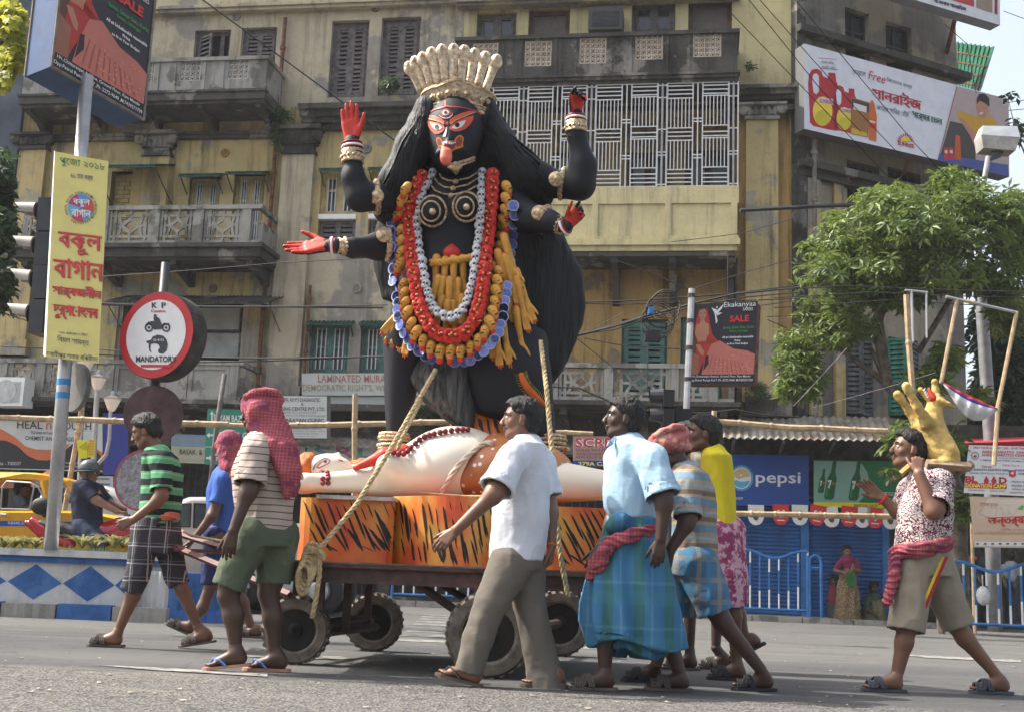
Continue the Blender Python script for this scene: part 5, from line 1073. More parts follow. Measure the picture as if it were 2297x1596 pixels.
for i,(label,lu,lv,path)in enumerate([('small white conical lamp half hidden under the yellow banner',190,822,[(190,838),(186,900),(183,960),(176,1100),(174,1210)]),('small white conical lamp with a spiral wrapped stem, the middle one of three',218,858,[(218,874),(214,940),(211,1010),(205,1110),(200,1210)]),('small white conical lamp on a curved arm, lowest of three',250,905,[(248,922),(245,985),(238,1018),(222,1036),(208,1050)])]):
 Y=18.5;t=thing('conical_lamp',label,'street lamp',P(*path[-1],Y),'conical lamps behind the planter');mb=MB();mb.tube([P(*p_,Y)for p_ in path],.03+.012*(i==1),8);mb.build('stem',M_STEEL,t)
 c=P(lu,lv+14,Y);mb=MB();mb.lathe(c,[(.025,-.025),(.055,.0),(.125,.16),(.06,.165)],16);mb.build('shade',M_WHITE,t);mb=MB();mb.lathe(c,[(.13,.16),(.135,.18),(.04,.23),(.04,.28),(.001,.3)],16);mb.build('cap',M_STEEL,t)
sg=Sign('handbill','folded yellow handbill stuck beside the chemist sign',[P(u,v,14.4)for u,v in((172,986),(197,985),(196,1026),(177,1028))],.004,(.5,.5,.1),(.62,.56,.03),cat='poster',facename='paper');sg.poly((.45,.4,.02),[(.1,.4),(.9,.1),(.95,.6)]);sg.done()
sg=Sign('handbill','narrow yellow handbill with red lettering on the middle lamp stem',[P(u,v,14.4)for u,v in((199,984),(214,985),(211,1025),(197,1024))],.004,(.5,.5,.1),(.62,.50,.04),cat='poster',facename='paper')
for i in range(6):sg.text((.5,.05,.03),'পূজা',.1,.05+.15*i,.9,.16+.15*i)
sg.done()
def ac(label,q,f,n,dep,m,name='air_conditioner'):
 s0,s1,z0,z1_=f.rect(*q,n=n);t=thing(name,label,'air conditioner',f.p((s0+s1)/2,z0,n-dep/2));mb=MB();f.box(mb,s0,s1,z0,z1_,n-dep,n);mb.build('casing',m,t)
 mb=MB();N=12
 for i in range(N):z=z0+.08+(z1_-z0-.16)*i/N;f.box(mb,s0+.08,s1-.08,z,z+.02,n,n+.015)
 mb.build('front_grille',M_STEELD if m is M_STEELD else M_STEEL,t,kind='stuff');return t,(s0,s1,z0,z1_)
ac('black window air conditioner between the top floor windows',(1320,16,1396,66),B,.55,.55,M_STEELD)
t,(s0,s1,za,zb_)=ac('white air conditioner unit on the first floor balcony at the left edge',(-14,845,53,909),B,1.55,.4,M_WHITE)
mb=MB();mb.lathe(B.p(s0+(s1-s0)*.4,(za+zb_)/2,1.553),[(.24,0),(.24,.012),(.02,.014)],20,B.n);mb.build('fan_guard',M_STEEL,t)
z9=Z4(1233.7,504.7,.3163);tl=thing('traffic_light','black traffic light above the light blue shirt','traffic light',P(1500,1000,14.0))
for i,(x,y)in enumerate([(845,1165),(845,1300)]):
 a,b=z9(x-40,y),z9(x+40,y+118);mb=MB();p_=P(a[0],b[1],14.0);q_=P(b[0],a[1],14.0);mb.box(p_[0],q_[0],14.0,14.25,p_[2],q_[2]);m3=mb.build('lamp_housing',M_BLACK,tl)
 mb=MB();p0,p1=P(*z9(x-40,y+45),14.12),P(*z9(x-138,y+45),14.12);mb.tube([p0,p1],[.09,.075],12,caps=False);mb.build('visor',M_STEELD,m3)
mb=MB();p_=P(*z9(890,1410),14.1);q_=P(*z9(1010,1300),14.1);mb.box(p_[0],q_[0],14.1,14.3,p_[2],q_[2]);mb.build('control_box',M_BLACK,tl)
mb=MB();p_=P(*z9(850,1410),14.12);mb.tube([p_,p_*[1,1,0]],.05,8);mb.build('post',M_STEELD,tl)
def cable(label,pts,Y,r=.009,sag=0,m=M_BLACK):
 Ys=Y if hasattr(Y,'__len__')else[Y]*len(pts);p3=[P(u,v,y)for(u,v),y in zip(pts,Ys)];path=[]
 for a,b in zip(p3,p3[1:]):
  L=np.linalg.norm(b-a);n=8
  for i in range(n):t_=i/n;path.append(a+(b-a)*t_-np.array([0,0,sag*L*4*t_*(1-t_)]))
 path.append(p3[-1]);mb=MB();mb.tube(path,r,4);mb.build('cable',m,label=label,cat='cable',group='overhead cables',origin=path[0])
cable('black cable slanting from the top edge past the raised left hand',[(448,-5),(905,330)],14.0,.009)
for i,(a,b)in enumerate([((1676,-5),(1840,200)),((1700,-5),(1930,255)),((1780,-5),(2050,320)),((1640,30),(1900,300))]):cable(['thin black cable crossing the cream wall beside the top balcony','black cable passing the left end of the oil billboard','black cable crossing the oil billboard at its middle','black cable running from the top balcony corner to the billboard'][i],[a,b,(b[0]+90,b[1]+95)],[16,17,18],.008)
for i,(pts,r_,sg_)in enumerate([([(215,683),(520,688),(620,688),(860,690)],.014,.004),([(215,680),(600,687),(870,684)],.009,.006),([(100,790),(400,800),(680,803),(872,798)],.014,.004),([(300,812),(640,808),(880,796)],.009,.006),([(0,776),(230,783),(430,797)],.009,.01),([(0,676),(80,688)],.009,.0),([(0,700),(68,722),(130,742)],.008,0),([(230,620),(620,590),(870,575)],.007,.004)]):
 cable(['thick cable crossing behind the helmet sign at its middle','second cable just above the thick one behind the helmet sign','thick cable below the helmet sign running to the idol','cable under the thick one, sagging past the green windows','cable from the left edge to the tarpaulin screens','short cable crossing the traffic light top','cable crossing the lower traffic lamp','faint cable above the round vent of the grey pilaster'][i],pts,19.5,r_,sg_)
zz=z9
for i,(pts,r_)in enumerate([([(100,800),(450,720),(700,640),(1000,560),(1300,490),(1773,440)],.016),([(180,788),(680,640),(1010,555),(1350,478),(1773,425)],.012),([(180,790),(700,655),(1030,575),(1400,510),(1773,475)],.010),([(60,790),(460,740),(900,590),(1000,560)],.01),([(230,548),(700,530),(985,510),(1240,488)],.012),([(230,555),(560,560),(1000,545),(1773,520)],.009),([(240,800),(500,850),(970,880)],.008),([(180,795),(440,1000)],.006),([(20,1145),(200,1150),(430,1250)],.014),([(640,1310),(1100,1330),(1310,1305),(1500,1340),(1773,1360)],.012),([(280,185),(700,330),(990,460)],.008),([(1020,450),(1400,330),(1773,225)],.007),([(1500,570),(1773,530)],.007),([(1540,670),(1680,730)],.007),([(1540,650),(1773,640)],.007),([(520,620),(300,740),(190,790)],.006),([(1260,180),(1260,520)],.008),([(700,600),(690,1150),(960,1290)],.006),([(860,120),(1350,60),(1773,-60)],.006)]):
 cable(['thickest cable of the bundle left of the saree billboard','cable riding on top of the bundle near the white sign pole','third cable of the bundle below the round vent','cable leaving the idol hair towards the green shutters','rusty cable running level above the green shutters','cable level with the coiled wires','cable drooping across the green shutter door','thin cable dropping to the balcony rail','blue-grey pipe cable over the lattice balcony','cable along the shop slab behind the light blue shirt','thin cable from the pale parapet corner to the sign pole','thin cable rising from the sign pole to the right','cable leaving the top right of the saree billboard','short cable at the edge of the saree billboard','cable from the saree billboard into the tree','thin cable fanning from the idol hair','vertical cable on the ochre wall under the bracket','thin cable hanging from the coil to the rail','thin cable under the pale parapet running up right'][i],mp(zz,pts),18.6+.05*i,r_,.003)
for i,(a,b)in enumerate([((0.0,1475),(1773,1390))][:0]):pass
cable('thick insulated pipe crossing the corner wing above the tree',[(1660,472),(1850,462),(2120,452),(2297,470)],[22.5,23,23.5,24],.04,0,M_STEELD)
for i,(pts,Yc)in enumerate([([(1736,650),(1900,640),(2297,655)],18),([(1736,668),(1950,655),(2297,668)],18.2),([(1736,690),(2000,672),(2297,690)],18.4),([(2120,55),(2170,100),(2190,210)],24),([(2251,25),(2297,42)],24),([(2263,230),(2297,225)],24),([(2263,248),(2297,245)],24),([(1780,910),(1900,780)],15),([(1820,915),(2050,850),(2100,835)],15)]):
 cable(['upper cable crossing the tree crown','middle cable crossing the tree crown','lower cable crossing the tree crown','loose wire dangling beside the green sheet','wire leaving the upper billboard to the right edge','wire from the oil billboard corner to the right edge','second wire from the oil billboard corner','pale stay wire rising left of the grey shutters','pale wire rising from the awning to the bamboo'][i],pts,Yc,.005 if i>6 else .008,.004,M_WOODG if i>6 else M_BLACK)
ct=thing('cable_coil','coil of spare black cable hung with boxes before the green shutters','cable coil',P(*z9(740,700),18.5))
for i in range(7):
 c=P(*z9(820-12*i,560+25*i),18.5);mb=MB();r_=.22+.02*(i%3);mb.tube([c+[r_*math.cos(a)*1.0,.03*math.sin(3*a+i),r_*math.sin(a)]for a in np.linspace(0,6.28,22)],.008,4,caps=False);mb.build('loop',M_BLACK,ct)
for x0,y0,x1,y1,m_ in((675,755,780,820,M_BLACK),(700,585,735,630,M_BLUE)):
 a,b=P(*z9(x0,y1),18.45),P(*z9(x1,y0),18.45);mb=MB();mb.box(a[0],b[0],18.4,18.55,a[2],b[2]);mb.build('junction_box',m_,ct)
def railing(label,f,s0,s1,n,wave=True,pitch=.165,h=1.12,z0=.1,gate=False):
 t=thing('railing',label,'railing',f.p((s0+s1)/2,z0,n));mb=MB();N=40;top=[]
 zt=lambda s:z0+h+(.07*math.sin((s-s0)*2*math.pi/1.05)if wave else 0)
 for i in range(N+1):s=s0+(s1-s0)*i/N;top.append(f.p(s,zt(s),n))
 mb.tube(top,.028,7);mb.build('top_rail',M_BLUE,t);mb=MB();mb.tube([f.p(s0,z0+.12,n),f.p(s1,z0+.12,n)],.026,6);mb.build('bottom_rail',M_BLUE,t)
 k=int((s1-s0)/pitch)
 for i in range(k+1):
  s=s0+(s1-s0)*i/k;mb=MB();a,b=z0+.12,zt(s);m1,m2=a+(b-a)*(.30+.12*((i*37)%5)/5),a+(b-a)*(.72+.14*((i*53)%4)/4)
  mb.tube([f.p(s,a,n),f.p(s,m1,n)],.018,6,1);mb.tube([f.p(s,m1,n),f.p(s,m2,n)],.018,6,0);mb.tube([f.p(s,m2,n),f.p(s,b,n)],.018,6,1 if i%3 else 0);mb.build('baluster',[M_BLUE,M_WHITE],t)
 for s in(s0,s1):mb=MB();mb.tube([f.p(s,0,n),f.p(s,z0+h,n)],.032,7);mb.build('post',M_BLUE,t)
 return t
railing('blue and white wavy railing before the drinks shop shutters',B,B.at(1640,1300,1.1)[0],B.at(1812,1300,1.1)[0],1.1)
g_=thing('railing','narrow looped blue gate post right of the wavy railing','railing',B.p(B.at(1828,1300,1.1)[0],.1,1.1));mb=MB();a,b=B.at(1816,1300,1.1)[0],B.at(1842,1300,1.1)[0];r_=(b-a)/2
mb.tube([B.p(a,.1,1.1),B.p(a,1.12,1.1)]+[B.p(a+r_-r_*math.cos(x),1.12+r_*math.sin(x),1.1)for x in np.linspace(.3,2.84,7)]+[B.p(b,1.12,1.1),B.p(b,.1,1.1)],.03,7);mb.tube([B.p(a,1.0,1.1),B.p(b,1.0,1.1)],.02,6);mb.build('hoop',M_BLUE,g_)
railing('low blue and white railing seen under the cart at the left',B,B.at(700,1320,1.1)[0],B.at(790,1320,1.1)[0],1.1,False,.2,.8)
railing('low blue and white railing seen between the cart wheels',B,B.at(880,1320,1.1)[0],B.at(1100,1320,1.1)[0],1.1,False,.2,.8);railing('low blue railing behind the trousers of the white shirt man',B,B.at(1110,1320,1.1)[0],B.at(1330,1320,1.1)[0],1.1,False,.2,.8)
FQ=Frame(P(2200,1400,19.5)*[1,1,0],-.25);railing('blue and white wavy railing at the right edge beside the tree',FQ,FQ.at(2112,1350)[0],FQ.at(2345,1350)[0],0,True,.165,1.0,.05)
PL=Frame(P(150,1385,13.2)*[1,1,0],.04);a0=PL.at(-60,1300)[0];a1=PL.at(283,1300)[0]
pl=thing('planter','white roadside planter wall with blue painted diamonds','planter',PL.p(-1,0));zc=[PL.at(140,v)[1]for v in(1388,1352,1262,1248,1232)]
zc=[0,zc[1],zc[2],zc[3],zc[4]];M_PW=plaster('whitewash',(.56,.56,.55),(.42,.41,.40),(.16,.14,.12),.62,.64,2.2,.35);M_BP=mat((.035,.11,.30),.8,var=.2,sc=6,col2=(.06,.14,.32),name='chalky_blue')
mb=MB();PL.box(mb,a0,a1,0,zc[2],-1.6,0);mb.build('wall',M_PW,pl);mb=MB();PL.box(mb,a0,a1+.08,zc[3]+.002,zc[4],-1.7,.10);mb.build('coping',M_PW,pl);mb=MB();PL.box(mb,a0,a1+.04,zc[2]+.002,zc[3],-1.65,.05);mb.build('blue_band',M_BP,pl)
for u0,u1 in((-120,14),(17,138),(141,258)):
 s0,s1=PL.at(u0,1306)[0],PL.at(u1,1306)[0];mb=MB();m_=(zc[1]+zc[2])/2;mb.flat([PL.p(s0,m_,.004),PL.p((s0+s1)/2,zc[1]+.03,.004),PL.p(s1,m_,.004),PL.p((s0+s1)/2,zc[2]-.02,.004)]);mb.build('diamond',M_BP,pl)
mb=MB();mb.flat([PL.p(a1-.11,(zc[1]+zc[2])/2,.004),PL.p(a1-.001,zc[1]+.12,.004),PL.p(a1-.001,zc[2]-.1,.004)]);mb.build('diamond',M_BP,pl)
s=a0-.2;i=0
while s<a1+.2:
 mb=MB();PL.box(mb,s+.006,s+.56,0,zc[1]-.01*(i%2),.002,.16);mb.build('kerb_block',[M_BP,M_CONC][i%2],pl);s+=.57;i+=1
c=P(405,1388,13.9)*[1,1,0];R_=.62;H_=PL.at(400,1283)[1];ed=thing('planter_end','fluted white and blue rounded end block of the planter','planter',c)
for half,m_ in((0,M_PW),(1,M_BP)):
 mb=MB();vs=[];N=14
 for j,z in enumerate((0,.12,H_-.1,H_)):
  for k in range(N*2+1):
   an=math.pi*(1.0+.5*half)+math.pi*.5*k/(N*2);rr=R_*(1.06 if j<1 else .97)-(.018 if k%4==0 else 0);vs.append(c+[rr*math.cos(an),rr*math.sin(an),z])
 M=N*2+1;mb.add(vs,[(j*M+k,j*M+k+1,(j+1)*M+k+1,(j+1)*M+k)for j in range(3)for k in range(N*2)]);vs2=[c+[0,0,H_]]+vs[3*M:];mb.add(vs2,[(0,k+1,k+2)for k in range(N*2)]);mb.build('fluted_face',m_,ed)
mb=MB();mb.lathe(c,[(R_*.9,0),(R_*.9,H_-.01),(.001,H_-.01)],20);mb.build('core',M_PW,ed)
mb=MB();PL.box(mb,a0,a1,zc[3],zc[4]-.03,-1.6,-.08);mb.build('soil',mat((.10,.075,.05),.95,var=.4,sc=20,bmp=.6,name='soil'),pl)
# ================= the goddess on her cart =================
M_GOLD=mat((.60,.44,.27),.36,.4,var=.5,sc=45,bmp=1.0,bsc=70,name='gold_paint',spec=.6)
M_CRN=mat((.70,.56,.40),.45,.12,var=.35,sc=40,bmp=.9,bsc=60,name='cream_gold_paint');M_IDOL=mat((.010,.011,.016),.62,var=.3,sc=3,bmp=.12,bsc=140,name='black_flocked_paint',spec=.28)
M_RED=mat((.50,.035,.02),.5,var=.15,name='red_paint');M_BONE=mat((.50,.50,.52),.5,var=.15,sc=20,name='skull_white')
M_SKINY=mat((.58,.29,.05),.55,var=.2,sc=12,name='yellow_flesh_paint');M_COB=mat((.11,.17,.72),.4,var=.15,name='cobalt_paint');M_COBL=mat((.50,.57,.85),.4,name='pale_cobalt')
def hair_mat(name,c,c2,sc=30):
 m,nt,bs=node_mat(name);f=noise_n(nt,sc,4,.6,(1.6,1.6,.12));nt.links.new(ramp(nt,f,.35,.7,C(c),C(c2)),bs.inputs['Base Color']);bs.inputs['Roughness'].default_value=.55;bs.inputs['Specular IOR Level'].default_value=.3;bump(nt,bs,f,.9,.02);return m
M_HAIRB=hair_mat('black_jute_hair',(.004,.004,.005),(.016,.016,.02),26)
def hand(S,w_,d,n,t,L=.185,curl=(.3,.3,.3,.3),fan=.05,th=(.6,.8,.2),thc=.35,k=None,fat=1.0):
 d=unit(d);n=unit(n-d*np.dot(n,d));t=unit(t-d*np.dot(t,d)-n*np.dot(t,n));k=k or .012*L/.185;w_=np.asarray(w_,float)
 kn=[w_+d*L*q+t*L*o-n*L*.0 for q,o in((.50,.155),(.53,.052),(.51,-.05),(.47,-.145))]
 for q,o in zip(kn,(.09,.03,-.03,-.08)):S.cone(w_+t*L*o*.8,q,L*.085*fat,L*.066*fat,k*1.6)
 S.cone(w_+d*L*.12+t*L*.10+n*L*.03,w_+d*L*.34+t*L*.15+n*L*.03,L*.07*fat,L*.06*fat,k)
 for i,(b,ln,o)in enumerate(zip(kn,(.40,.45,.42,.33),(1,.3,-.35,-1))):
  dr=unit(d+t*o*fan);p=b;c=curl[i]if hasattr(curl,'__len__')else curl
  for j,(fr_,r0,r1)in enumerate(((.45,.055,.05),(.31,.05,.046),(.24,.046,.038))):
   a=c*(.8,1.1,.7)[j];ax=unit(np.cross(dr,n));dr=unit(dr*math.cos(a)+np.cross(ax,dr)*math.sin(a)+ax*np.dot(ax,dr)*(1-math.cos(a)))
   q=p+dr*L*ln*fr_;S.cone(p,q,L*r0*fat,L*r1*fat,k*.35);p=q;n2=n
 p=w_+d*L*.16+t*L*.13+n*L*.02;dr=unit(d*th[0]+t*th[1]+n*th[2])
 for ln,r0,r1 in((.22,.075,.06),(.18,.06,.052),(.14,.052,.04)):
  q=p+dr*L*ln;S.cone(p,q,L*r0*fat,L*r1*fat,k*.6);p=q;dr=unit(dr+d*thc+n*thc*.4)
 return S
YI=8.3
def I(u,v,dy=0.0):return P(u,v,YI+dy)
def Lr(rows,Y=YI):
 out=[]
 for v,uL,uR,ry,*dy in rows:Yd=Y+(dy[0]if dy else 0);a,b=P(uL,v,Yd),P(uR,v,Yd);out.append(((a[2]+b[2])/2,(a[0]+b[0])/2,Y+(dy[0]if dy else 0),(b[0]-a[0])/2,ry))
 return out
idol=thing('goddess_statue','towering black many-armed goddess statue with golden crown and garlands','statue',I(1050,1040))
S=SDF()
S.loft(Lr([(372,985,1062,.13,-.02),(400,978,1070,.14),(430,935,1112,.19),(480,908,1130,.21),(560,930,1110,.19),(640,890,1165,.23),(760,864,1218,.26),(800,880,1200,.2)]),.06)
S.ball(I(970,474,-.17),(.105,.11,.115),.04).ball(I(1046,464,-.17),(.105,.11,.115),.04)
S.cone(I(935,412),I(1120,412),.11,.13,.06)
S.loft(Lr([(740,862,990,.22,.0),(830,861,945,.15),(900,862,930,.11),(960,866,905,.085),(1010,868,905,.085)]),.05)
S.loft(Lr([(740,990,1222,.24),(830,1031,1237,.22,-.05),(880,1046,1241,.2,-.05),(930,1066,1244,.16,-.05),(955,1150,1246,.12,-.05),(985,1195,1249,.10,-.05),(1030,1198,1250,.10,-.05)]),.05)
for pts in([(915,425,-.05,.14),(870,442,-.15,.10),(808,442,-.28,.095),(792,400,-.30,.075),(791,345,-.30,.058),(789,318,-.3,.055)],[(915,545,.0,.13),(850,553,-.12,.092),(790,556,-.25,.062),(752,551,-.3,.042),(738,551,-.3,.042)],[(1120,395,.05,.16),(1200,405,0,.14),(1262,416,-.05,.085),(1300,414,-.1,.105),(1308,375,-.12,.092),(1293,300,-.15,.062),(1292,258,-.15,.055)],[(1120,440,.0,.15),(1190,492,-.15,.10),(1232,498,-.25,.075),(1272,508,-.32,.045)]):
 S.chain([(I(u,v,d),r)for u,v,d,r in pts],.05)
S.chain([(I(888,1012,-.02),.09),(I(862,1026,-.12),.06),(I(836,1036,-.2),.045)],.04);S.chain([(I(1225,1030,-.05),.09),(I(1252,1046,-.2),.06),(I(1278,1052,-.28),.045)],.04)
v1,F1=S.mesh(.02)
H=SDF();fc=I(1020,300,-.14)
H.ball(fc,(.205,.21,.27),.03).ball(I(1018,338,-.22),(.14,.15,.15),.08).ball(I(1014,366,-.29),.055,.05).cone(I(1030,350,-.02),I(1030,400,0),.13,.15,.06)
H.cone(I(1008,300,-.345),I(1003,331,-.40),.012,.024,.03).ball(I(996,333,-.37),.018,.015).ball(I(1011,333,-.37),.018,.015)
H.cone(I(985,345,-.34),I(1035,340,-.34),.03,.03,.03)
for s_ in((957,318,-.1),(1090,322,-.02)):H.ball(I(*s_),(.03,.05,.09),.02)
v2,F2_=H.mesh(.012)
parts=[(v1,F1),(v2,F2_)];hands=[]
for w_,d,n,t,L,cu,fan,th in[(I(789,322,-.30),I(782,226,-.3)-I(789,322,-.3),(0,-1,0),(1,-.1,.1),.30,.07,.05,(.8,.45,.1)),(I(742,551,-.30),I(645,560,-.3)-I(742,551,-.3),(-.1,-.75,.55),(0,-.2,1),.32,(.05,.08,.05,.1),.05,(.75,.7,.1)),(I(1292,262,-.15),I(1296,205,-.2)-I(1292,262,-.15),(.35,-.9,.1),(-.8,0,.6),.26,(.55,1.2,1.3,1.35),.1,(.7,.45,.5)),(I(1270,508,-.32),I(1305,470,-.34)-I(1270,508,-.32),(.3,-.9,.2),(-.8,0,.7),.24,(.55,1.2,1.3,1.35),.1,(.7,.45,.5))]:
 q=SDF();hand(q,w_,d,np.array(n,float),np.array(t,float),L,cu,fan,th,k=.012);hv,hF=q.mesh(.0075);hands.append((hv,hF,unit(n),unit(d),np.asarray(w_),L));parts.append((hv,hF))
V,F_=merge(*parts);mi=np.zeros(len(F_),int);b=len(v1)+len(v2);fb=len(F1)+len(F2_)
for hv,hF,n,d,w_,L in hands:
 N=vnormals(hv,hF);fn=N[hF[:,0]];fp=hv[hF].mean(1);mi[fb:fb+len(hF)]=((fn@n>(.12 if L>.27 else .35))&((fp-w_)@d>L*.12)&((fp-w_)@d<L*(2 if L>.27 else .56))).astype(int);fb+=len(hF)
mesh_obj('body',V,F_,[M_IDOL,M_RED],idol,True,mi)
BV=bvh_of(v1,F1);BH=bvh_of(v2,F2_)
def surf(pts,bvh,off=.01,n=None):
 out=[]
 for u,v in pts:
  d=Vector(ray(u,v));h=bvh.ray_cast(Vector(EYE),d);out.append(np.array(h[0])-np.array(d)*off if h[0]is not None else(out[-1]if out else I(u,v,-.2)))
 return out
def dens(pts,step):
 out=[]
 for a,b_ in zip(pts,pts[1:]):
  a,b_=np.array(a,float),np.array(b_,float);m=max(1,int(np.linalg.norm(b_-a)/step));out+=[tuple(a+(b_-a)*i/m)for i in range(m)]
 return out+[pts[-1]]
def evenly(pts,step):
 pts=[np.array(p_,float)for p_ in pts];out=[pts[0]];need=step
 for a,b_ in zip(pts,pts[1:]):
  L=np.linalg.norm(b_-a);pos=need
  while pos<=L:out.append(a+(b_-a)*pos/L);pos+=step
  need=pos-L
 return out
S=SDF()
S.loft(Lr([(205,960,1092,.16,.1),(240,940,1112,.22,.1),(300,922,1146,.25,.12),(380,884,1196,.28,.15),(450,856,1226,.26,.2),(520,842,1268,.22,.25),(600,838,1306,.2,.3),(680,858,1316,.18,.3),(720,930,1308,.17,.3),(780,1030,1288,.14,.3),(830,1120,1262,.10,.28),(862,1200,1240,.05,.28)]),.05)
S.chain([(I(960,250,-.10),.10),(I(925,330,-.14),.12),(I(890,410,-.15),.12),(I(866,470,-.05),.10)],.06);S.chain([(I(1090,250,-.08),.09),(I(1120,330,-.05),.13),(I(1175,400,-.04),.15),(I(1215,440,0),.10)],.06)
S.cone(I(955,234,-.13),I(1090,234,-.11),.05,.05,.05);S.cone(I(1000,212,-.08),I(1050,212,-.08),.08,.08,.05)
v,F3=S.mesh(.02);N=vnormals(v,F3);v=v+N*(.012*fbm(v,(9,9,2.2),3,5)+.006*fbm(v,(30,30,5),2,6))[:,None];mesh_obj('hair',v,F3,M_HAIRB,idol,True)
BHair=bvh_of(v,F3)
mb=MB()
for i in range(110):
 s_=random.random();a=(random.uniform(935,955),random.uniform(250,300))if s_<.5 else(random.uniform(1090,1110),random.uniform(250,300));e=(random.uniform(845,900),random.uniform(440,560))if s_<.5 else(random.uniform(1170,1290),random.uniform(420,560))
 pts=[]
 for t_ in np.linspace(0,1,9):pts.append((a[0]+(e[0]-a[0])*t_+2.5*math.sin(t_*11+i)+8*math.sin(t_*3.1)*(1 if s_<.5 else-1)*-.4,a[1]+(e[1]-a[1])*t_**1.1))
 pts=surf(pts,BHair,.012)
 if max(np.linalg.norm(p_-q_)for p_,q_ in zip(pts,pts[1:]))<.25:mb.tube(pts,[.005]+[.009]*6+[.006,.002],4)
mb.build('hair_locks',M_HAIRB,idol,True,kind='stuff')
S=SDF();S.loft([(z,c,y,rx,ry)for z,c,y,rx,ry in Lr([(790,925,1075,.10,-.05),(850,912,1066,.12,-.08),(900,948,1064,.11,-.08),(940,1000,1062,.09,-.08),(965,1040,1064,.05,-.08)])],.03);v,F3=S.mesh(.02);N=vnormals(v,F3);v=v+N*(.02*fbm(v,(12,12,2),3,9))[:,None]
mesh_obj('hair_ends',v,F3,hair_mat('grey_jute_hair',(.012,.012,.013),(.13,.13,.13),22),idol,True)
zf=Z4(925.3,213.1,.11244)
def dec(name,col,pts,off=.006,bvh=None,par=None,dn=5,m=None):
 v,f=decal(pts,bvh or BH,off,dn)
 if len(f):return mesh_obj(name,v,f,m or mat(col,.5,var=.08),par or idol)
RO,RD,WE,BK=(.55,.07,.04),(.30,.02,.02),(.62,.60,.60),(.008,.008,.01)
for name,col,pts,off in[('brow_paint',RO,[(285,440),(330,415),(450,418),(590,480),(640,530),(640,610),(560,560),(450,520),(300,490)],.005),('brow_paint',RO,[(745,500),(840,430),(980,370),(1130,325),(1240,340),(1180,390),(1000,440),(860,500),(760,590),(735,560)],.005),('eye_surround',(.60,.085,.05),[(292,500),(400,540),(520,560),(620,610),(650,670),(610,740),(540,780),(460,792),(400,740),(330,640)],.005),('eye_surround',(.56,.075,.045),[(735,660),(800,590),(930,510),(1060,450),(1215,418),(1200,500),(1140,600),(1060,680),(940,735),(830,738),(760,700)],.005),('eyeball',WE,[(365,560),(450,575),(540,600),(600,660),(570,700),(500,718),(440,680),(390,620)],.008),('eyeball',WE,[(790,660),(850,600),(940,550),(1060,510),(1020,600),(960,660),(880,690),(810,685)],.008),('pupil',BK,[(505+38*math.cos(a),652+50*math.sin(a))for a in np.linspace(0,5.9,14)],.011),('pupil',BK,[(890+46*math.cos(a),615+48*math.sin(a))for a in np.linspace(0,5.9,14)],.011),('brow_line',(.40,.28,.08),[(288,452),(400,490),(500,510),(590,545),(640,585),(635,602),(560,560),(450,525),(320,490)],.008),('brow_line',(.40,.28,.08),[(750,590),(850,510),(980,450),(1130,390),(1235,345),(1240,365),(1130,410),(980,470),(860,530),(765,605)],.008),('third_eye',(.40,.03,.02),[(665,278),(720,310),(775,355),(770,400),(720,440),(670,450),(610,430),(565,385),(585,330),(630,300)],.005),('third_eye_white',WE,[(670+63*math.cos(a),370+50*math.sin(a))for a in np.linspace(0,5.9,16)],.008),('pupil',BK,[(670+32*math.cos(a),368+33*math.sin(a))for a in np.linspace(0,5.9,14)],.011),('tilak',WE,[(540,395),(565,430),(620,460),(680,470),(740,450),(785,410),(805,365),(800,420),(750,468),(690,485),(620,475),(560,440)],.008),('tilak',(.35,.03,.05),[(690+30*math.cos(a),572+32*math.sin(a))for a in np.linspace(0,5.9,12)],.007),('nose_line',(.35,.37,.42),[(675,655),(695,655),(685,760),(670,840),(610,840),(640,770)],.006),('mouth_paint',(.50,.16,.03),[(475,900),(490,865),(530,850),(570,870),(610,930),(700,925),(830,920),(860,860),(910,815),(960,808),(1005,840),(1020,890),(1000,960),(1005,1050),(920,1075),(850,1100),(800,1130),(700,1090),(570,1040),(530,1055),(500,990)],.005),('mouth_paint',(.22,.04,.02),[(500,900),(530,870),(560,890),(600,960),(560,1030),(525,1020)],.008),('mouth_paint',(.22,.04,.02),[(860,950),(880,880),(930,840),(975,860),(985,930),(960,1030),(870,1040)],.008),('lips',(.16,.03,.04),[(590,960),(700,945),(860,935),(880,960),(840,1040),(760,1075),(640,1020)],.009),('hairline_paint',(.42,.03,.03),[(640,130),(675,130),(680,225),(900,240),(1100,275),(1250,320),(1350,390),(1390,460),(1370,455),(1310,380),(1220,330),(1080,290),(900,258),(660,245),(450,310),(290,400),(270,410),(300,375),(450,290),(640,235)],.006)]:
 dec(name,col,[zf(*p_)for p_ in pts],off)
for i in range(8):x=608+i*32;dec('tooth',WE,[zf(*p_)for p_ in[(x,970-i*2.2),(x+29,967-i*2.6),(x+27,1003-(i-3.5)**2*2.3),(x+3,1006-(i-3.5)**2*2.3)]],.014,dn=3)
S=SDF();S.loft(Lr([(329,991,1010,.03,-.37),(338,988,1014,.03,-.42),(355,986,1015,.026,-.44),(366,989,1012,.022,-.44),(372,996,1006,.012,-.44)]),.01)
v,F3=S.mesh(.007);mesh_obj('tongue',v,F3,mat((.62,.14,.09),.4,var=.2,sc=9,name='tongue_pink'),idol,True)
dec('ear_paint',(.42,.03,.02),[zf(*p_)for p_ in[(1370,620),(1400,555),(1450,560),(1465,640),(1440,700),(1380,705)]],.01)
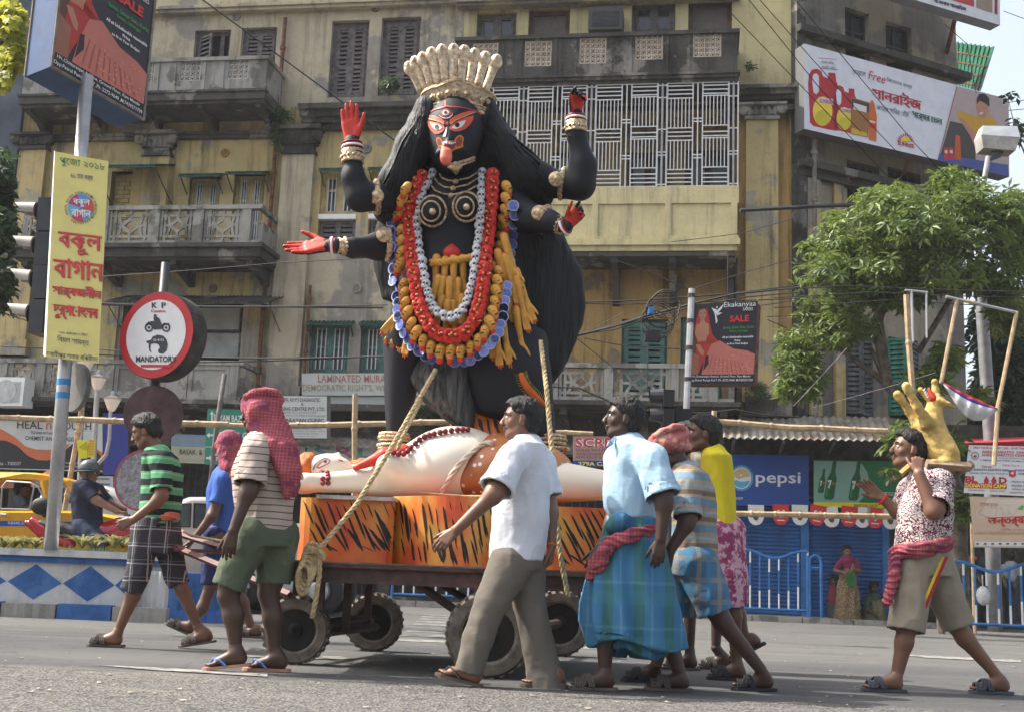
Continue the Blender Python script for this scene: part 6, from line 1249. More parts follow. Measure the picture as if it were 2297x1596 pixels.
for c,rx,rz in((zf(360,1030),.033*1.0,.05),(zf(1330,950),.008,.042)):
 mb=MB();cc=I(*c,-.12);mb.tube([cc+[rx*1.5*math.cos(a),0.01*math.cos(a),rz*math.sin(a)]for a in np.linspace(.5,6.0,20)],.0065,6);mb.build('earring',M_GOLD,idol,True)
cc=I(1024,246,-.24);cc[1]=YI-.02;zt=[I(1024,v,-.02)[2]for v in(246,240,232,226,214,200,190,184)];rr=[.238,.240,.236,.243,.243,.247,.252,.262]
def cring(mb,i,ph=0):pass
mb=MB();vs=[];NN=64
peak=lambda a,t_:.045*max(0,1-abs(((a-math.pi*1.5+math.pi)%(2*math.pi))-math.pi)/.55)*t_
prof=[(0,.236,.0),(.006,.248,.02),(.022,.248,.08),(.03,.238,.12),(.05,.243,.2),(.055,.24,.25),(.15,.250,.75),(.155,.262,.85),(.178,.266,.9),(.185,.256,1.0),(.18,.22,1.0)]
for h_,r_,t_ in prof:
 for k in range(NN):a=2*math.pi*k/NN;vs.append(cc+[r_*math.cos(a),r_*.92*math.sin(a),h_+peak(a,.3+.7*t_)])
mb.add(vs,[(i*NN+k,i*NN+(k+1)%NN,(i+1)*NN+(k+1)%NN,(i+1)*NN+k)for i in range(len(prof)-1)for k in range(NN)]);crown=mb.build('crown',M_CRN,idol,True)
bead=MB();bead.ball((0,0,0),.0085,6,4);
mb=MB()
for h_,r_,n_ in((.035,.248,90),(.05,.252,90),(.165,.268,90),(.178,.264,80)):
 for k in range(n_):a=math.pi+math.pi*k/n_*1.0+.02;mb.ball(cc+[r_*math.cos(a),r_*.92*math.sin(a),h_+peak(a,.3+.7*h_/.18)],.0078,5,3)
mb.build('crown_beading',M_GOLD,crown,True,kind='stuff')
for k in range(13):
 a=math.pi*(1.03+.94*k/12);r_=.25;c=cc+[r_*math.cos(a),r_*.92*math.sin(a),.10+peak(a,.6)];nn=np.array([math.cos(a),math.sin(a)*.92,0]);R_=.026 if 2<k<10 else .02;mb=MB();mb.lathe(c,[(R_,-.005),(R_,.006),(R_*.7,.012),(R_*.65,.02),(.001,.026)],10,nn)
 for j in range(10):b_=2*math.pi*j/10;x=unit(np.cross([0,0,1.],nn));mb.ball(c+nn*.008+x*R_*.9*math.cos(b_)+np.array([0,0,1])*R_*.9*math.sin(b_),.006,5,3)
 mb.build('rosette',M_GOLD,crown,True)
tops=[(916,144),(930,132),(947,123),(967,112),(991,105),(1018,104),(1042,107),(1065,114),(1090,121),(1116,128)];bas=[(939,192),(951,184),(963,177),(979,170),(997,166),(1016,165),(1035,168),(1056,173),(1076,177),(1095,186)]
for i,(tp_,bs_)in enumerate(zip(tops,bas)):
 a,b_=I(*bs_,-.2+.0*(i)),I(*tp_,-.2);a=I(*bs_,-.02-.2*math.sin(math.pi*(i+.5)/10));b_=I(*tp_,-.06-.2*math.sin(math.pi*(i+.5)/10));d=unit(b_-a);L=np.linalg.norm(b_-a);S=SDF();fw=np.array([0,-1,0.])
 S.cone(a-d*.03,a+d*L*.45,.030,.027,.01).cone(a+d*L*.4,a+d*L*.78,.027,.046,.012,((0,1,0),.42)).cone(a+d*L*.78,a+d*L*.95,.046,.034,.01,((0,1,0),.42)).cone(a+d*L*.93,a+d*L*.96+fw*.035,.02,.013,.01)
 v,F3=S.mesh(.0075);o=mesh_obj('snake_hood',v,F3,M_CRN,crown,True);mb=MB()
 for j in range(12):q_=a+d*L*(.1+.06*j);w2=.012+.018*min(1,max(0,(j-5)/5));x=unit(np.cross(d,fw));mb.tube([q_-x*w2+fw*.014,q_+fw*.021,q_+x*w2+fw*.014],.0035,4)
 mb.build('belly_ridges',M_GOLD,crown,kind='stuff')
def garland(name,mcord,path,step,make,off,bvhs=(BV,BHair),size=1,scale_j=.06,face=True,top=0):
 pts=evenly(path,step);P3=[]
 for u,v in pts:
  d=Vector(ray(u,v));best=1e9
  for b_ in bvhs:
   h=b_.ray_cast(Vector(EYE),d)
   if h[0]is not None:best=min(best,h[3])
  t_=min(best,(YI+.02)/d[1])if best>1e8 else best
  P3.append(EYE+np.array(d)*(t_-off-.10*min(1,max(0,(v-540)/50))))
 for _ in range(3):P3=[P3[0]]+[(np.array(a)+2*np.array(b_)+np.array(c))/4*[0,1,0]+np.array(b_)*[1,0,1]for a,b_,c in zip(P3,P3[1:],P3[2:])]+[P3[-1]]
 mb=MB();mb.tube(P3,.006,5);part=mb.build(name,mcord,idol)
 for i,p_ in enumerate(P3):
  ta=np.array(pts[min(i+1,len(pts)-1)])-np.array(pts[max(i-1,0)]);make(part,p_,i,math.atan2(-ta[1],ta[0]),len(P3))
def inst(me_list,name):
 def mk(part,p_,i,ang,n,rot=None,sc_=1.0):
  o=bpy.data.objects.new(name,me_list[i%len(me_list)]);COL.objects.link(o);o.parent=part;o.location=Vector(p_-ORG[part.name]);ORG[o.name]=ORG[part.name]
  o.rotation_euler=rot(i,ang)if rot else(0,0,0);s_=sc_*random.uniform(.9,1.1);o.scale=(s_,s_,s_);return o
 return mk
def shared(v,F,mats,mi=None,name='m',smooth=True):
 me=bpy.data.meshes.new(name);me.from_pydata(v,[],F)
 for m in mats:me.materials.append(m)
 if mi is not None:me.polygons.foreach_set('material_index',np.asarray(mi,np.int32))
 if smooth:me.polygons.foreach_set('use_smooth',np.ones(len(me.polygons),bool))
 me.update();return me
S=SDF();S.ball((0,.01,.008),(.032,.034,.032),.004).cone((-.010,-.014,-.024),(.010,-.014,-.024),.014,.014,.014);
for e in(-1,1):S.ball((e*.012,-.032,-.001),(.0085,.012,.0085),.002,sub=True)
S.ball((0,-.036,-.014),(.004,.008,.006),.001,sub=True);v,F3=S.mesh(.0036);fp=v[F3].mean(1)
mi=((np.abs(np.abs(fp[:,0])-.012)<.0075)&(np.abs(fp[:,2]+.001)<.0075)&(fp[:,1]<-.014))|((np.abs(fp[:,0])<.0035)&(np.abs(fp[:,2]+.014)<.005)&(fp[:,1]<-.02))|((np.abs(fp[:,2]+.0285)<.0012)&(np.abs(fp[:,0])<.012)&(fp[:,1]<-.02))
skull=shared(v,F3,[M_BONE,mat((.04,.04,.045),.8)],mi.astype(int),'skull')
mk=inst([skull],'skull');f=lambda part,p_,i,ang,n:mk(part,p_,i,ang,n,lambda i,a:(random.uniform(-.25,.15),random.uniform(-.25,.25)+(0 if n*.35<i<n*.65 else 0),random.uniform(-.5,.5)))
SK=[(970,388),(953,415),(942,446),(935,492),(936,526),(940,561),(947,593),(952,628),(960,659),(970,687),(985,704),(1007,712),(1026,706),(1041,690),(1051,663),(1060,628),(1065,591),(1070,556),(1075,522),(1079,457),(1081,404),(1081,381)]
garland('skull_garland',M_BONE,SK,17.2,f,.04)
mb=MB()
for k in range(5):
 a=2*math.pi*k/5;vs=[]
 for i in range(4):
  r_=.004+.036*i/3;w_=(.008,.024,.028,.012)[i];y=(-.006,-.018,-.022,-.006)[i]
  for j in(-1,-.4,.4,1):vs.append((r_*math.cos(a)-j*w_*math.sin(a),y+.006*(1 if abs(j)==1 else-1)+.003*math.sin(j*9+i),r_*math.sin(a)+j*w_*math.cos(a)))
 mb.add(vs,[(i*4+j,i*4+j+1,(i+1)*4+j+1,(i+1)*4+j)for i in range(3)for j in range(3)])
mb.tube([(0,-.01,0),(.002,-.05,-.004)],.0035,5,1);mb.ball((.002,-.052,-.004),.007,5,4,1)
flower=shared(mb.verts(),mb.f,[mat((.55,.03,.02),.6,var=.3,sc=30,name='hibiscus_red'),mat((.7,.35,.15),.6)],mb.m,'flower')
mk2=inst([flower],'hibiscus');f=lambda part,p_,i,ang,n:(mk2(part,p_,i,ang,n,lambda i,a:(random.uniform(-.55,.55),random.uniform(0,6.3),random.uniform(-.7,.7)),1.15),mk2(part,p_+[0,.012,.0],i,ang,n,lambda i,a:(0,random.uniform(0,6.3),0),1.2))
RF=[(946,394),(933,408),(925,432),(919,467),(918,526),(923,575),(930,617),(935,663),(949,705),(968,738),(989,751),(1007,754),(1026,754),(1044,744),(1058,728),(1068,708),(1077,670),(1082,642),(1086,607),(1091,561),(1098,515),(1104,446),(1105,380)]
garland('hibiscus_garland',M_RED,RF,17.5,f,.05)
S=SDF();S.ball((0,.008,.012),(.034,.04,.036),.006).ball((0,-.012,-.018),(.027,.026,.034),.014).cone((0,0,-.04),(0,.004,-.062),.02,.022,.008).cone((0,-.034,.002),(0,-.043,-.014),.004,.006,.008)
v,F3=S.mesh(.0042);fp=v[F3].mean(1)
mi=np.where((fp[:,1]>.006+.02*(fp[:,2]<.0))&(fp[:,2]>-.03),1,0);mi=np.where((fp[:,2]<-.052),2,mi);mi=np.where((np.abs(fp[:,2]+.0225)<.0028)&(np.abs(fp[:,0])<.016)&(fp[:,1]<-.02),1,mi);mi=np.where((np.abs(fp[:,2]-.0+np.abs(np.abs(fp[:,0])-.013)*.25)<.0018)&(np.abs(np.abs(fp[:,0])-.013)<.008)&(fp[:,1]<-.01),1,mi);mi=np.where((np.abs(fp[:,2]+.031)<.002)&(np.abs(fp[:,0])<.008)&(fp[:,1]<-.02),2,mi)
headm=shared(v,F3,[M_SKINY,mat((.012,.01,.01),.5),M_RED],mi,'severed_head');mk3=inst([headm],'severed_head')
f=lambda part,p_,i,ang,n:mk3(part,p_,i,ang,n,lambda i,a:(-.1,(.0 if n*.4<i<n*.6 else(.45 if i<n/2 else-.35)),random.uniform(-.12,.12)+(-.75 if i<n*.4 else(.6 if i>n*.62 else-.4))),1.0)
HD=[(912,422),(903,445),(899,492),(898,540),(901,587),(905,635),(910,682),(917,707),(926,730),(937,748),(952,766),(969,780),(990,787),(1014,789),(1037,786),(1060,775),(1078,755),(1093,733),(1104,710),(1109,682),(1113,650),(1116,626),(1120,590),(1124,550),(1128,502),(1134,453),(1138,405)]
garland('head_garland',M_RED,HD,23.5,f,.055)
mb=MB();mb.lathe((0,0,0),[(.004,-.02),(.018,-.012),(.031,.012),(.034,.02)],12,(0,-1,0));n0=len(mb.f);mb.lathe((0,0,0),[(.034,.02),(.0345,.024),(.030,.020)],12,(0,-1,0),1);mb.lathe((0,0,0),[(.030,.020),(.016,-.004),(.001,-.008)],12,(0,-1,0));mb.ball((.0,-.006,.004),.009,6,4,1)
blue_b=shared(mb.verts(),mb.f,[M_COB,M_COBL],mb.m,'blossom');mk4=inst([blue_b],'blue_blossom');f=lambda part,p_,i,ang,n:mk4(part,p_,i,ang,n,lambda i,a:(random.uniform(-.25,.15),random.uniform(-.2,.2),(-.75 if i<n*.36 else(.1 if i>n*.64 else 0))+random.uniform(-.15,.15)),1.08)
BL=[(880,500),(884,520),(885,575),(887,635),(893,677),(898,719),(912,754),(933,782),(963,805),(979,812),(1014,816),(1049,811),(1083,791),(1107,766),(1119,747),(1127,708),(1133,673),(1141,617),(1145,578),(1151,522),(1155,475),(1147,452)]
garland('blossom_garland',M_COB,BL,17.8,f,.03)
S=SDF();S.cone((0,0,.26),(0,0,.04),.042,.026,.02);hand(S,(0,0,.045),(0,0,-1),(0,-1,0),(1,0,0),.17,.12,.08,(.75,.5,.2),k=.008,fat=1.25);v,F3=S.mesh(.0072);fp=v[F3].mean(1)
armm=shared(v,F3,[M_SKINY,mat((.42,.08,.02),.55)],((fp[:,2]<-.09)|(fp[:,2]>.285)).astype(int),'severed_arm')
mb=MB();a=surf([(966,590),(1000,588),(1030,583),(1062,577)],BV,.06);
def rope(pts,r,pitch=.12,m=None,name='rope',par=None,turns=3,**k):
 pts=[np.asarray(p_,float)for p_ in pts];L=[0]
 for p_,q_ in zip(pts,pts[1:]):L.append(L[-1]+np.linalg.norm(q_-p_))
 n=max(4,int(L[-1]/pitch*7));arr=np.array(pts);mb=MB()
 for s_ in range(3):
  path=[]
  for i in range(n+1):
   l=L[-1]*i/n;c=np.array([np.interp(l,L,arr[:,q_])for q_ in range(3)]);l2=min(L[-1],l+.01);c2=np.array([np.interp(l2,L,arr[:,q_])for q_ in range(3)]);c1=np.array([np.interp(l2-.01,L,arr[:,q_])for q_ in range(3)]);t_=unit(c2-c1)
   x=unit(np.cross(t_,[0,1,.01]));y=np.cross(t_,x);a=2*math.pi*(l/pitch+s_/3);path.append(c+(x*math.cos(a)+y*math.sin(a))*r*.5)
  mb.tube(path,r*.56,5)
 return mb.build(name,m,par,True,**k)
belt=rope(a,.028,.09,M_SKINY,'belt',idol)
spots=[(978,600,0),(998,600,.0),(1020,598,-.05),(1042,596,-.08),(985,650,.1),(1008,652,0),(1030,650,-.05),(975,690,.2),(1000,700,.05),(1022,700,-.1),(1046,690,-.15),(965,645,.25),(1100,610,.1),(1140,600,-.30),(1155,605,-.32),(1165,612,-.35),(1130,645,-.25),(1150,650,-.30),(1168,655,-.32),(1178,660,-.25),(1118,690,-.2),(1136,700,-.22),(1155,695,-.25),(1172,690,-.2),(1105,720,-.15),(1160,570,-.34),(1150,560,-.25),(1188,640,-.36),(1186,690,-.3),(1122,640,-.1),(1172,728,-.2),(1140,735,-.2),(1120,740,-.12),(885,690,.45),(895,695,.3),(880,672,.6),(905,702,.15),(915,715,.1),(1090,700,.0)]
for i,(u,v,rot)in enumerate(spots):
 p_=surf([(u,v+6)],BV,.01)[0];o=bpy.data.objects.new('severed_arm',armm);COL.objects.link(o);o.parent=belt;o.location=Vector(p_+[0,-.01*(i%3),-.14]-ORG[belt.name]);o.rotation_euler=(0,rot,random.uniform(-.3,.3));o.scale=(.70,.8,(.78 if i<13 or 39<i else .92)+.1*random.random())
v,f=decal([(992,580),(990,568),(998,556),(1006,552),(1012,548),(1020,553),(1031,560),(1036,572),(1034,578)],BV,.02,5);S=SDF();c=surf([(1013,568)],BV,.0)[0];S.ball(c,(.062,.04,.055),.01).cone(c,c+[0,0,.065],.03,.005,.03);vv,Fq=S.mesh(.009);mesh_obj('belt_ornament',vv,Fq,M_RED,idol,True)
def ring_on(c,ax,r_,t_,m=M_GOLD,name='bangle',par=None,sq=1.0,bump_n=0):
 ax=unit(ax);x=unit(np.cross(ax,[0,1,.02]));y=np.cross(ax,x);pts=[np.asarray(c)+r_*(math.cos(a)*x+math.sin(a)*y*sq)for a in np.linspace(0,2*math.pi,25)]
 if bump_n:return rope(pts,t_,.05,m,name,par or idol)
 mb=MB();mb.tube(pts,t_,6,caps=False);return mb.build(name,m,par or idol,True)
def cuff(a,b_,r0,r1,m,name,par=None):
 mb=MB();L=np.linalg.norm(b_-a);mb.lathe(a,[(r0*.9,0),(r0*1.12,.0),(r0*1.05,L*.2),(r0*1.02,L*.4),((r0+r1)/2*1.12,L*.55),(r1*1.03,L*.75),(r1*1.18,L),(r1*.9,L)],22,b_-a)
 for k in range(14):an=2*math.pi*k/14;ax=unit(b_-a);x=unit(np.cross(ax,[0,1,.02]));y=np.cross(ax,x);mb.ball(a+ax*L*.45+(x*math.cos(an)+y*math.sin(an))*(r0+r1)*.56,L*.13,5,4)
 return mb.build(name,m,par or idol,True)
for a,b_,c,d,r0,r1 in[(I(790,330,-.3),I(789.5,322,-.3),I(791,366,-.3),I(790,338,-.3),.062,.060),(I(745,551,-.3),I(752,551,-.3),I(785,555,-.26),I(757,551,-.3),.048,.045),(I(1292,268,-.15),I(1292,262,-.15),I(1292,298,-.15),I(1292,274,-.15),.062,.058),(I(1266,510,-.31),I(1271,507,-.32),I(1250,502,-.28),I(1262,508,-.30),.05,.047)]:
 ax=b_-a;ring_on(b_,ax,r1*1.08,.007,mat((.25,.01,.02),.4,name='lac_red'),'bangle');ring_on(a,ax,r0*1.08,.010,M_WHITE,'shell_bangle');ring_on(a-ax*.45,ax,r0*1.1,.007,mat((.25,.01,.02),.4,name='lac_red'),'bangle');cuff(c,d,r0*1.15,r1*1.1,M_GOLD,'cuff')
for c,ax,r_,dc in[(I(846,442,-.2),(1,.15,.1),.105,(-3,-2)),(I(868,548,-.13),(1,.3,.1),.10,(-6,-22)),(I(1262,412,-.05),(1,-.1,-.15),.10,(-14,-10)),(I(1222,492,-.2),(1,-.4,-.4),.085,(-12,-14))]:
 o=ring_on(c,ax,r_,.022,M_GOLD,'armlet',None,1.0,1);q_=I(px(c)[0]+dc[0],px(c)[1]+dc[1],c[1]-YI-r_-.01);mb=MB();mb.lathe(q_,[(.055,-.01),(.055,.008),(.044,.01),(.04,.018),(.03,.02),(.026,.03),(.001,.036)],16,(0,-1,.1));mb.build('armlet_disc',M_GOLD,o,True)
for c,r_ in(((970,474),31),((1046,464),30)):
 for q_,tr in((1.0,.009),(.66,.007)):
  rg=surf([(c[0]+(3 if q_<1 else 0)*(-1)+r_*q_*math.cos(a),c[1]+r_*1.1*q_*math.sin(a))for a in np.linspace(0,2*math.pi,30)],BV,.008);rope(rg,tr,.03,M_GOLD,'breast_ring',idol)
 p_=surf([c],BV,.01)[0];mb=MB();mb.lathe(p_,[(.024,-.01),(.022,.004),(.014,.012),(.001,.016)],12,(0,-1,0));mb.build('stud',M_GOLD,idol,True)
zr=Z4(560.8,0,.3514)
for ch in([(1210,1110),(1225,1135),(1265,1152),(1310,1155),(1400,1135),(1455,1100)],[(1178,1135),(1200,1170),(1245,1195),(1300,1200),(1390,1180),(1452,1140)],[(1158,1185),(1180,1215),(1230,1238),(1285,1245),(1380,1225),(1450,1185)]):
 rope(surf(dens(mp(zr,ch),6),BV,.012),.0065,.025,M_GOLD,'necklace',idol)
for q_ in((1312,1160),(1297,1203),(1282,1250)):p_=surf([zr(*q_)],BV,.012)[0];mb=MB();mb.lathe(p_,[(.02,-.008),(.02,.004),(.012,.012),(.001,.016)],8,(0,-1,0));mb.build('pendant',M_GOLD,idol,True)
BN=bvh_of(V,F_)
ck=surf(dens(mp(zr,[(1265,1052),(1330,1040),(1400,1020),(1432,1005)]),5),BN,.012);rope(ck,.011,.03,M_GOLD,'choker',idol);rope([p_-[0,0,.022]for p_ in ck],.008,.03,M_GOLD,'choker',idol)
for q_,r_ in(((1312,1062),.035),((1290,1068),.02),((1335,1066),.02),((1314,1085),.024),((1315,1102),.013)):p_=surf([zr(*q_)],BN,.02)[0];mb=MB();mb.lathe(p_,[(r_,-.01),(r_,.006),(r_*.6,.014),(.001,.018)],8,(0,-1,0));mb.build('choker_pendant',M_GOLD,idol,True)
for c0,vs_,r_ in((I(884,975,0),(974,981,988,999,1006),.095),(I(1234,985,-.05),(978,986,994,1006),.10)):
 for i,v_ in enumerate(vs_):q_=I(px(c0)[0]+(i>2)*2,v_,c0[1]-YI);ring_on(q_,(0,0,1),r_+.012*(i>2)+.006*(i%2),.013,M_GOLD,'anklet',None,1,i%2)
zz6=Z4(616.9,504.7,.3514);cp=mp(zz6,[(1568,940),(1580,985),(1605,1030),(1640,1068),(1685,1110),(1725,1150),(1765,1190)]);cp=dens(cp,4);c3=surf(cp,BV,.012);mb=MB();n=len(c3)
mb.tube(c3,[max(.004,.024*math.sin(math.pi*min(1,(i+3)/n*.8+.1)))for i in range(n)],7);cen=mb.build('centipede',mat((.60,.12,.02),.5,name='orange_red'),idol,True)
mb=MB()
for i in range(1,n-1,1):
 t_=unit(c3[i+1]-c3[i-1]);s_=unit(np.cross(t_,[0,1,0]));r_=.02
 for e in(-1,1):mb.tube([c3[i]+s_*e*r_*.6,c3[i]+s_*e*(r_+.024)-t_*.012],.0022,3)
mb.build('centipede_legs',mat((.35,.30,.04),.6),cen,kind='stuff')
mb=MB();[mb.ball(I(1262+7*i,1046+3*i,-.3),.02,8,6)for i in range(4)];mb.build('red_toes',M_RED,idol,True);mb=MB();mb.ball(I(845,1034,-.2),(.07,.05,.02),10,6);mb.build('red_sole',M_RED,idol,True)
# ================= platform =================
def tiger():
 m,nt,bs=node_mat('tiger_paint');f=noise_n(nt,3.4,3,.5,(1,1,.8));r_=nt.nodes.new('ShaderNodeValToRGB');nt.links.new(f,r_.inputs[0]);e=r_.color_ramp.elements
 e[0].position=.36;e[0].color=(.55,.30,.05,1);e[1].position=.66;e[1].color=(.50,.05,.01,1);q=e.new(.5);q.color=(.56,.15,.02,1)
 nt.links.new(r_.outputs[0],bs.inputs['Base Color']);bs.inputs['Roughness'].default_value=.45;bump(nt,bs,noise_n(nt,30,3),.15,.01);return m
M_TIG=tiger();M_STR=mat((.015,.012,.012),.5,name='black_stripe_paint')
ped=thing('tiger_painted_platform','orange pedestal painted with black tiger stripes on the cart','platform',P(1000,1260,7.9));ZB=.645
def block(name,u0,u1,vt,Y0,Y1,bulge=0.0,lean=0,sx=22,sq=0.0):
 a,b=P(u0,vt,Y0),P(u1,vt,Y0);zt=(a[2]+b[2])/2;pr=[]
 N=16;front=[]
 for i in range(N+1):t_=i/N;e=(1-abs(2*t_-1)**(6 if not bulge else 2));front.append((a[0]+(b[0]-a[0])*t_,Y0+.06-.06*e-bulge*e))
 rim=front+[(b[0],Y1),(a[0],Y1)];n=len(rim);mb=MB();vs=[(x+lean*(x-(a[0]+b[0])/2),y,ZB)for x,y in rim]+[(x,y,zt)for x,y in rim]
 mb.add(vs,[(i,(i+1)%n,n+(i+1)%n,n+i)for i in range(n)]+[tuple(range(n))[::-1],tuple(range(n,2*n))]);o=mb.build(name,M_TIG,ped)
 bv=bvh_of([np.array(q)for q in vs],mb.f[:n]);st=MB();random.seed(int(u0));nb=int((u1-u0)/17)
 for i in range(nb*3):
  row=i%3;t_=(i//3+.5+random.uniform(-.25,.25))/nb;vt_=vt+10+row*44+random.uniform(-14,12);ln=random.uniform(50,100)*(1 if random.random()>.25 else .45);w_=random.uniform(3,6)*(ln/70);u=u0+4+(u1-u0-8)*t_+(vt_-vt)*.1;vb=min(vt_+ln,1236 if u0<800 else 1268);sl=ln*(.40 if u0<800 else(.12+.12*random.random()if u0<1200 else .5));vt_=max(vt_,vt+3)
  if vb-vt_<12:continue
  pts=[]
  for q in(0,.15,.35,.6,.8):pts.append((u+sl*q-w_*math.sin(min(1,q*1.2+.15)*math.pi*.6)*.5+random.uniform(-.4,.4),vt_+(vb-vt_)*q))
  pts.append((u+sl,vb))
  for q in(.8,.55,.35,.15):pts.append((u+sl*q+w_*(.9-.3*q)*math.sin(min(1,q*1.2+.2)*math.pi*.6)+random.uniform(-.3,.3),vt_+(vb-vt_)*q))
  v,f=decal(pts,bv,.003,9)
  if len(f):st.add(v,[list(x)for x in f])
 st.build('painted_stripes',M_STR,o,kind='stuff');return zt
zp=block('pedestal_block',672,884,1117,7.62,9.2);block('pedestal_drum',880,1212,1117,7.74,9.2,.24,-.02);block('pedestal_block',1214,1372,1136,7.62,9.2)
mb=MB();a,b=P(711,1109,7.6),P(888,1116,7.6);mb.box(a[0],b[0],7.58,8.0,a[2]-.02,a[2]+.003);mb.build('plank',mat((.5,.44,.38),.8,var=.3,sc=14,name='raw_wood'),ped)
for i in range(9):a,b=P(942+i*9,1103+i*1.2,7.62+.02*i),P(1030+i*14,1113+random.uniform(-3,4),7.5);mb=MB();mb.tube([a,b],[.003,.006],5);mb.build('stick',mat((.36,.22,.12),.8),ped)
S=SDF();S.loft([(z,c,y,rx,ry)for z,c,y,rx,ry in Lr([(934,1012,1172,.2,.15),(960,1010,1180,.25,.15),(1010,1012,1195,.3,.15),(1100,1010,1200,.3,.15)])],.03);v,F3=S.mesh(.025);N=vnormals(v,F3);v=v+N*(.01*np.sin(v[:,0]*55))[:,None];ts=mesh_obj('striped_cloth',v,F3,M_TIG,idol,True);bv=bvh_of(v,F3);st=MB()
for i in range(9):u=1022+i*17;pv,f=decal([(u,938),(u+7,944),(u+12,970),(u+15,1000),(u+9,972),(u+2,955)],bv,.012,8);st.add(pv,[list(x)for x in f])
st.build('painted_stripes',M_STR,ts,kind='stuff')
# ================= reclining figure =================
zs=Z4(616.9,953.3,.2197)
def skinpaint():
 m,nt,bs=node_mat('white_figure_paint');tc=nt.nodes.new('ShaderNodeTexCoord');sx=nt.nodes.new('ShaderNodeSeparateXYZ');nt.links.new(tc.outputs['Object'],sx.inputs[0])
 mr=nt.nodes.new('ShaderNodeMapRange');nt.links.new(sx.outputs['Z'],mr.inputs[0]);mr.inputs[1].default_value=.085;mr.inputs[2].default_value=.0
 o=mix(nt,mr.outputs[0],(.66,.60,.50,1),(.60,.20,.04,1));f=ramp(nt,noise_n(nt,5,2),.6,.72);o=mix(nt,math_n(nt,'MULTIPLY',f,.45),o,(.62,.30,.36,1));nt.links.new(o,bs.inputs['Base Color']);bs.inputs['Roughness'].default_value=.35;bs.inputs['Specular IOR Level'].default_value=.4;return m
YS=7.95
K=lambda x,y,dy=0:P(*zs(x,y),YS+dy)
recl=thing('reclining_statue','pale reclining god statue with bead garland lying under the goddess','statue',np.array([0,YS,zp]))
S=SDF()
S.cone(K(1010,560,.1),K(300,590,-.12),.085,.055,.06).cone(K(300,590,-.12),K(130,600,-.1),.058,.05,.05)
S.cone(K(950,560,.2),K(1500,520,.2),.12,.17,.1).ball(K(1180,400,.0),(.10,.12,.09),.08).ball(K(1180,400,.3),(.10,.12,.09),.08)
S.ball(K(1850,420,.2),(.36,.34,.27),.10).ball(K(1600,520,.2),(.3,.3,.18),.12).cone(K(2200,520,.15),K(2700,520,.1),.22,.19,.1)
S.cone(K(2700,560,-.0),K(3500,620,-.1),.15,.085,.06).cone(K(3450,600,-.1),K(3480,520,-.1),.05,.04,.03)
S.chain([(K(860,500,.25),.06),(K(740,480,.2),.055)],.06)
hc=K(500,430,.12);S.ball(hc,(.115,.10,.085),.03).ball(K(590,420,.12),(.11,.085,.075),.05).cone(K(560,350,.12),K(640,305,.12),.014,.017,.02).cone(K(645,300,.12),K(640,335,.12),.018,.014,.015).cone(K(665,352,.12),K(700,366,.12),.016,.015,.012).ball(K(715,400,.12),.03,.03)
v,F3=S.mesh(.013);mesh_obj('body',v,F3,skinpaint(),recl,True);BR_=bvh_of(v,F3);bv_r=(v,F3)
S=SDF();S.ball(K(330,410,.14),(.07,.12,.09),.02).cone(K(300,440,.1),K(230,520,.1),.06,.04,.04).cone(K(800,440,.35),K(1300,380,.45),.06,.06,.05);v,F3=S.mesh(.012);v=v+vnormals(v,F3)*(.012*fbm(v,(25,25,25),2))[:,None];mesh_obj('hair',v,F3,mat((.55,.13,.03),.6,var=.3,sc=20,bmp=.8,bsc=70,name='orange_hair'),recl,True)
S=SDF();S.cone(K(820,430,.0),K(1120,310,-.02),.02,.05,.03).cone(K(1120,310,-.02),K(1330,270,.0),.05,.05,.03);v,F3=S.mesh(.012);mesh_obj('red_shawl',v,F3,M_RED,recl,True)
def surfk(pts,off,b=None):return surf([zs(*p_)for p_ in pts],b or BR_,off)
for name,col,pts,off in[('eye_paint',(.45,.12,.10),[(415,430),(460,375),(520,345),(570,350),(555,385),(500,415),(450,440)],.003),('eye_paint',(.62,.6,.58),[(440,425),(480,385),(530,360),(555,365),(530,390),(480,412)],.005),('eye_paint',(.03,.03,.03),[(497,372),(512,358),(530,362),(528,378),(510,385)],.007),('brow_paint',(.12,.13,.13),[(385,450),(400,400),(450,350),(510,325),(560,335),(510,338),(455,365),(415,410),(400,455)],.003),('lips',(.45,.08,.08),[(650,345),(690,360),(700,372),(655,362)],.004)]:dec(name,col,[zs(*p_)for p_ in pts],off,BR_,recl,3)
def beads(path3,r_,m,name,par):
 mb=MB();L=[np.array(p_)for p_ in path3];acc=0;last=L[0];mb.ball(last,r_,7,5)
 for a,b in zip(L,L[1:]):
  n_=12
  for i in range(n_+1):
   q=a+(b-a)*i/n_
   if np.linalg.norm(q-last)>r_*1.7:mb.ball(q,r_,7,5);last=q
 return mb.build(name,m,par,True)
M_BEAD=mat((.20,.02,.035),.5,var=.2,name='maroon_beads')
gp=surfk([(1150,295),(1220,300),(1290,322),(1340,300),(1400,235),(1500,145),(1600,112),(1700,88),(1850,66),(2005,62)],.0);beads([p_+[0,-.02,.012]for p_ in gp],.020,M_BEAD,'bead_garland',recl)
for x in(487,543):beads(surfk([(x-10,480),(x,540),(x+4,610),(x+8,690)],.008),.017,M_BEAD,'bead_bracelet',recl)
S=SDF();S.ball(K(2330,470,.17),(.36,.37,.23),.05).ball(K(2050,560,.2),(.24,.33,.16),.1).cone(K(2350,500,.15),K(2760,540,.05),.25,.20,.1)
S.cut(lambda g:-((g-K(1690,690,0))@unit(np.array([.72,0,.66]))+.06*0),K(1500,900,-1),K(2400,-200,1))
v,F3=S.mesh(.016)
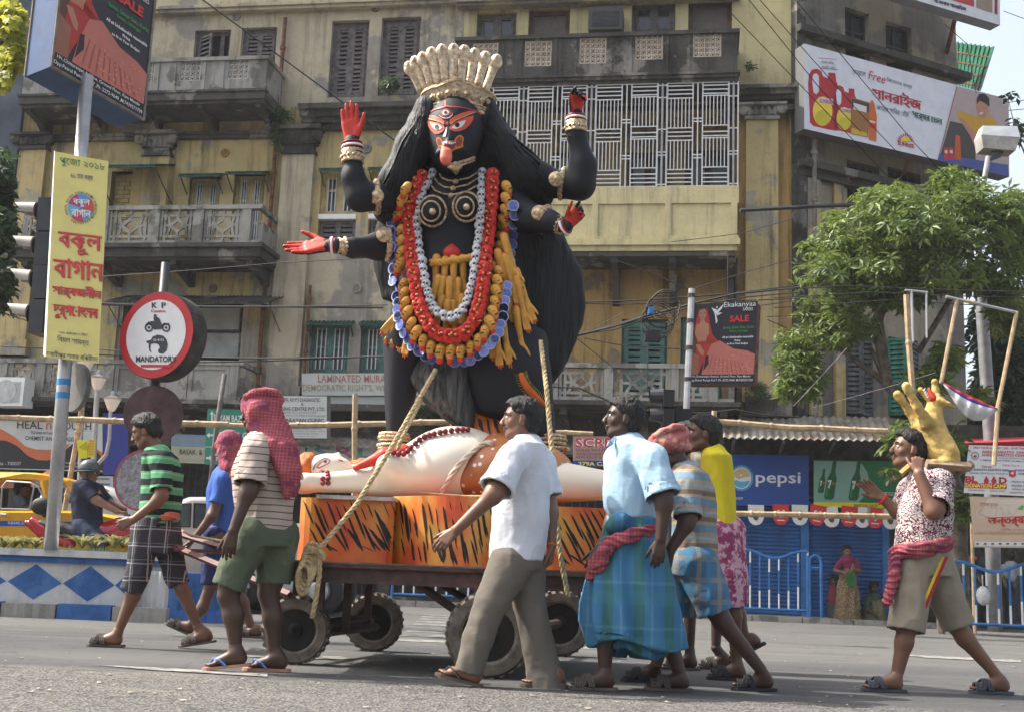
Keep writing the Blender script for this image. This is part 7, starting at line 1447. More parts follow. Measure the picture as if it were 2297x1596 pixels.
m,nt,bs=node_mat('spotted_deer_skin');tc=nt.nodes.new('ShaderNodeTexCoord');vo=nt.nodes.new('ShaderNodeTexVoronoi');vo.inputs['Scale'].default_value=17;vo.inputs['Randomness'].default_value=.5;nt.links.new(tc.outputs['Object'],vo.inputs['Vector'])
o=mix(nt,ramp(nt,vo.outputs['Distance'],.17,.26,(1,1,1,1),(0,0,0,1)),ramp(nt,noise_n(nt,4,3),.35,.65,(.26,.07,.02,1),(.42,.16,.05,1)),(.62,.60,.58,1));nt.links.new(o,bs.inputs['Base Color']);bs.inputs['Roughness'].default_value=.5
ds=mesh_obj('spotted_skin',v,F3,m,recl,True);BD=bvh_of(v,F3)
hem=surf([zs(*p_)for p_ in[(2225,180),(2150,178),(2080,215),(1980,300),(1880,400),(1800,510),(1740,610),(1700,690)]],bvh_of(*merge((v,F3),(bv_r[0],bv_r[1]))),.02);rope(hem,.02,.2,mat((.55,.45,.36),.6,name='hem_rope'),'skin_hem',recl)
# ================= cart =================
cart=thing('handcart','long rusty iron handcart with four rubber wheels carrying the statue','cart',np.array([-.3,8.4,0]))
M_IRON=mat((.075,.045,.04),.7,.2,var=.35,sc=5,bmp=.3,name='painted_iron',col2=(.12,.06,.05));M_WOODD=mat((.16,.12,.09),.85,var=.35,sc=9,name='dusty_deck')
xl,xr=P(622,1275,7.5)[0],P(1352,1300,7.5)[0]
for Y in(7.5,9.4):mb=MB();mb.box(xl,xr,Y,Y+.05,.52,.634);mb.box(xl,xr,Y-.03,Y+.0,.61,.634);mb.box(xl,xr,Y-.03,Y,.52,.54);mb.build('side_beam',M_IRON,cart)
for i in range(7):x=xl+(xr-xl-.06)*i/6;mb=MB();mb.box(x,x+.06,7.551,9.399,.53,.60);mb.build('cross_beam',M_IRON,cart)
for i in range(9):y=7.47+i*.215;mb=MB();mb.box(xl+.01,xr-.01,y,y+.2,.6355,.645);mb.build('plank',M_WOODD,cart)
M_TYRE=mat((.13,.11,.09),.85,var=.3,sc=14,bmp=.4,name='dusty_tyre',col2=(.17,.15,.13));M_HUB=mat((.022,.02,.018),.7,.3,var=.3,name='dirty_hub')
def wheel(u,vb,r_,w_=.15):
 g=G(u,vb);Y=g[1];c=np.array([g[0],Y,r_]);mb=MB();a=r_*.62
 mb.lathe(c,[(a,-w_*.42),(a*1.12,-w_*.5),(r_*.93,-w_*.5),(r_,-w_*.38),(r_,w_*.38),(r_*.93,w_*.5),(a*1.12,w_*.5),(a,w_*.42)],40,(0,1,0),caps=False);o=mb.build('wheel',M_TYRE,cart,False);mb=MB()
 for k in range(26):
  an=2*math.pi*k/26;x=np.array([math.cos(an),0,math.sin(an)]);t_=np.array([-math.sin(an),0,math.cos(an)])
  for e,o2 in((-1,0),(1,.12)):p_=c+(x*math.cos(o2)+t_*math.sin(o2))*(r_-.006);q=[p_+t_*s_*.011*r_/.21+np.array([0,e*y_,0])+x*h_ for h_ in(0,.012)for s_,y_ in((-1,.01),(1,.01),(1,w_*.52),(-1,w_*.52))];mb.quad8(q)
 mb.build('tread',M_TYRE,o,kind='stuff');mb=MB();mb.lathe(c,[(a*1.0,-w_*.36),(a*.9,-w_*.2),(a*.4,-w_*.22),(a*.35,-w_*.45),(a*.2,-w_*.5),(.012,-w_*.5),(.012,w_*.4),(a*.4,w_*.3),(a*.95,w_*.3)],26,(0,1,0));mb.build('hub',M_HUB,o)
 for k in range(5):an=2*math.pi*k/5;mb=MB();mb.lathe(c+[a*.62*math.cos(an),-w_*.23,a*.62*math.sin(an)],[(.009,0),(.009,-.012),(.001,-.014)],6,(0,1,0));mb.build('bolt',M_RUST,o)
 return c
w1=wheel(660,1488,.212);w2=wheel(836,1459,.217);w3=wheel(1092,1519,.252);w4=wheel(1252,1470,.252)
R4=Z4(560.8,1009.4,.3675)
for x0,y0,x1,y1,Y in[(298,740,298,880,7.6),(437,770,437,970,7.9),(604,770,602,1110,8.1),(731,770,731,1110,9.2)]:
 a,b=P(*R4(x0,y0),Y),P(*R4(x1,y1),Y);mb=MB();mb.box(a[0]-.025,a[0]+.025,Y-.03,Y+.03,b[2],.53);mb.build('leg_post',M_IRON,cart)
mb=MB();mb.tube([w1,w2],.03,8);mb.build('front_axle',M_IRON,cart);mb=MB();mb.tube([w3,w4],.035,8);mb.build('rear_axle',M_IRON,cart)
for a,b,Y0,Y1 in[((465,1110),(775,1075),8.1,9.2),((470,1050),(720,1020),8.1,9.2)]:mb=MB();mb.tube([P(*R4(*a),Y0),P(*R4(*b),Y1)],.028,4);mb.build('axle_bar',M_IRON,cart)
for a,b,Y0,Y1 in[((1000,795),(1262,980),7.6,7.6),((1140,800),(1330,915),9.3,9.3)]:mb=MB();mb.tube([P(*R4(*a),Y0),P(*R4(*b),Y1)],.026,4);mb.build('brace',M_IRON,cart)
z3=Z4(0,1009.4,.3675);M_RIRON=mat((.09,.03,.028),.6,.1,var=.3,sc=6,name='red_iron')
for a,b,Y0,Y1 in[((1080,505),(1770,720),9.6,8.3),((1070,590),(1770,880),8.9,7.9)]:mb=MB();mb.tube([P(*z3(*a),Y0),P(*z3(*b),Y1)],.024,4);mb.build('drawbar',M_RIRON,cart)
mb=MB();mb.tube([P(*z3(1090,500),9.65),P(*z3(1075,600),8.85)],.022,6);mb.build('handle',M_RIRON,cart);mb=MB();a,b=P(*z3(1150,620),9.2),P(*z3(1290,650),8.9);mb.box(a[0],b[0],8.8,9.4,a[2],a[2]+.02);mb.build('foot_plate',M_RIRON,cart)
M_ROPE=mat((.44,.34,.19),.85,var=.3,sc=30,name='manila_rope')
def rthing(label,pts,r_,pitch=.11):p3=[P(*p_[:2],p_[2])for p_ in pts];return rope(p3,r_,pitch,M_ROPE,'rope',None,label=label,cat='rope',origin=p3[0])
rthing('thick straw coloured rope slanting from the garland to the knot on the beam',[(978,828,7.95),(880,1000,7.65),(800,1130,7.5),(716,1232,7.38)],.0165)
rthing('shorter straw rope beside the golden anklet',[(953,882,8.3),(925,935,8.0),(899,985,7.75),(893,1008,7.75)],.015)
rthing('rope hanging from the hip of the goddess past the white shirt to the wheel',[(1213,765,7.9),(1226,870,7.6),(1237,1000,7.5),(1244,1130,7.42),(1258,1250,7.38),(1275,1338,7.42)],.0165)
kn=thing('rope_knot','bulky rope knot with hanging end on the front of the cart beam','rope',P(706,1250,7.4));
for i in range(6):c=P(702-3*i,1250+6*i,7.42);mb=None;rope([c+[.048*math.cos(a)*(1-.05*i),-.03+.06*math.sin(a*2)*.3-.012*i,.085*math.sin(a)-.01*i]for a in np.linspace(i*.4,6.3+i*.4,20)],.014,.08,M_ROPE,'rope_turn',kn)
rope([P(718,1236,7.34),P(716,1290,7.36),P(709,1340,7.36),P(700,1385,7.38)],.0165,.11,M_ROPE,'rope_end',kn);rope([P(690,1240,7.38),P(706,1232,7.33),P(726,1240,7.33),P(722,1256,7.34)],.0165,.11,M_ROPE,'rope_turn',kn)
rthing('thin rope stretched from the cart handle behind the green shorts',[(403,1186,9.3),(430,1200,9.1),(500,1212,8.9),(680,1216,8.3)],.010,.06)
# ================= people =================
def cloth(name,base,bands=(),rough=.85,wr=22,amt=.35,col2=None,thr=.55,sc=8,pr=None):
 m,nt,bs=node_mat(name);o=ramp(nt,noise_n(nt,5,4),.3,.7,tuple(x*.85 for x in C(base)[:3])+(1,),C(base));tc=nt.nodes.new('ShaderNodeTexCoord')
 for ax,per,lo,hi,col,st in bands:
  d=nt.nodes.new('ShaderNodeVectorMath');d.operation='DOT_PRODUCT';nt.links.new(tc.outputs['Object'],d.inputs[0]);d.inputs[1].default_value=ax
  x=math_n(nt,'ADD',d.outputs['Value'],math_n(nt,'MULTIPLY',noise_n(nt,5,2),.02));f=math_n(nt,'FRACT',math_n(nt,'DIVIDE',x,per));g=math_n(nt,'MULTIPLY',math_n(nt,'GREATER_THAN',f,lo),math_n(nt,'LESS_THAN',f,hi));o=mix(nt,math_n(nt,'MULTIPLY',g,st),o,C(col))
 if col2:o=mix(nt,ramp(nt,noise_n(nt,sc,5,.7)if not pr else pr(nt,tc),thr,thr+.03),o,C(col2))
 nt.links.new(o,bs.inputs['Base Color']);bs.inputs['Roughness'].default_value=rough;bs.inputs['Specular IOR Level'].default_value=.15;rg=math_n(nt,'ABSOLUTE',math_n(nt,'SUBTRACT',noise_n(nt,wr*.32,2,.45,(1,1,.5)),.5));r2=math_n(nt,'ABSOLUTE',math_n(nt,'SUBTRACT',noise_n(nt,wr*1.1,3,.5,(.7,.7,1.3)),.5));bump(nt,bs,math_n(nt,'ADD',math_n(nt,'ADD',math_n(nt,'MULTIPLY',rg,-2.6),math_n(nt,'MULTIPLY',r2,-.35)),math_n(nt,'MULTIPLY',noise_n(nt,300,2),.12)),min(1,amt*1.3),.035);return m
def skin(c,name='skin'):return mat(c,.48,var=.14,sc=9,bmp=.1,bsc=80,name=name,spec=.42)
SK1,SK2,SK3=skin((.10,.048,.03)),skin((.16,.078,.047)),skin((.055,.028,.019));M_HAIR=hair_mat('black_hair',(.006,.006,.006),(.03,.028,.027),60);M_EYEW=mat((.55,.5,.45),.3);M_SOLE=mat((.10,.085,.075),.8,var=.3,name='sandal_rubber');M_SOLE2=mat((.03,.03,.035),.8,var=.3);M_SOLE3=mat((.36,.20,.14),.7,var=.2)
def rotm(yaw,pitch,roll=0):return np.array(Matrix.Rotation(R(yaw),3,'Z')@Matrix.Rotation(R(-pitch),3,'Y')@Matrix.Rotation(R(roll),3,'X'))
def headmesh(c,M,s,neck,root,msk,hairm=M_HAIR,beard=False,moust=False,hairless=False,h=.0055):
 c=np.asarray(c);A=lambda x,y,z:c+M@(np.array([x,y,z])*s);S=SDF();E=lambda p_,r,k=.02:S.ball(A(*p_),tuple(q*s for q in r),k*s,M=M)
 E((-.012,0,.028),(.098,.075,.086));E((.026,0,-.03),(.064,.056,.078),.03);E((.05,0,-.088),(.030,.028,.024),.03)
 for e in(-1,1):
  S.cone(A(.01,e*.05,-.07),A(.055,e*.018,-.095),.02*s,.018*s,.03*s);S.cone(A(.078,e*.012,.027),A(.066,e*.046,.026),.012*s,.010*s,.015*s);S.ball(A(.052,e*.042,-.022),.018*s,.02*s)
  S.ball(A(.092,e*.031,.004),.013*s,.01*s,sub=True);S.ball(A(-.012,e*.078,-.008),(.019*s,.009*s,.033*s),.006*s,M=M);S.cone(A(-.005,e*.078,.016),A(.004,e*.08,-.028),.006*s,.008*s,.004*s);S.ball(A(.103,e*.012,-.031),.009*s,.008*s)
 S.cone(A(.085,0,.018),A(.110,0,-.024),.008*s,.012*s,.012*s);S.cone(A(.090,-.017,-.055),A(.090,.017,-.055),.0085*s,.0085*s,.006*s);S.cone(A(.086,-.014,-.068),A(.086,.014,-.068),.0095*s,.0095*s,.006*s)
 S.cone(A(-.02,0,-.05),neck,.053*s,.06*s,.03*s);v,F=S.mesh(h)
 if root is None:return v,F
 for e in(-1,1):
  mb=MB();mb.ball(A(.0765,e*.031,.004),.0115*s,10,8);ey=mb.build('eye',M_EYEW,root,True);mb=MB();mb.ball(A(.0822,e*.031,.004),.0068*s,8,6);mb.build('iris',M_HAIR,ey,True)
  mb=MB();mb.tube([A(.094,e*.014,.026),A(.091,e*.03,.033),A(.076,e*.05,.027)],[.003*s,.0045*s,.002*s],5);mb.build('eyebrow',hairm,root)
 if moust:mb=MB();mb.tube([A(.074,-.032,-.056),A(.099,-.012,-.044),A(.102,0,-.042),A(.099,.012,-.044),A(.074,.032,-.056)],[.003*s,.007*s,.007*s,.007*s,.003*s],6);mb.build('moustache',hairm,root)
 if not hairless:
  S=SDF();E=lambda p_,r,k=.02:S.ball(A(*p_),tuple(q*s for q in r),k*s,M=M);E((-.02,0,.042),(.104,.086,.088));E((-.034,0,-.012),(.086,.084,.088));E((0,0,.06),(.098,.082,.076))
  Mi=M.T;rr=.3*s
  def cutf(g):q=(g-c)@M/s;z_=q[...,2];return s*np.maximum(q[...,0]-np.interp(z_,[-.08,-.02,.012,.03,.06,.085,.12],[-.05,-.026,-.02,.03,.058,.078,.3]),-.075-z_)
  S.cut(cutf,c-rr,c+rr);v2,F2=S.mesh(.0065);v2=v2+vnormals(v2,F2)*(.006*s*fbm(v2,(70,70,45),3,3)+.008*s*vnoise(v2*22,8))[:,None];mesh_obj('hair',v2,F2,hairm,root,True)
 return v,F
def foot(S,an,he,to,s,root,msole,strap,style,up=None):
 f=unit(to-he);L=np.linalg.norm(to-he);l=unit(np.cross([0,0,1.],f));u_=unit(np.cross(f,l));k=L/.26
 S.cone(an,he+f*.05*k+u_*.05*k,.036*s,.033*s,.02).ball(he+f*.035*k+u_*.03*k,.031*s,.02).cone(he+f*.06*k+u_*.06*k,he+f*.17*k+u_*.026*k,.034*s,.026*s,.03,(l,1.25)).cone(he+f*.05*k+u_*.025*k,he+f*.17*k+u_*.02*k,.026*s,.022*s,.02,(l,1.3))
 for i in range(5):o=(-.036+.018*i)*s;S.cone(he+f*.175*k+l*o+u_*.017,he+f*(.238-.008*abs(i-1)-.003*i)*k+l*o*1.1+u_*.013,.0125*s,.0098*s,.003)
 mb=MB();out=[]
 for t_,w_ in((0,.028),(.05,.036),(.4,.034),(.7,.047),(.9,.044),(.98,.03),(1.03,.012)):out.append((t_,w_))
 rim=[he+f*L*t_*1.0-l*w_*s for t_,w_ in out]+[he+f*L*t_+l*w_*s for t_,w_ in out[::-1]];rim=[r_-f*.012 for r_ in rim];mb.extrude([r_+u_*.001 for r_ in rim],-u_*.017);sn=mb.build('sandal',msole,root)
 arc=lambda t0,t1,hh,w_:[he+f*L*(t0+(t1-t0)*q)+l*w_*math.cos(math.pi*q)*-1+u_*(.004+hh*math.sin(math.pi*q))for q in np.linspace(0,1,9)]
 mb=MB()
 if style=='v':
  for e in(-1,1):mb.tube([he+f*L*.82+u_*.012,he+f*L*.74+u_*.045+l*e*.014,he+f*L*.58+l*e*.036+u_*.035,he+f*L*.45+l*e*.044],.007,5)
 else:
  for t0,t1,hh in((.48,.72,.066),(.72,.5,.064),(.78,.8,.042)):
   for d in(-.012,0,.012):mb.tube([q+f*d for q in arc(t0,t1,hh*k,.046*s)],.006,5)
  if style=='b':mb.tube([he-f*.01+u_*.05+l*.0]+[he+f*.05+u_*.06+l*e*.035 for e in(-1,)],.006,5)
 mb.build('strap',strap,sn)
def person(label,Y,head,torso,arms,legs,sk,shirt,lower,s=1.0,yaw=180,pitch=0,roll=0,hs=1.0,hair=True,moust=False,feet=('x',None,None),h=.0085,sleeve=.10,extra=None,fold=1.0,group=None,low_rows=None,hd=.0055,headdy=0):
 D=lambda u,v,dy=0:P(u,v,Y+dy);gl=[np.array(q)for q in()];base=D(sum(r_[1]+r_[2]for r_ in torso[-1:])/2,torso[-1][0]);root=thing('person',label,'person',[base[0],Y,0],group)
 def rows(T,g=0):return[(z,cx,cy,rx+g,ry+g)for z,cx,cy,rx,ry in Lr([(t[0],t[1],t[2],t[3],*t[4:])for t in T],Y)]
 S=SDF();S.loft(rows(torso,-.022),.05);hips=[D(*l[0][0][:3])for l in legs]
 if len(hips)==2:S.cone(hips[0],hips[1],.085*s,.085*s,.05)
 meshes=[];hm=[]
 for a in arms:
  j=a['j'];S.chain([(D(*q[:3]),q[3])for q in j],.03);S.cone(D(*torso[1][:1]and((torso[1][1]+torso[1][2])/2,torso[0][0]+18,0)),D(*j[0][:3]),.06*s,j[0][3],.05)
  if 'hand' in a:
   w_=D(*j[-1][:3]);e_=D(*j[-2][:3]);d=unit(w_-e_)if a['hand'].get('d')is None else unit(a['hand']['d']);H=SDF();H.cone(w_-unit(w_-e_)*.035,w_,j[-1][3]*1.02,j[-1][3]*.98,.01)
   hand(H,w_,d,np.array(a['hand'].get('n',(0,1,0)),float),np.array(a['hand'].get('t',(-1,0,0)),float),.182*s,a['hand'].get('c',(.45,.5,.55,.6)),.04,a['hand'].get('th',(.75,.45,.2)),.3,.006);hm.append(H.mesh(.0045))
 for l,(he,to,dy)in legs:
  S.chain([(D(*q[:3]),q[3])for q in l],.03)
 fm=[]
 for l,(he,to,dy)in legs:
  q=SDF();an=D(*l[-1][:3]);hp,tp_=P(he[0],he[1],Y+dy),P(to[0],to[1],Y+dy);hp[2],tp_[2]=max(hp[2],.019),max(tp_[2],.019);k_=.262*s/np.linalg.norm(tp_-hp)
  if abs(hp[2]-tp_[2])<.03:tp_[2]=hp[2]=.019
  m_=(hp+tp_)/2;hp,tp_=m_+(hp-m_)*k_,m_+(tp_-m_)*k_;foot(q,an,hp,tp_,s,root,feet[1]or M_SOLE,feet[2]or feet[1]or M_SOLE,feet[0]);fm.append(q.mesh(.0055))
 hc=D(*head[:2],headdy);M=rotm(yaw,pitch,roll);nb=D((torso[0][1]+torso[0][2])/2,torso[0][0]+4,headdy*.5);v,F=headmesh(hc,M,s*hs,nb,root,sk,moust=moust,hairless=not hair,h=hd)
 V,F2=merge(S.mesh(h),(v,F),*hm,*fm);mesh_obj('body',V,F2,sk,root,True)
 if shirt:
  S=SDF();S.loft(rows(torso),.04)
  for a in arms:
   j=a['j'];sl_=a.get('sleeve',sleeve);A_,B_=D(*j[0][:3]),D(*j[1][:3]);d=B_-A_;tt=min(1.0,sl_/np.linalg.norm(d)*2.0)if sl_<1 else 1.0;e=A_+d*tt;r0=j[0][3]+.014
   S.cone(D((torso[1][1]+torso[1][2])/2,torso[0][0]+14,0),A_,.065*s,r0,.05);S.chain([(A_,r0),(e,r0*a.get('flare',1.0))],.04,cap=True)
   if sl_>1:S.chain([(B_,r0*.9),(D(*j[-1][:3]),j[-1][3]+.012)],.03,cap=True)
  nk=unit(hc-nb);S.cone(nb-nk*.02,nb+nk*.02,.064*s,.058*s,.02,cap=True)
  v,F=S.mesh(h);N=vnormals(v,F);rdg=1-np.abs(fbm(v,(8,8,5),2,int(Y*10)));v=v+N*(fold*(.010*(rdg-.6)+.0035*fbm(v,(24,24,12),2,4)))[:,None];sh=mesh_obj('shirt',v,F,shirt,root,True)
 if lower:
  S=SDF()
  if low_rows:S.loft(rows(low_rows),.05)
  for ch in lower[1]:S.chain([(D(*q[:3]),q[3])for q in ch],.022,cap=True)
  v,F=S.mesh(h);N=vnormals(v,F);rdg=1-np.abs(fbm(v,(9,9,3.5),2,int(Y*7)+1));v=v+N*((1-np.abs(N[:,2]))**.5*fold*(.013*(rdg-.6)+.003*fbm(v,(20,20,20),2,5)))[:,None];mesh_obj(lower[2]if len(lower)>2 else 'shorts',v,F,lower[0],root,True)
 if extra:extra(root,D,hc,M)
 return root
def turban(m,rows,tail=None,h=.008):
 def f(root,D,hc,M):
  S=SDF();A=lambda x,y,z:hc+M@np.array([x,y,z]);S.ball(A(-.012,0,.045),(.112,.096,.086),.02,M=M)
  for k,(t_,r_)in enumerate(rows):pts=[A(-.012+(.100)*math.cos(a),.083*math.sin(a),t_+.035*math.cos(a*1+k*2.2))for a in np.linspace(0,2*math.pi,11)];S.chain([(q,r_)for q in pts],.006)
  for ch in tail or():
   S.chain([(D(*q[:3]),q[3])for q in ch],.02,((0,1,0),1.7))
  v,F=S.mesh(h);v=v+vnormals(v,F)*(.007*(1-np.abs(fbm(v,(16,16,16),2,2)))+.003*vnoise(v*60))[:,None];mesh_obj('head_cloth',v,F,m,root,True)
 return f
def sash(pieces,m,name='sash',more=None):
 def f(root,D,hc,M):
  S=SDF()
  for ch in pieces:S.chain([(D(*q[:3]),q[3])for q in ch],.015)
  v,F=S.mesh(.008);v=v+vnormals(v,F)*(.006*np.sin(v[:,2]*160+8*vnoise(v*9)))[:,None];mesh_obj(name,v,F,m,root,True)
  if more:more(root,D,hc,M)
 return f
X,Zx=(1,0,0),(0,0,1)
RG=cloth('red_checked_gamcha',(.31,.05,.07),[(X,.019,0,.4,(.45,.26,.25),.2),(Zx,.019,0,.4,(.45,.26,.25),.2)],sc=6,col2=(.20,.05,.09),thr=.54,amt=.6)
person('man in green and black striped polo and plaid shorts leading the cart',9.0,(327,967),[(1006,328,372,.10),(1022,320,396,.19),(1060,319,410,.155),(1110,318,408,.14),(1155,312,404,.145),(1186,306,398,.155)],[dict(j=[(362,1034,-.17,.056),(362,1110,-.24,.046),(352,1124,-.25,.04),(300,1164,-.28,.027)],hand=dict(d=(-.9,-.1,-.45),n=(0,1,.0),t=(.3,0,1),c=(.9,1.0,1.0,1.0)),flare=1.15),dict(j=[(364,1034,.18,.056),(368,1110,.22,.044),(360,1150,.2,.03)])],[([(325,1195,-.06,.085),(306,1300,-.08,.06),(298,1335,-.08,.052),(266,1412,-.08,.033)],((272,1445),(196,1441),-.08)),([(372,1195,.08,.085),(395,1290,.10,.058),(410,1325,.1,.05),(444,1404,.1,.032)],((474,1436),(404,1456),.1))],SK2,cloth('green_stripe_polo',(.10,.30,.15),[(Zx,.105,.0,.46,(.015,.017,.022),1),(Zx,.105,.80,.9,(.22,.42,.25),.7)]),(cloth('grey_plaid',(.045,.045,.055),[(X,.11,0,.07,(.4,.4,.42),.7),(X,.11,.16,.2,(.35,.33,.3),.5),(Zx,.12,0,.07,(.4,.4,.42),.6),(Zx,.12,.2,.25,(.3,.3,.3),.4)]),[[(330,1190,-.05,.115),(308,1290,-.08,.085),(292,1326,-.08,.082)],[(370,1190,.07,.115),(392,1285,.1,.082),(402,1312,.1,.078)]]),s=1.0,pitch=-22,low_rows=[(1160,308,402,.15),(1200,304,402,.16),(1240,296,405,.15)],feet=('x',None,None),sleeve=.11,extra=sash([[(365,1158,-.13,.02),(384,1155,-.12,.03),(398,1157,-.06,.02)]],mat((.5,.14,.09),.8,var=.2)))
person('man in blue shirt with red checked cloth over his head pulling the cart',10.7,(512,1008),[(1044,494,532,.09),(1062,478,532,.17),(1100,464,530,.15),(1150,466,526,.14),(1195,470,520,.14)],[dict(j=[(502,1078,-.17,.055),(478,1150,-.2,.045),(474,1158,-.22,.042),(436,1206,-.22,.028)],hand=dict(d=(-.5,0,-.8),n=(-.4,0,.4),t=(0,-1,0),c=(1.1,1.2,1.2,1.2)))],[([(485,1205,-.08,.08),(474,1310,-.1,.055),(455,1360,-.1,.048),(424,1404,-.1,.032)],((430,1430),(370,1394),-.1)),([(505,1205,.08,.08),(530,1310,.1,.055),(545,1350,.1,.05),(566,1415,.1,.032)],((584,1446),(527,1442),.1))],SK1,cloth('blue_polo',(.05,.11,.36)),(cloth('navy_shorts',(.025,.03,.09),[(Zx,.3,.1,.2,(.1,.12,.3),.6)]),[[(484,1200,-.07,.105),(476,1260,-.09,.08),(470,1312,-.1,.075)],[(505,1200,.08,.1),(520,1260,.1,.08),(532,1300,.1,.075)]]),s=1.0,pitch=-15,hair=False,h=.01,extra=turban(RG,[(.03,.022),(.075,.02)],[[(515,990,0,.10),(520,1020,0,.105),(520,1048,-.03,.10)],[(530,1010,-.05,.06),(528,1065,-.13,.05),(500,1078,-.2,.02)]]))
person('man in cream striped shirt and green shorts with long red headscarf',7.3,(584,926),[(968,566,618,.10),(985,552,640,.19),(1015,536,656,.18),(1060,520,664,.17),(1110,522,662,.165),(1160,532,656,.16),(1196,537,655,.165)],[dict(j=[(572,1012,-.19,.062),(560,1095,-.25,.05),(553,1110,-.26,.044),(524,1188,-.30,.03)],hand=dict(d=(-.15,-.05,-1),n=(0,1,0),t=(-1,0,0),c=(.3,.35,.45,.5)),flare=1.25),dict(j=[(634,1010,.14,.06),(655,1085,.16,.046),(652,1106,.12,.04),(650,1060,-.02,.03)])],[([(560,1210,-.08,.095),(520,1300,-.1,.07),(512,1335,-.1,.058),(524,1380,-.1,.058),(528,1446,-.1,.036)],((552,1487),(456,1506),-.1)),([(625,1210,.05,.095),(608,1300,.03,.07),(602,1330,.03,.058),(612,1385,.03,.056),(614,1452,.03,.036)],((640,1508),(548,1508),.03))],SK3,cloth('cream_stripe_knit',(.43,.36,.31),[(Zx,.040,.0,.17,(.07,.045,.045),.9)]),(cloth('green_cargo',(.085,.105,.07),(),col2=(.11,.13,.09),sc=4),[[(566,1200,-.08,.125),(532,1270,-.1,.10),(512,1318,-.11,.098)],[(622,1200,.04,.13),(616,1260,.05,.108),(611,1308,.05,.104)]]),hair=False,pitch=-5,s=1.02,feet=('v',M_SOLE3,mat((.08,.16,.42),.6)),low_rows=[(1185,538,654,.17),(1225,532,654,.17)],extra=turban(RG,[(.02,.024),(.05,.026),(.082,.022),(.0,.02)],[[(600,928,.02,.078),(624,968,.0,.068),(645,1010,-.06,.06),(657,1060,-.1,.046),(657,1104,-.12,.02)],[(594,960,-.05,.06),(613,1000,-.12,.05),(640,1060,-.16,.038),(644,1112,-.16,.018)],[(610,950,-.02,.06),(636,1004,-.11,.042),(650,1075,-.15,.03)],[(585,928,.0,.09),(590,955,.02,.085)]]))
def p4x(root,D,hc,M):
 mb=MB();c=D(1236,1219,.05);mb.tube([c+[.034*math.cos(a),.034*math.sin(a),.004*math.sin(3*a)]for a in np.linspace(0,6.28,16)],.006,5);mb.build('wrist_thread',mat((.6,.14,.03),.8),root)
 mb=MB();mb.flat([D(1177,1062,-.235),D(1196,1062,-.235),D(1196,1090,-.235),D(1177,1090,-.235)])if False else None
 mb=MB();mb.tube([D(1168,984,-.06),D(1158,1000,-.14),D(1146,1012,-.13)],[.006,.022,.006],4);mb.tube([D(1168,986,.08),D(1152,1006,.0),D(1147,1010,-.08)],[.01,.014,.006],4);mb.build('collar',M_WHS,root)
M_WHS=cloth('white_cotton',(.60,.62,.68),(),amt=.5,wr=14)
person('man in white short sleeved shirt and grey brown trousers striding beside the cart',6.95,(1168,940),[(984,1160,1204,.09),(998,1142,1222,.19),(1030,1122,1230,.185),(1075,1110,1234,.165),(1130,1106,1234,.155),(1180,1102,1230,.155),(1225,1098,1224,.165),(1256,1096,1219,.175)],[dict(j=[(1150,1026,-.2,.062),(1112,1098,-.3,.052),(1104,1112,-.32,.045),(1024,1187,-.34,.028)],hand=dict(d=(-.75,-.1,-.75),n=(.2,1,-.3),t=(-.6,0,.4),c=(.3,.4,.5,.6)),flare=1.3,sleeve=.11),dict(j=[(1214,1036,.14,.06),(1231,1130,.12,.046),(1236,1150,.1,.04),(1237,1222,.04,.028)],hand=dict(d=(-.0,0,-1),n=(-1,.2,.3),t=(0,-1,0),c=(1.0,1.1,1.1,1.1)),flare=1.25)],[([(1140,1265,-.08,.09),(1100,1355,-.1,.06),(1050,1490,-.1,.036)],((1070,1540),(984,1508),-.1)),([(1182,1270,.06,.09),(1185,1360,.06,.06),(1226,1525,.06,.036)],((1264,1562),(1168,1560),.02))],SK2,M_WHS,(cloth('khaki_trousers',(.15,.132,.112),(),amt=.5,wr=9),[[(1148,1262,-.06,.125),(1102,1350,-.1,.088),(1072,1430,-.1,.078),(1050,1508,-.1,.076)],[(1178,1266,.05,.125),(1188,1350,.06,.09),(1208,1450,.06,.088),(1228,1552,.05,.112)]],'trousers'),s=1.0,moust=True,feet=('v',mat((.10,.07,.055),.8,var=.2),M_SOLE2),low_rows=[(1235,1106,1218,.15),(1275,1100,1215,.155)],extra=p4x)
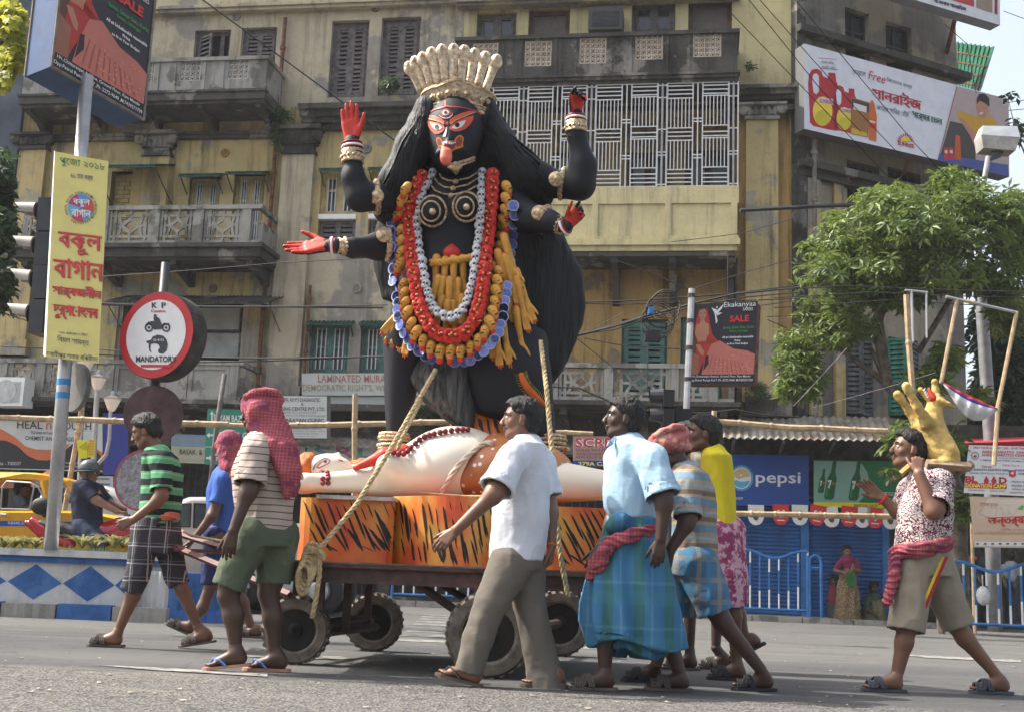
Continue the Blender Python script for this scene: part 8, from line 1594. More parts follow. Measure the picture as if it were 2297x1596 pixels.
def p5x(root,D,hc,M):
 T=[(1160,1366,1474,.165),(1200,1352,1486,.18),(1250,1336,1494,.2),(1300,1320,1506,.24),(1350,1309,1516,.26),(1400,1308,1526,.27),(1443,1322,1531,.27)]
 S=SDF();S.loft(Lr([(t[0],t[1],t[2],t[3])for t in T],7.0),.03,2.9);S.loft(Lr([(1430,1372,1500,.2),(1463,1374,1486,.19)],7.0),.006,2.6);S.cone(D(1372,1178,-.16),D(1392,1166,-.18),.04,.05,.03)
 S.loft(Lr([(1425,1350,1512,.21),(1475,1350,1505,.2)],7.0),.01,sub=True)if False else None
 v,F=S.mesh(.009);N=vnormals(v,F);a=np.arctan2(v[:,1]-7.0,v[:,0]-D(1415,1300)[0]);t_=np.clip((D(1400,1160)[2]-v[:,2])/.75,0,1)
 v=v+N*((1-np.abs(N[:,2]))*((.005+.024*t_)*np.sin(a*11+v[:,2]*6+2.5*vnoise(v*3,3))+.014*(1-np.abs(fbm(v,(7,7,4),2,12)))-.008))[:,None];low=v[:,2]<D(1400,1420)[2];v[low,2]+=.03*np.sin(a[low]*3+1)
 m=cloth('blue_green_lungi',(.05,.16,.30),[(X,.17,.0,.34,(.04,.13,.12),.85),(X,.17,.55,.62,(.12,.26,.36),.4),(Zx,.24,.0,.3,(.05,.17,.22),.4),(Zx,.24,.45,.52,(.12,.26,.34),.3)],amt=.5,wr=10);mesh_obj('lungi',v,F,m,root,True)
 sash([[(1472,1184,-.12,.03),(1420,1196,-.2,.032),(1370,1214,-.2,.035),(1350,1240,-.2,.03)],[(1470,1190,-.13,.025),(1400,1206,-.215,.03),(1366,1222,-.2,.03)],[(1360,1228,-.2,.04),(1342,1262,-.16,.05),(1326,1292,-.12,.03)]],RG)(root,D,hc,M)
 mb=MB();mb.tube([D(1380,978,-.06),D(1370,992,-.12),D(1362,1000,-.11)],[.006,.02,.006],4);mb.build('collar',M_LB,root)
M_LB=cloth('light_blue_cotton',(.36,.52,.66),(),amt=.5,wr=14)
person('dark haired man in light blue shirt and checked blue lungi',7.0,(1398,938),[(982,1376,1424,.09),(1000,1370,1462,.19),(1030,1366,1480,.19),(1070,1360,1478,.17),(1110,1354,1474,.165),(1140,1356,1472,.165),(1162,1368,1470,.16)],[dict(j=[(1462,1030,-.2,.066),(1488,1112,-.26,.054),(1490,1132,-.27,.046),(1482,1206,-.28,.03)],hand=dict(d=(-.1,0,-1),n=(0,1,0),t=(-1,0,0),c=(.35,.4,.45,.5)),flare=1.3,sleeve=.13),dict(j=[(1385,1030,.16,.058),(1378,1140,.16,.046),(1372,1170,.12,.04),(1348,1226,.04,.028)],hand=dict(d=(-.4,0,-.9),n=(0,1,0),t=(-1,0,0),c=(.5,.6,.7,.8)))],[([(1400,1200,-.08,.09),(1362,1370,-.1,.06),(1358,1420,-.1,.054),(1357,1500,-.1,.035)],((1376,1546),(1278,1546),-.1)),([(1440,1200,.08,.09),(1490,1400,.08,.06),(1502,1440,.08,.054),(1526,1514,.06,.035)],((1546,1552),(1446,1554),.04))],SK3,M_LB,None,s=1.0,extra=p5x,pitch=4)
BBS=[(Zx,.15,0,.3,(.12,.22,.30),.9),(Zx,.15,.42,.6,(.10,.09,.085),.75),(Zx,.15,.72,.84,(.20,.34,.42),.9)]
person('man in blue and beige striped polo with faded red turban behind the lungi man',7.35,(1502,1008),[(1042,1510,1556,.09),(1058,1502,1584,.18),(1090,1500,1602,.17),(1130,1506,1606,.155),(1180,1506,1606,.15),(1220,1504,1608,.155),(1260,1502,1608,.165)],[dict(j=[(1540,1092,-.18,.06),(1543,1160,-.24,.05),(1538,1176,-.25,.044),(1504,1232,-.26,.03)],hand=dict(d=(-.3,0,-.95),n=(0,1,0),t=(-1,0,0),c=(.5,.6,.7,.7)),flare=1.2)],[([(1560,1270,-.08,.09),(1606,1365,-.1,.062),(1622,1395,-.1,.054),(1705,1498,-.08,.034)],((1738,1538),(1636,1548),-.06)),([(1535,1270,.1,.09),(1500,1390,.2,.06),(1488,1430,.2,.05),(1472,1490,.2,.034)],((1484,1527),(1392,1524),.25))],SK3,cloth('blue_beige_stripe_polo',(.34,.26,.19),BBS),(cloth('blue_plaid_shorts',(.07,.15,.24),[(X,.12,0,.2,(.25,.22,.18),.6),(Zx,.12,.1,.35,(.22,.2,.17),.6),(X,.12,.5,.7,(.05,.18,.32),.8)]),[[(1562,1262,-.07,.13),(1590,1330,-.1,.11),(1606,1374,-.1,.105)],[(1535,1262,.08,.13),(1528,1330,.12,.11),(1526,1378,.14,.10)]]),s=.98,pitch=-14,hair=False,low_rows=[(1250,1504,1608,.165),(1290,1506,1606,.165)],feet=('x',M_SOLE2,M_SOLE2),extra=turban(cloth('faded_red_cloth',(.40,.13,.12),(),col2=(.5,.25,.2),sc=10),[(.03,.022),(.06,.024),(.085,.02)]))
person('man in plain olive shirt mostly hidden behind the striped polo',8.9,(1542,984),[(1016,1540,1580,.09),(1030,1545,1600,.17),(1080,1550,1606,.15),(1140,1548,1604,.14),(1186,1550,1602,.15)],[dict(j=[(1575,1060,.15,.055),(1580,1140,.2,.045),(1560,1180,.2,.03)])],[([(1560,1195,-.08,.085),(1548,1320,-.08,.055),(1547,1455,-.08,.033)],((1562,1482),(1486,1480),-.08)),([(1590,1195,.08,.085),(1610,1320,.1,.055),(1606,1452,.1,.033)],((1640,1476),(1566,1478),.1))],SK3,cloth('olive_cotton',(.20,.19,.15)),(cloth('dark_shorts',(.05,.05,.06)),[[(1562,1190,-.06,.11),(1552,1320,-.08,.09)],[(1588,1190,.06,.11),(1604,1320,.1,.09)]]),s=1.0,h=.011)
person('man in yellow shirt and pink patterned shorts beside the cola sign',8.1,(1576,972),[(1006,1576,1620,.09),(1022,1572,1638,.18),(1060,1578,1644,.16),(1120,1584,1648,.145),(1186,1590,1650,.155)],[dict(j=[(1600,1060,.16,.055),(1600,1140,.18,.045),(1580,1180,.15,.03)])],[([(1615,1200,-.06,.09),(1640,1340,-.06,.06),(1646,1380,-.06,.05),(1652,1478,-.06,.034)],((1672,1511),(1586,1508),-.06)),([(1630,1200,.08,.09),(1645,1340,.1,.06),(1655,1380,.1,.05),(1672,1438,.1,.034)],((1704,1444),(1640,1478),.1))],SK1,cloth('yellow_tee',(.60,.50,.03)),(cloth('pink_print',(.30,.06,.14),(),col2=(.55,.35,.42),sc=16,thr=.5),[[(1618,1190,-.05,.115),(1634,1290,-.06,.10),(1636,1362,-.06,.095)],[(1632,1190,.06,.115),(1642,1290,.1,.10),(1644,1355,.1,.095)]]),s=1.0,h=.0095,feet=('x',M_SOLE2,None),extra=sash([[(1592,1182,-.12,.02),(1650,1180,-.06,.02)]],RG))
def leafprint(nt,tc):
 v_=nt.nodes.new('ShaderNodeTexVoronoi');v_.feature='DISTANCE_TO_EDGE';v_.inputs['Scale'].default_value=38;n_=nt.nodes.new('ShaderNodeTexNoise');n_.inputs['Scale'].default_value=12
 a=nt.nodes.new('ShaderNodeVectorMath');a.operation='ADD';s_=nt.nodes.new('ShaderNodeVectorMath');s_.operation='SCALE';s_.inputs['Scale'].default_value=.22;nt.links.new(tc.outputs['Object'],n_.inputs['Vector']);nt.links.new(n_.outputs['Color'],s_.inputs[0]);nt.links.new(tc.outputs['Object'],a.inputs[0]);nt.links.new(s_.outputs[0],a.inputs[1]);nt.links.new(a.outputs[0],v_.inputs['Vector']);return math_n(nt,'ADD',math_n(nt,'MULTIPLY',v_.outputs['Distance'],2.2),math_n(nt,'MULTIPLY',noise_n(nt,7,2),.25))
def p9x(root,D,hc,M):
 sash([[(2008,1236,-.1,.04),(2040,1232,-.18,.034),(2085,1222,-.19,.034),(2128,1214,-.12,.03),(2130,1216,.05,.03)],[(2008,1238,-.1,.035),(2060,1240,-.19,.028),(2126,1226,-.13,.026)],[(2010,1240,-.12,.04),(2006,1290,-.14,.035),(1990,1350,-.15,.03)]],RG)(root,D,hc,M)
 mb=MB()
 for off,m_ in((0,0),(.022,1)):pts=[D(2116-.001*i+off*359*.9-i*11,1248+i*26,-.155-.02*math.sin(i*.7))for i in range(7)];mb.tube(pts,.012,4,m_)
 mb.build('side_stripe',[mat((.5,.33,.03),.8),mat((.32,.03,.03),.8)],root);mb=MB();c=D(1980,1118,.1);mb.tube([c+[.02*math.cos(a),.034*math.sin(a),.03*math.cos(a)]for a in np.linspace(0,6.28,16)],.008,5);mb.build('wrist_thread',mat((.5,.02,.02),.8),root)
person('man in maroon and white printed shirt carrying a yellow lion statue on his shoulder',7.65,(2038,1008),[(1050,2050,2098,.09),(1066,2040,2124,.17),(1100,2030,2134,.17),(1150,2016,2136,.15),(1200,2010,2134,.15),(1228,2008,2130,.16)],[dict(j=[(2108,1082,-.16,.064),(2100,1138,-.3,.052),(2094,1146,-.32,.048),(2062,1062,-.28,.034)],hand=dict(d=(.0,.2,1),n=(.3,1,0),t=(-1,0,0),c=(1.2,1.3,1.3,1.3)),flare=1.2,sleeve=.13),dict(j=[(2040,1100,.15,.056),(2022,1146,.12,.046),(2012,1146,.1,.042),(1978,1116,.1,.028)],hand=dict(d=(-.75,0,.65),n=(0,-1,-.3),t=(-.3,0,-1),c=(.15,.2,.2,.25)))],[([(2045,1255,-.06,.09),(2035,1400,-.08,.06),(2028,1440,-.08,.052),(2012,1512,-.08,.036)],((2028,1551),(1930,1546),-.08)),([(2095,1255,.06,.09),(2142,1395,.08,.06),(2165,1430,.08,.054),(2226,1502,.08,.035)],((2266,1540),(2172,1556),.08))],SK2,cloth('maroon_leaf_print',(.10,.015,.04),(),col2=(.55,.50,.48),thr=.36,pr=leafprint),(cloth('beige_long_shorts',(.27,.235,.18),(),amt=.5,wr=9),[[(2052,1250,-.05,.125),(2042,1330,-.07,.115),(2031,1414,-.09,.112)],[(2092,1250,.06,.125),(2118,1330,.08,.11),(2150,1404,.08,.10)]]),s=1.0,moust=True,pitch=8,low_rows=[(1225,2014,2128,.165),(1290,2014,2128,.165)],feet=('x',mat((.06,.07,.09),.7,var=.2),None),extra=p9x,headdy=-.0)
ln=thing('lion_statue','yellow lion statue with raised paws and open red mouth on the shoulder','statue',P(2110,1045,7.65));M_LION=mat((.47,.325,.11),.9,var=.3,sc=8,bmp=.7,bsc=25,name='yellow_clay')
L_=lambda x,y,dy=0:P(*z8(x,y),7.62+dy);S=SDF()
S.cone(L_(1115,1430),L_(1185,1600),.08,.10,.05).cone(L_(1115,1400),L_(1140,1270),.075,.045,.03).ball(L_(1260,1640,-.09),(.05,.04,.08),.03).cone(L_(1260,1700,-.09),L_(1130,1690,-.11),.04,.032,.03).ball(L_(1260,1640,.1),(.05,.04,.08),.03)
S.chain([(L_(1085,1400,-.06),.045),(L_(1020,1290,-.08),.027),(L_(950,1170,-.08),.024),(L_(938,1142,-.08),.028)],.015).chain([(L_(1040,1440,.06),.045),(L_(960,1320,.07),.027),(L_(895,1225,.07),.024),(L_(878,1200,.07),.028)],.015)
S.ball(L_(1160,1250),(.052,.05,.045),.015).cone(L_(1150,1230),L_(1140,1120),.034,.017,.008,((0,1,0),1.25)).cone(L_(1115,1250),L_(1050,1178),.022,.014,.008,((0,1,0),1.25)).ball(L_(1040,1166),.02,.006).ball(L_(1138,1108,-.01),.02,.006).ball(L_(1165,1205,-.04),.012,.006).cone(L_(1175,1240,-.05),L_(1250,1262,-.08),.022,.008,.01).cone(L_(1190,1262,.04),L_(1282,1292,.05),.022,.009,.01)
v,F=S.mesh(.0075);v=v+vnormals(v,F)*(.003*fbm(v,(40,40,40),2))[:,None];mesh_obj('body',v,F,M_LION,ln,True)
S=SDF();S.cone(L_(1128,1228,-.02),L_(1098,1160,-.02),.026,.010,.01,((0,1,0),1.3));v,F=S.mesh(.006);mesh_obj('mouth',v,F,mat((.5,.05,.03),.4),ln,True)
mb=MB()
for e in range(4):mb.lathe(L_(1062+8*e,1172+16*e,-.035),[(.007,0),(.001,.02)],5,(.3,-.3,.6))
mb.build('teeth',M_WHITE,ln,kind='stuff')
for(x0,y0),(x1,y1),Yd,w_ in[((1080,1690),(1390,1712),-.12,.03),((1010,1715),(1300,1735),.08,.03),((1300,1750),(1410,1690),-.05,.025),((900,1760),(980,1690),-.2,.02)]:mb=MB();mb.tube([L_(x0,y0,Yd),L_(x1,y1,Yd)],w_,4);mb.build('base_board',mat((.30,.22,.15),.9,var=.3,sc=12)if x0!=900 else M_LION,ln)
def small(label,Y,body,arms,head,sk,m,ml,hair=True,feet=True,yaw=-90,s=1.0,hgt=.02,robe=None,extra=None):
 root=thing('person',label,'person',P(head[0],head[1],Y)*[1,1,0]+[0,0,.09]);D=lambda u,v,dy=0:P(u,v,Y+dy);S=SDF();S.loft(Lr([(t[0],t[1],t[2],t[3]-.02)for t in body],Y),.04)
 for a in arms:S.chain([(D(*q[:3]),q[3])for q in a],.03);S.ball(D(*a[-1][:3])+[0,-.01,-.04],(.03,.02,.05),.02)
 M=rotm(yaw,-12);hc=D(*head);v,F=headmesh(hc,M,s,D(head[0],head[1]+14),root,sk,hairless=not hair,h=.011);mesh_obj('body',*merge(S.mesh(.018),(v,F)),sk,root,True)
 for i,(nm,T,mm)in enumerate(((('top'),body,m),('sari' if robe else 'lower',robe,ml))):
  if not T:continue
  S=SDF();S.loft(Lr([tuple(t)for t in T],Y),.04)
  if i==0:[S.chain([(D(*q[:3]),q[3]+.015)for q in a[:2]],.03,cap=True)for a in arms]
  v,F=S.mesh(hgt);v=v+vnormals(v,F)*(.014*np.sin(v[:,0]*42+3*vnoise(v*4))*(i==1)+.008*vnoise(v*14))[:,None];mesh_obj(nm,v,F,mm,root,True)
 if extra:extra(root,D)
 return root
M_SARI=cloth('brown_gold_sari',(.14,.10,.06),(),col2=(.32,.24,.13),sc=40,thr=.5);M_BL=mat((.20,.02,.07),.8,var=.2)
def bag(root,D):mb=MB();mb.extrude([D(1908,1278,-.24),D(1899,1296,-.24),D(1902,1312,-.24),D(1918,1314,-.24),D(1920,1290,-.24)],(0,.06,0));mb.build('cloth_bag',mat((.03,.16,.04),.8,var=.2),root)
small('woman in brown and gold sari standing before the blue shutter',23.2,[(1245,1890,1912,.10),(1254,1882,1920,.17),(1280,1886,1916,.14),(1300,1882,1920,.15)],[[(1883,1262,-.05,.05),(1874,1278,-.15,.04),(1896,1284,-.28,.03)],[(1920,1262,-.05,.05),(1928,1280,-.15,.04),(1912,1276,-.28,.03)]],(1900,1237),SK2,M_BL,M_SARI,robe=[(1262,1892,1922,.15),(1290,1882,1922,.17),(1330,1876,1926,.2),(1370,1874,1928,.22),(1398,1872,1930,.22)],extra=bag,s=1.05)
small('seated woman in olive sari on the pavement right of the standing one',23.4,[(1328,1952,1968,.1),(1336,1944,1976,.16),(1365,1942,1980,.18)],[[(1947,1342,-.05,.05),(1944,1366,-.25,.04),(1964,1376,-.35,.03)]],(1960,1318),SK3,mat((.05,.08,.05),.8),cloth('olive_sari',(.14,.13,.08),(),sc=30,col2=(.22,.2,.12)),robe=[(1345,1946,1980,.2),(1370,1936,1984,.3),(1396,1932,1988,.35)],s=1.05)
small('crouching figure in dark red half hidden behind the standing woman',23.7,[(1310,1862,1876,.1),(1330,1858,1882,.16),(1360,1856,1882,.18)],[],(1870,1302),SK3,mat((.16,.02,.04),.8),mat((.04,.04,.05),.8),robe=[(1350,1857,1882,.2),(1394,1855,1880,.3)],s=1.0)
for lab,u,v0,w_,c1,c2 in[('person in white shirt standing behind the tree pole at the right',2150,1235,15,(.5,.5,.5),(.05,.09,.2)),('person in orange cap and dark green top behind the right railing',2180,1258,14,(.03,.07,.05),(.07,.15,.2)),('person in dark checked shirt with back turned behind the right railing',2212,1235,18,(.03,.045,.05),(.03,.03,.04)),('person in pale striped shirt at the right edge behind the railing',2266,1245,15,(.28,.3,.33),(.03,.04,.07))]:
 Yp=22.5;small(lab,Yp,[(v0+12,u-w_*.5,u+w_*.5,.1),(v0+22,u-w_,u+w_,.17),(v0+60,u-w_*.9,u+w_*.9,.14)],[[(u-w_,v0+26,-.03,.05),(u-w_-2,v0+50,-.1,.045),(u-w_+6,v0+68,-.2,.035)],[(u+w_,v0+26,-.03,.05),(u+w_+2,v0+50,-.1,.045),(u+w_-5,v0+70,-.15,.035)]],(u,v0),SK3,mat(c1,.85,var=.2),mat(c2,.85,var=.2),robe=[(v0+58,u-w_*.9,u+w_*.9,.15),(v0+100,u-w_*.85,u+w_*.85,.14),(1404,u-w_*.6,u+w_*.6,.12)],yaw=150 if 'cap' in lab else 90,s=1.02,extra=(lambda root,D:(lambda mb:(mb.ball(D(2180,1252),(.11,.12,.08),12,8),mb.build('cap',mat((.45,.14,.03),.8),root,True)))(MB()))if 'cap' in lab else None)
mb=MB();c=P(2205,1335,19.3);mb.ball(c,(.11,.09,.15),10,8);mb.tube([c+[0,0,.13],c+[.0,0,.32]],.01,4);bgg=thing('plastic_bag','knotted white plastic bag hanging on the right railing','bag',c);mb.build('bag',mat((.5,.5,.48),.35,var=.2,sc=30),bgg,True)
# ================= vehicles =================
zt_=Z4(0,869.2,.246)
def slab(name,pts,Y0,Y1,m,par,bev=.05,px_=True):
 p3=np.array([P(u,v,Y0)for u,v in pts]);c=p3.mean(0);n=len(p3);mb=MB();rings=[]
 for y,k in((Y0,bev),(Y0+bev*.3,bev*.3),(Y0+bev,0),(Y1-bev,0),(Y1-bev*.3,bev*.3),(Y1,bev)):
  q=p3.copy();d=q-c;L=np.linalg.norm(d[:,[0,2]],axis=1,keepdims=True);q=c+d*(1-k/np.maximum(L,.1));q[:,1]=y;rings.append(q)
 mb.add(np.concatenate(rings),[(i*n+k,(i+1)*n+k,(i+1)*n+(k+1)%n,i*n+(k+1)%n)for i in range(5)for k in range(n)]);mb.flat(rings[0]);mb.flat(rings[-1]);return mb.build(name,m,par,True)
def carwheel(root,x,Y,r_=.32,w_=.2):
 c=np.array([x,Y,r_]);mb=MB();mb.lathe(c,[(r_*.6,-w_/2),(r_*.95,-w_/2),(r_,-w_/3),(r_,w_/3),(r_*.95,w_/2),(r_*.6,w_/2)],24,(0,1,0),caps=False);o=mb.build('wheel',M_BLACK,root,True);mb=MB();mb.lathe(c,[(r_*.6,-w_*.35),(r_*.3,-w_*.5),(.001,-w_*.5)],20,(0,1,0));mb.build('rim',M_STEEL,o,True)
M_TAXI=mat((.62,.30,.012),.28,var=.08,name='taxi_yellow',spec=.55);YT=15.6
tx=thing('taxi','yellow rounded old taxi with blue waist band behind the planter','taxi',[P(60,1200,YT)[0],YT,0])
slab('body',mp(zt_,[(-1500,1200),(-1400,1130),(-600,1110),(640,1112),(760,1120),(1000,1150),(1200,1200),(1330,1290),(1380,1420),(1370,1580),(-1500,1580),(-1540,1350)]),YT,YT+1.8,M_TAXI,tx,.12)
slab('roof',mp(zt_,[(-900,830),(-700,790),(-300,765),(0,757),(300,765),(480,790),(620,830),(690,870),(560,868),(400,840),(0,830),(-500,835),(-850,870)]),YT+.15,YT+1.65,M_TAXI,tx,.10)
for y in(YT+.14,YT+1.58):
 for a,b,r_ in(((400,845),(455,1120),.05),((620,850),(760,1125),.035),((-60,830),(-60,1120),.05),((-850,850),(-1050,1120),.06)):mb=MB();mb.tube([P(*zt_(*a),y),P(*zt_(*b),y)],r_,6);mb.build('pillar',M_TAXI,tx)
 pts=mp(zt_,[(5,1100),(20,900),(60,848),(280,862),(350,905),(430,1060),(425,1112),(5,1100)]);mb=MB();mb.tube([P(u,v,y-.03)for u,v in pts],.012,5);mb.build('window_trim',M_STEEL,tx)
mb=MB();mb.tube([P(*zt_(315,880),YT+.1),P(*zt_(270,1100),YT+.1)],.012,5);mb.build('window_trim',M_STEEL,tx)
mb=MB();mb.flat([P(*zt_(650,860),YT+.25),P(*zt_(780,1118),YT+.15),P(*zt_(780,1118),YT+1.65),P(*zt_(650,860),YT+1.5)]);mb.build('windscreen',mat((.15,.2,.24),.1,spec=.7,name='car_glass'),tx)
mb=MB();mb.flat([P(*zt_(x,y),YT-.006)for x,y in((-1450,1195),(1180,1222),(1210,1262),(-1460,1248))]);mb.build('blue_band',mat((.03,.10,.38),.35),tx)
bd=Panel([P(*zt_(x,y),YT-.012)for x,y in((75,1212),(235,1216),(235,1246),(75,1242))]);mb=MB();bd.text(mb,'KB04E-22',0,.1,1,.95,.004);mb.build('lettering',M_WHITE,tx)
mb=MB();mb.tube([P(*zt_(5,1150),YT-.03),P(*zt_(60,1155),YT-.03)],.02,6);mb.build('door_handle',M_STEEL,tx);mb=MB();mb.ball(P(*zt_(380,1075),YT-.12),(.14,.07,.11),12,8);mb.tube([P(*zt_(400,1110),YT-.1),P(*zt_(405,1160),YT)],.03,6);mb.build('wing_mirror',M_BLACK,tx,True)
mb=MB();mb.extrude([P(*zt_(x,y),YT+.7)for x,y in((365,790),(430,750),(470,752),(470,800))],(0,.3,0));mb.build('roof_sign',mat((.5,.3,.28),.6),tx)
for x in(P(*zt_(-900,1500),YT)[0],P(*zt_(1080,1500),YT)[0]):
 for y in(YT+.1,YT+1.7):carwheel(tx,x,y)
mb=MB();a=P(*zt_(-1400,1100),YT+.1);b=P(*zt_(600,1112),YT);mb.box(a[0]+.3,b[0],YT+.2,YT+1.6,.95,1.0);mb.build('seat',M_BLACK,tx)
person('taxi driver in grey blue shirt seen through the open taxi window',YT+.55,(53,1096),[(1112,42,58,.09),(1120,32,66,.17),(1150,28,64,.15)],[dict(j=[(44,1122,-.14,.055),(56,1140,-.2,.045),(82,1134,-.2,.03)])],[],SK2,cloth('grey_blue_shirt',(.12,.16,.20)),None,yaw=0,s=1.0,h=.014,hd=.009)
def car(label,side,wins,Y,dep,col,wh,cat='car',extra=None):
 t=thing('parked_car',label,cat,[P(*side[0],Y)[0],Y,0]);m=mat(col,.25,var=.05,spec=.6,name='car_paint');slab('body',side,Y,Y+dep,m,t,.1)
 for w_ in wins:mb=MB();mb.extrude([P(u,v,Y-.004)for u,v in w_],(0,.01,0));mb.build('window',mat((.05,.075,.085),.12,spec=.7,name='car_window'),t);mb=MB();mb.tube([P(u,v,Y-.01)for u,v in w_+w_[:1]],.012,4);mb.build('window_trim',M_BLACK,t)
 for u in wh:carwheel(t,P(u,1300,Y)[0],Y+.08);carwheel(t,P(u,1300,Y)[0],Y+dep-.08)
 return t
car('white estate car behind the green striped shirt and blue shirt',[(395,1122),(420,1112),(560,1112),(600,1130),(625,1180),(690,1200),(705,1240),(700,1315),(330,1310),(325,1240),(340,1190)],[[(402,1130),(428,1128),(426,1180),(385,1180)],[(436,1128),(478,1130),(474,1182),(434,1182)],[(488,1130),(560,1132),(590,1182),(484,1184)]],17.9,1.7,(.50,.50,.50),(380,640))
car('silver car roof and windscreen beyond the taxi and the rider',[(95,1095),(130,1082),(235,1088),(270,1105),(310,1140),(370,1160),(375,1240),(60,1235),(60,1150)],[[(120,1093),(170,1092),(168,1125),(105,1125)],[(180,1092),(235,1096),(262,1128),(178,1126)]],19.5,1.7,(.45,.46,.46),(100,330))
car('grey car low behind the cart front wheels',[(560,1195),(600,1170),(670,1172),(700,1230),(745,1245),(750,1330),(480,1325),(480,1250),(520,1235)],[[(572,1205),(605,1180),(640,1180),(640,1225),(560,1225)],[(648,1180),(668,1182),(690,1228),(648,1226)]],16.6,1.7,(.34,.36,.38),(530,715))
YB=15.1;bk=thing('motorcycle','red motorcycle behind the planter with a helmeted rider','motorcycle',[P(180,1240,YB)[0],YB,0]);M_RB=mat((.32,.008,.02),.2,var=.08,spec=.6,name='red_bike_paint')
S=SDF();Q=lambda x,y,d=0:P(*zt_(x,y),YB+d);S.cone(Q(960,1330),Q(1100,1290),.15,.13,.06,((0,1,0),.75)).cone(Q(1100,1290),Q(1150,1330),.12,.08,.05,((0,1,0),.75));v,F=S.mesh(.018);mesh_obj('fuel_tank',v,F,M_RB,bk,True)
S=SDF();S.cone(Q(300,1200),Q(420,1280),.035,.06,.04,((0,1,0),1.6)).cone(Q(240,1225),Q(400,1330),.03,.07,.04).cone(Q(400,1330),Q(640,1420),.07,.07,.04);v,F=S.mesh(.015);mesh_obj('tail_fairing',v,F,M_RB,bk,True)
S=SDF();S.cone(Q(380,1235),Q(560,1290),.05,.07,.05,((0,1,0),1.6)).cone(Q(560,1290),Q(840,1340),.08,.07,.05,((0,1,0),1.5));v,F=S.mesh(.018);mesh_obj('seat',v,F,M_BLACK,bk,True)
mb=MB();mb.tube([Q(1180,1160,-.32),Q(1140,1150,-.25),Q(1150,1190,0),Q(1140,1150,.25),Q(1180,1160,.32)],.016,6);mb.build('handlebar',M_STEELD,bk)
for x in(Q(500,1700)[0],Q(1280,1700)[0]):
 c=np.array([x,YB,.3]);mb=MB();mb.lathe(c,[(.22,-.05),(.29,-.04),(.3,0),(.29,.04),(.22,.05)],24,(0,1,0),caps=False);o=mb.build('wheel',M_BLACK,bk,True);mb=MB()
 for k in range(5):a=2*math.pi*k/5;mb.tube([c,c+[.23*math.cos(a),0,.23*math.sin(a)]],.014,5)
 mb.build('spokes',M_STEELD,o)
mb=MB();mb.tube([Q(1150,1190,.0),[Q(1280,1700)[0],YB,.3]],.03,6);mb.build('fork',M_STEEL,bk);mb=MB();c=Q(850,1560);mb.box(c[0]-.2,c[0]+.2,YB-.13,YB+.13,.35,.75);mb.build('engine',M_STEELD,bk)
def helmet(root,D,hc,M):
 S=SDF();S.ball(hc+[0,0,.045],(.135,.125,.13),.02);S.cut(lambda g:-(g[...,2]-hc[2]-.03),hc-.3,hc+.3);v,F=S.mesh(.009);mesh_obj('helmet',v,F,mat((.05,.065,.07),.25,var=.1,spec=.6,name='helmet_grey'),root,True)
 mb=MB();mb.lathe(hc+[0.01,0,.03],[(.13,.0),(.155,-.012),(.13,-.02)],24);mb.build('brim',M_STEELD,root);mb=MB();mb.tube([hc+[0,-.1,.03],hc+[.02,-.085,-.06],hc+[.05,-.02,-.12]],.008,4);mb.build('chin_strap',M_BLACK,root)
 mb=MB()
 for i in range(3):mb.tube([D(179+5*i,1077,-.13),D(183+5*i,1088,-.2),D(190+5*i,1100,-.235)],.009,4)
 mb.build('shoulder_stripes',mat((.6,.16,.05),.8),root);mb=MB();mb.extrude([D(218,1106,-.165),D(223,1097,-.165),D(227,1106,-.165)],(0,.01,0));mb.build('badge',mat((.6,.16,.05),.8),root)
person('policeman in dark shirt with orange shoulder stripes and steel helmet on the red motorcycle',YB,(199,1060),[(1074,178,202,.09),(1084,164,220,.19),(1110,160,231,.18),(1140,161,229,.17),(1175,163,229,.17)],[dict(j=[(190,1094,-.2,.062),(212,1118,-.26,.055),(222,1124,-.27,.05),(264,1146,-.28,.034)],hand=dict(d=(1,0,-.1),n=(0,0,-1),t=(0,1,0),c=(1,1.1,1.1,1.1)),sleeve=.2),dict(j=[(218,1096,.18,.06),(238,1122,.25,.05),(280,1142,.25,.032)],sleeve=.14)],[([(185,1185,-.1,.1),(222,1212,-.18,.08),(215,1290,-.18,.05)],((205,1320),(240,1322),-.18)),([(185,1185,.1,.1),(222,1212,.18,.08),(215,1290,.18,.05)],((205,1318),(240,1320),.18))],SK2,cloth('navy_tee',(.018,.022,.04)),(cloth('dark_jeans',(.03,.04,.07)),[[(185,1183,-.1,.125),(222,1212,-.18,.10),(215,1280,-.18,.07)],[(185,1183,.1,.125),(222,1212,.18,.10),(215,1280,.18,.07)]],'jeans'),yaw=0,hair=False,s=1.1,h=.011,low_rows=[(1165,163,229,.17),(1195,160,232,.18)],extra=helmet)
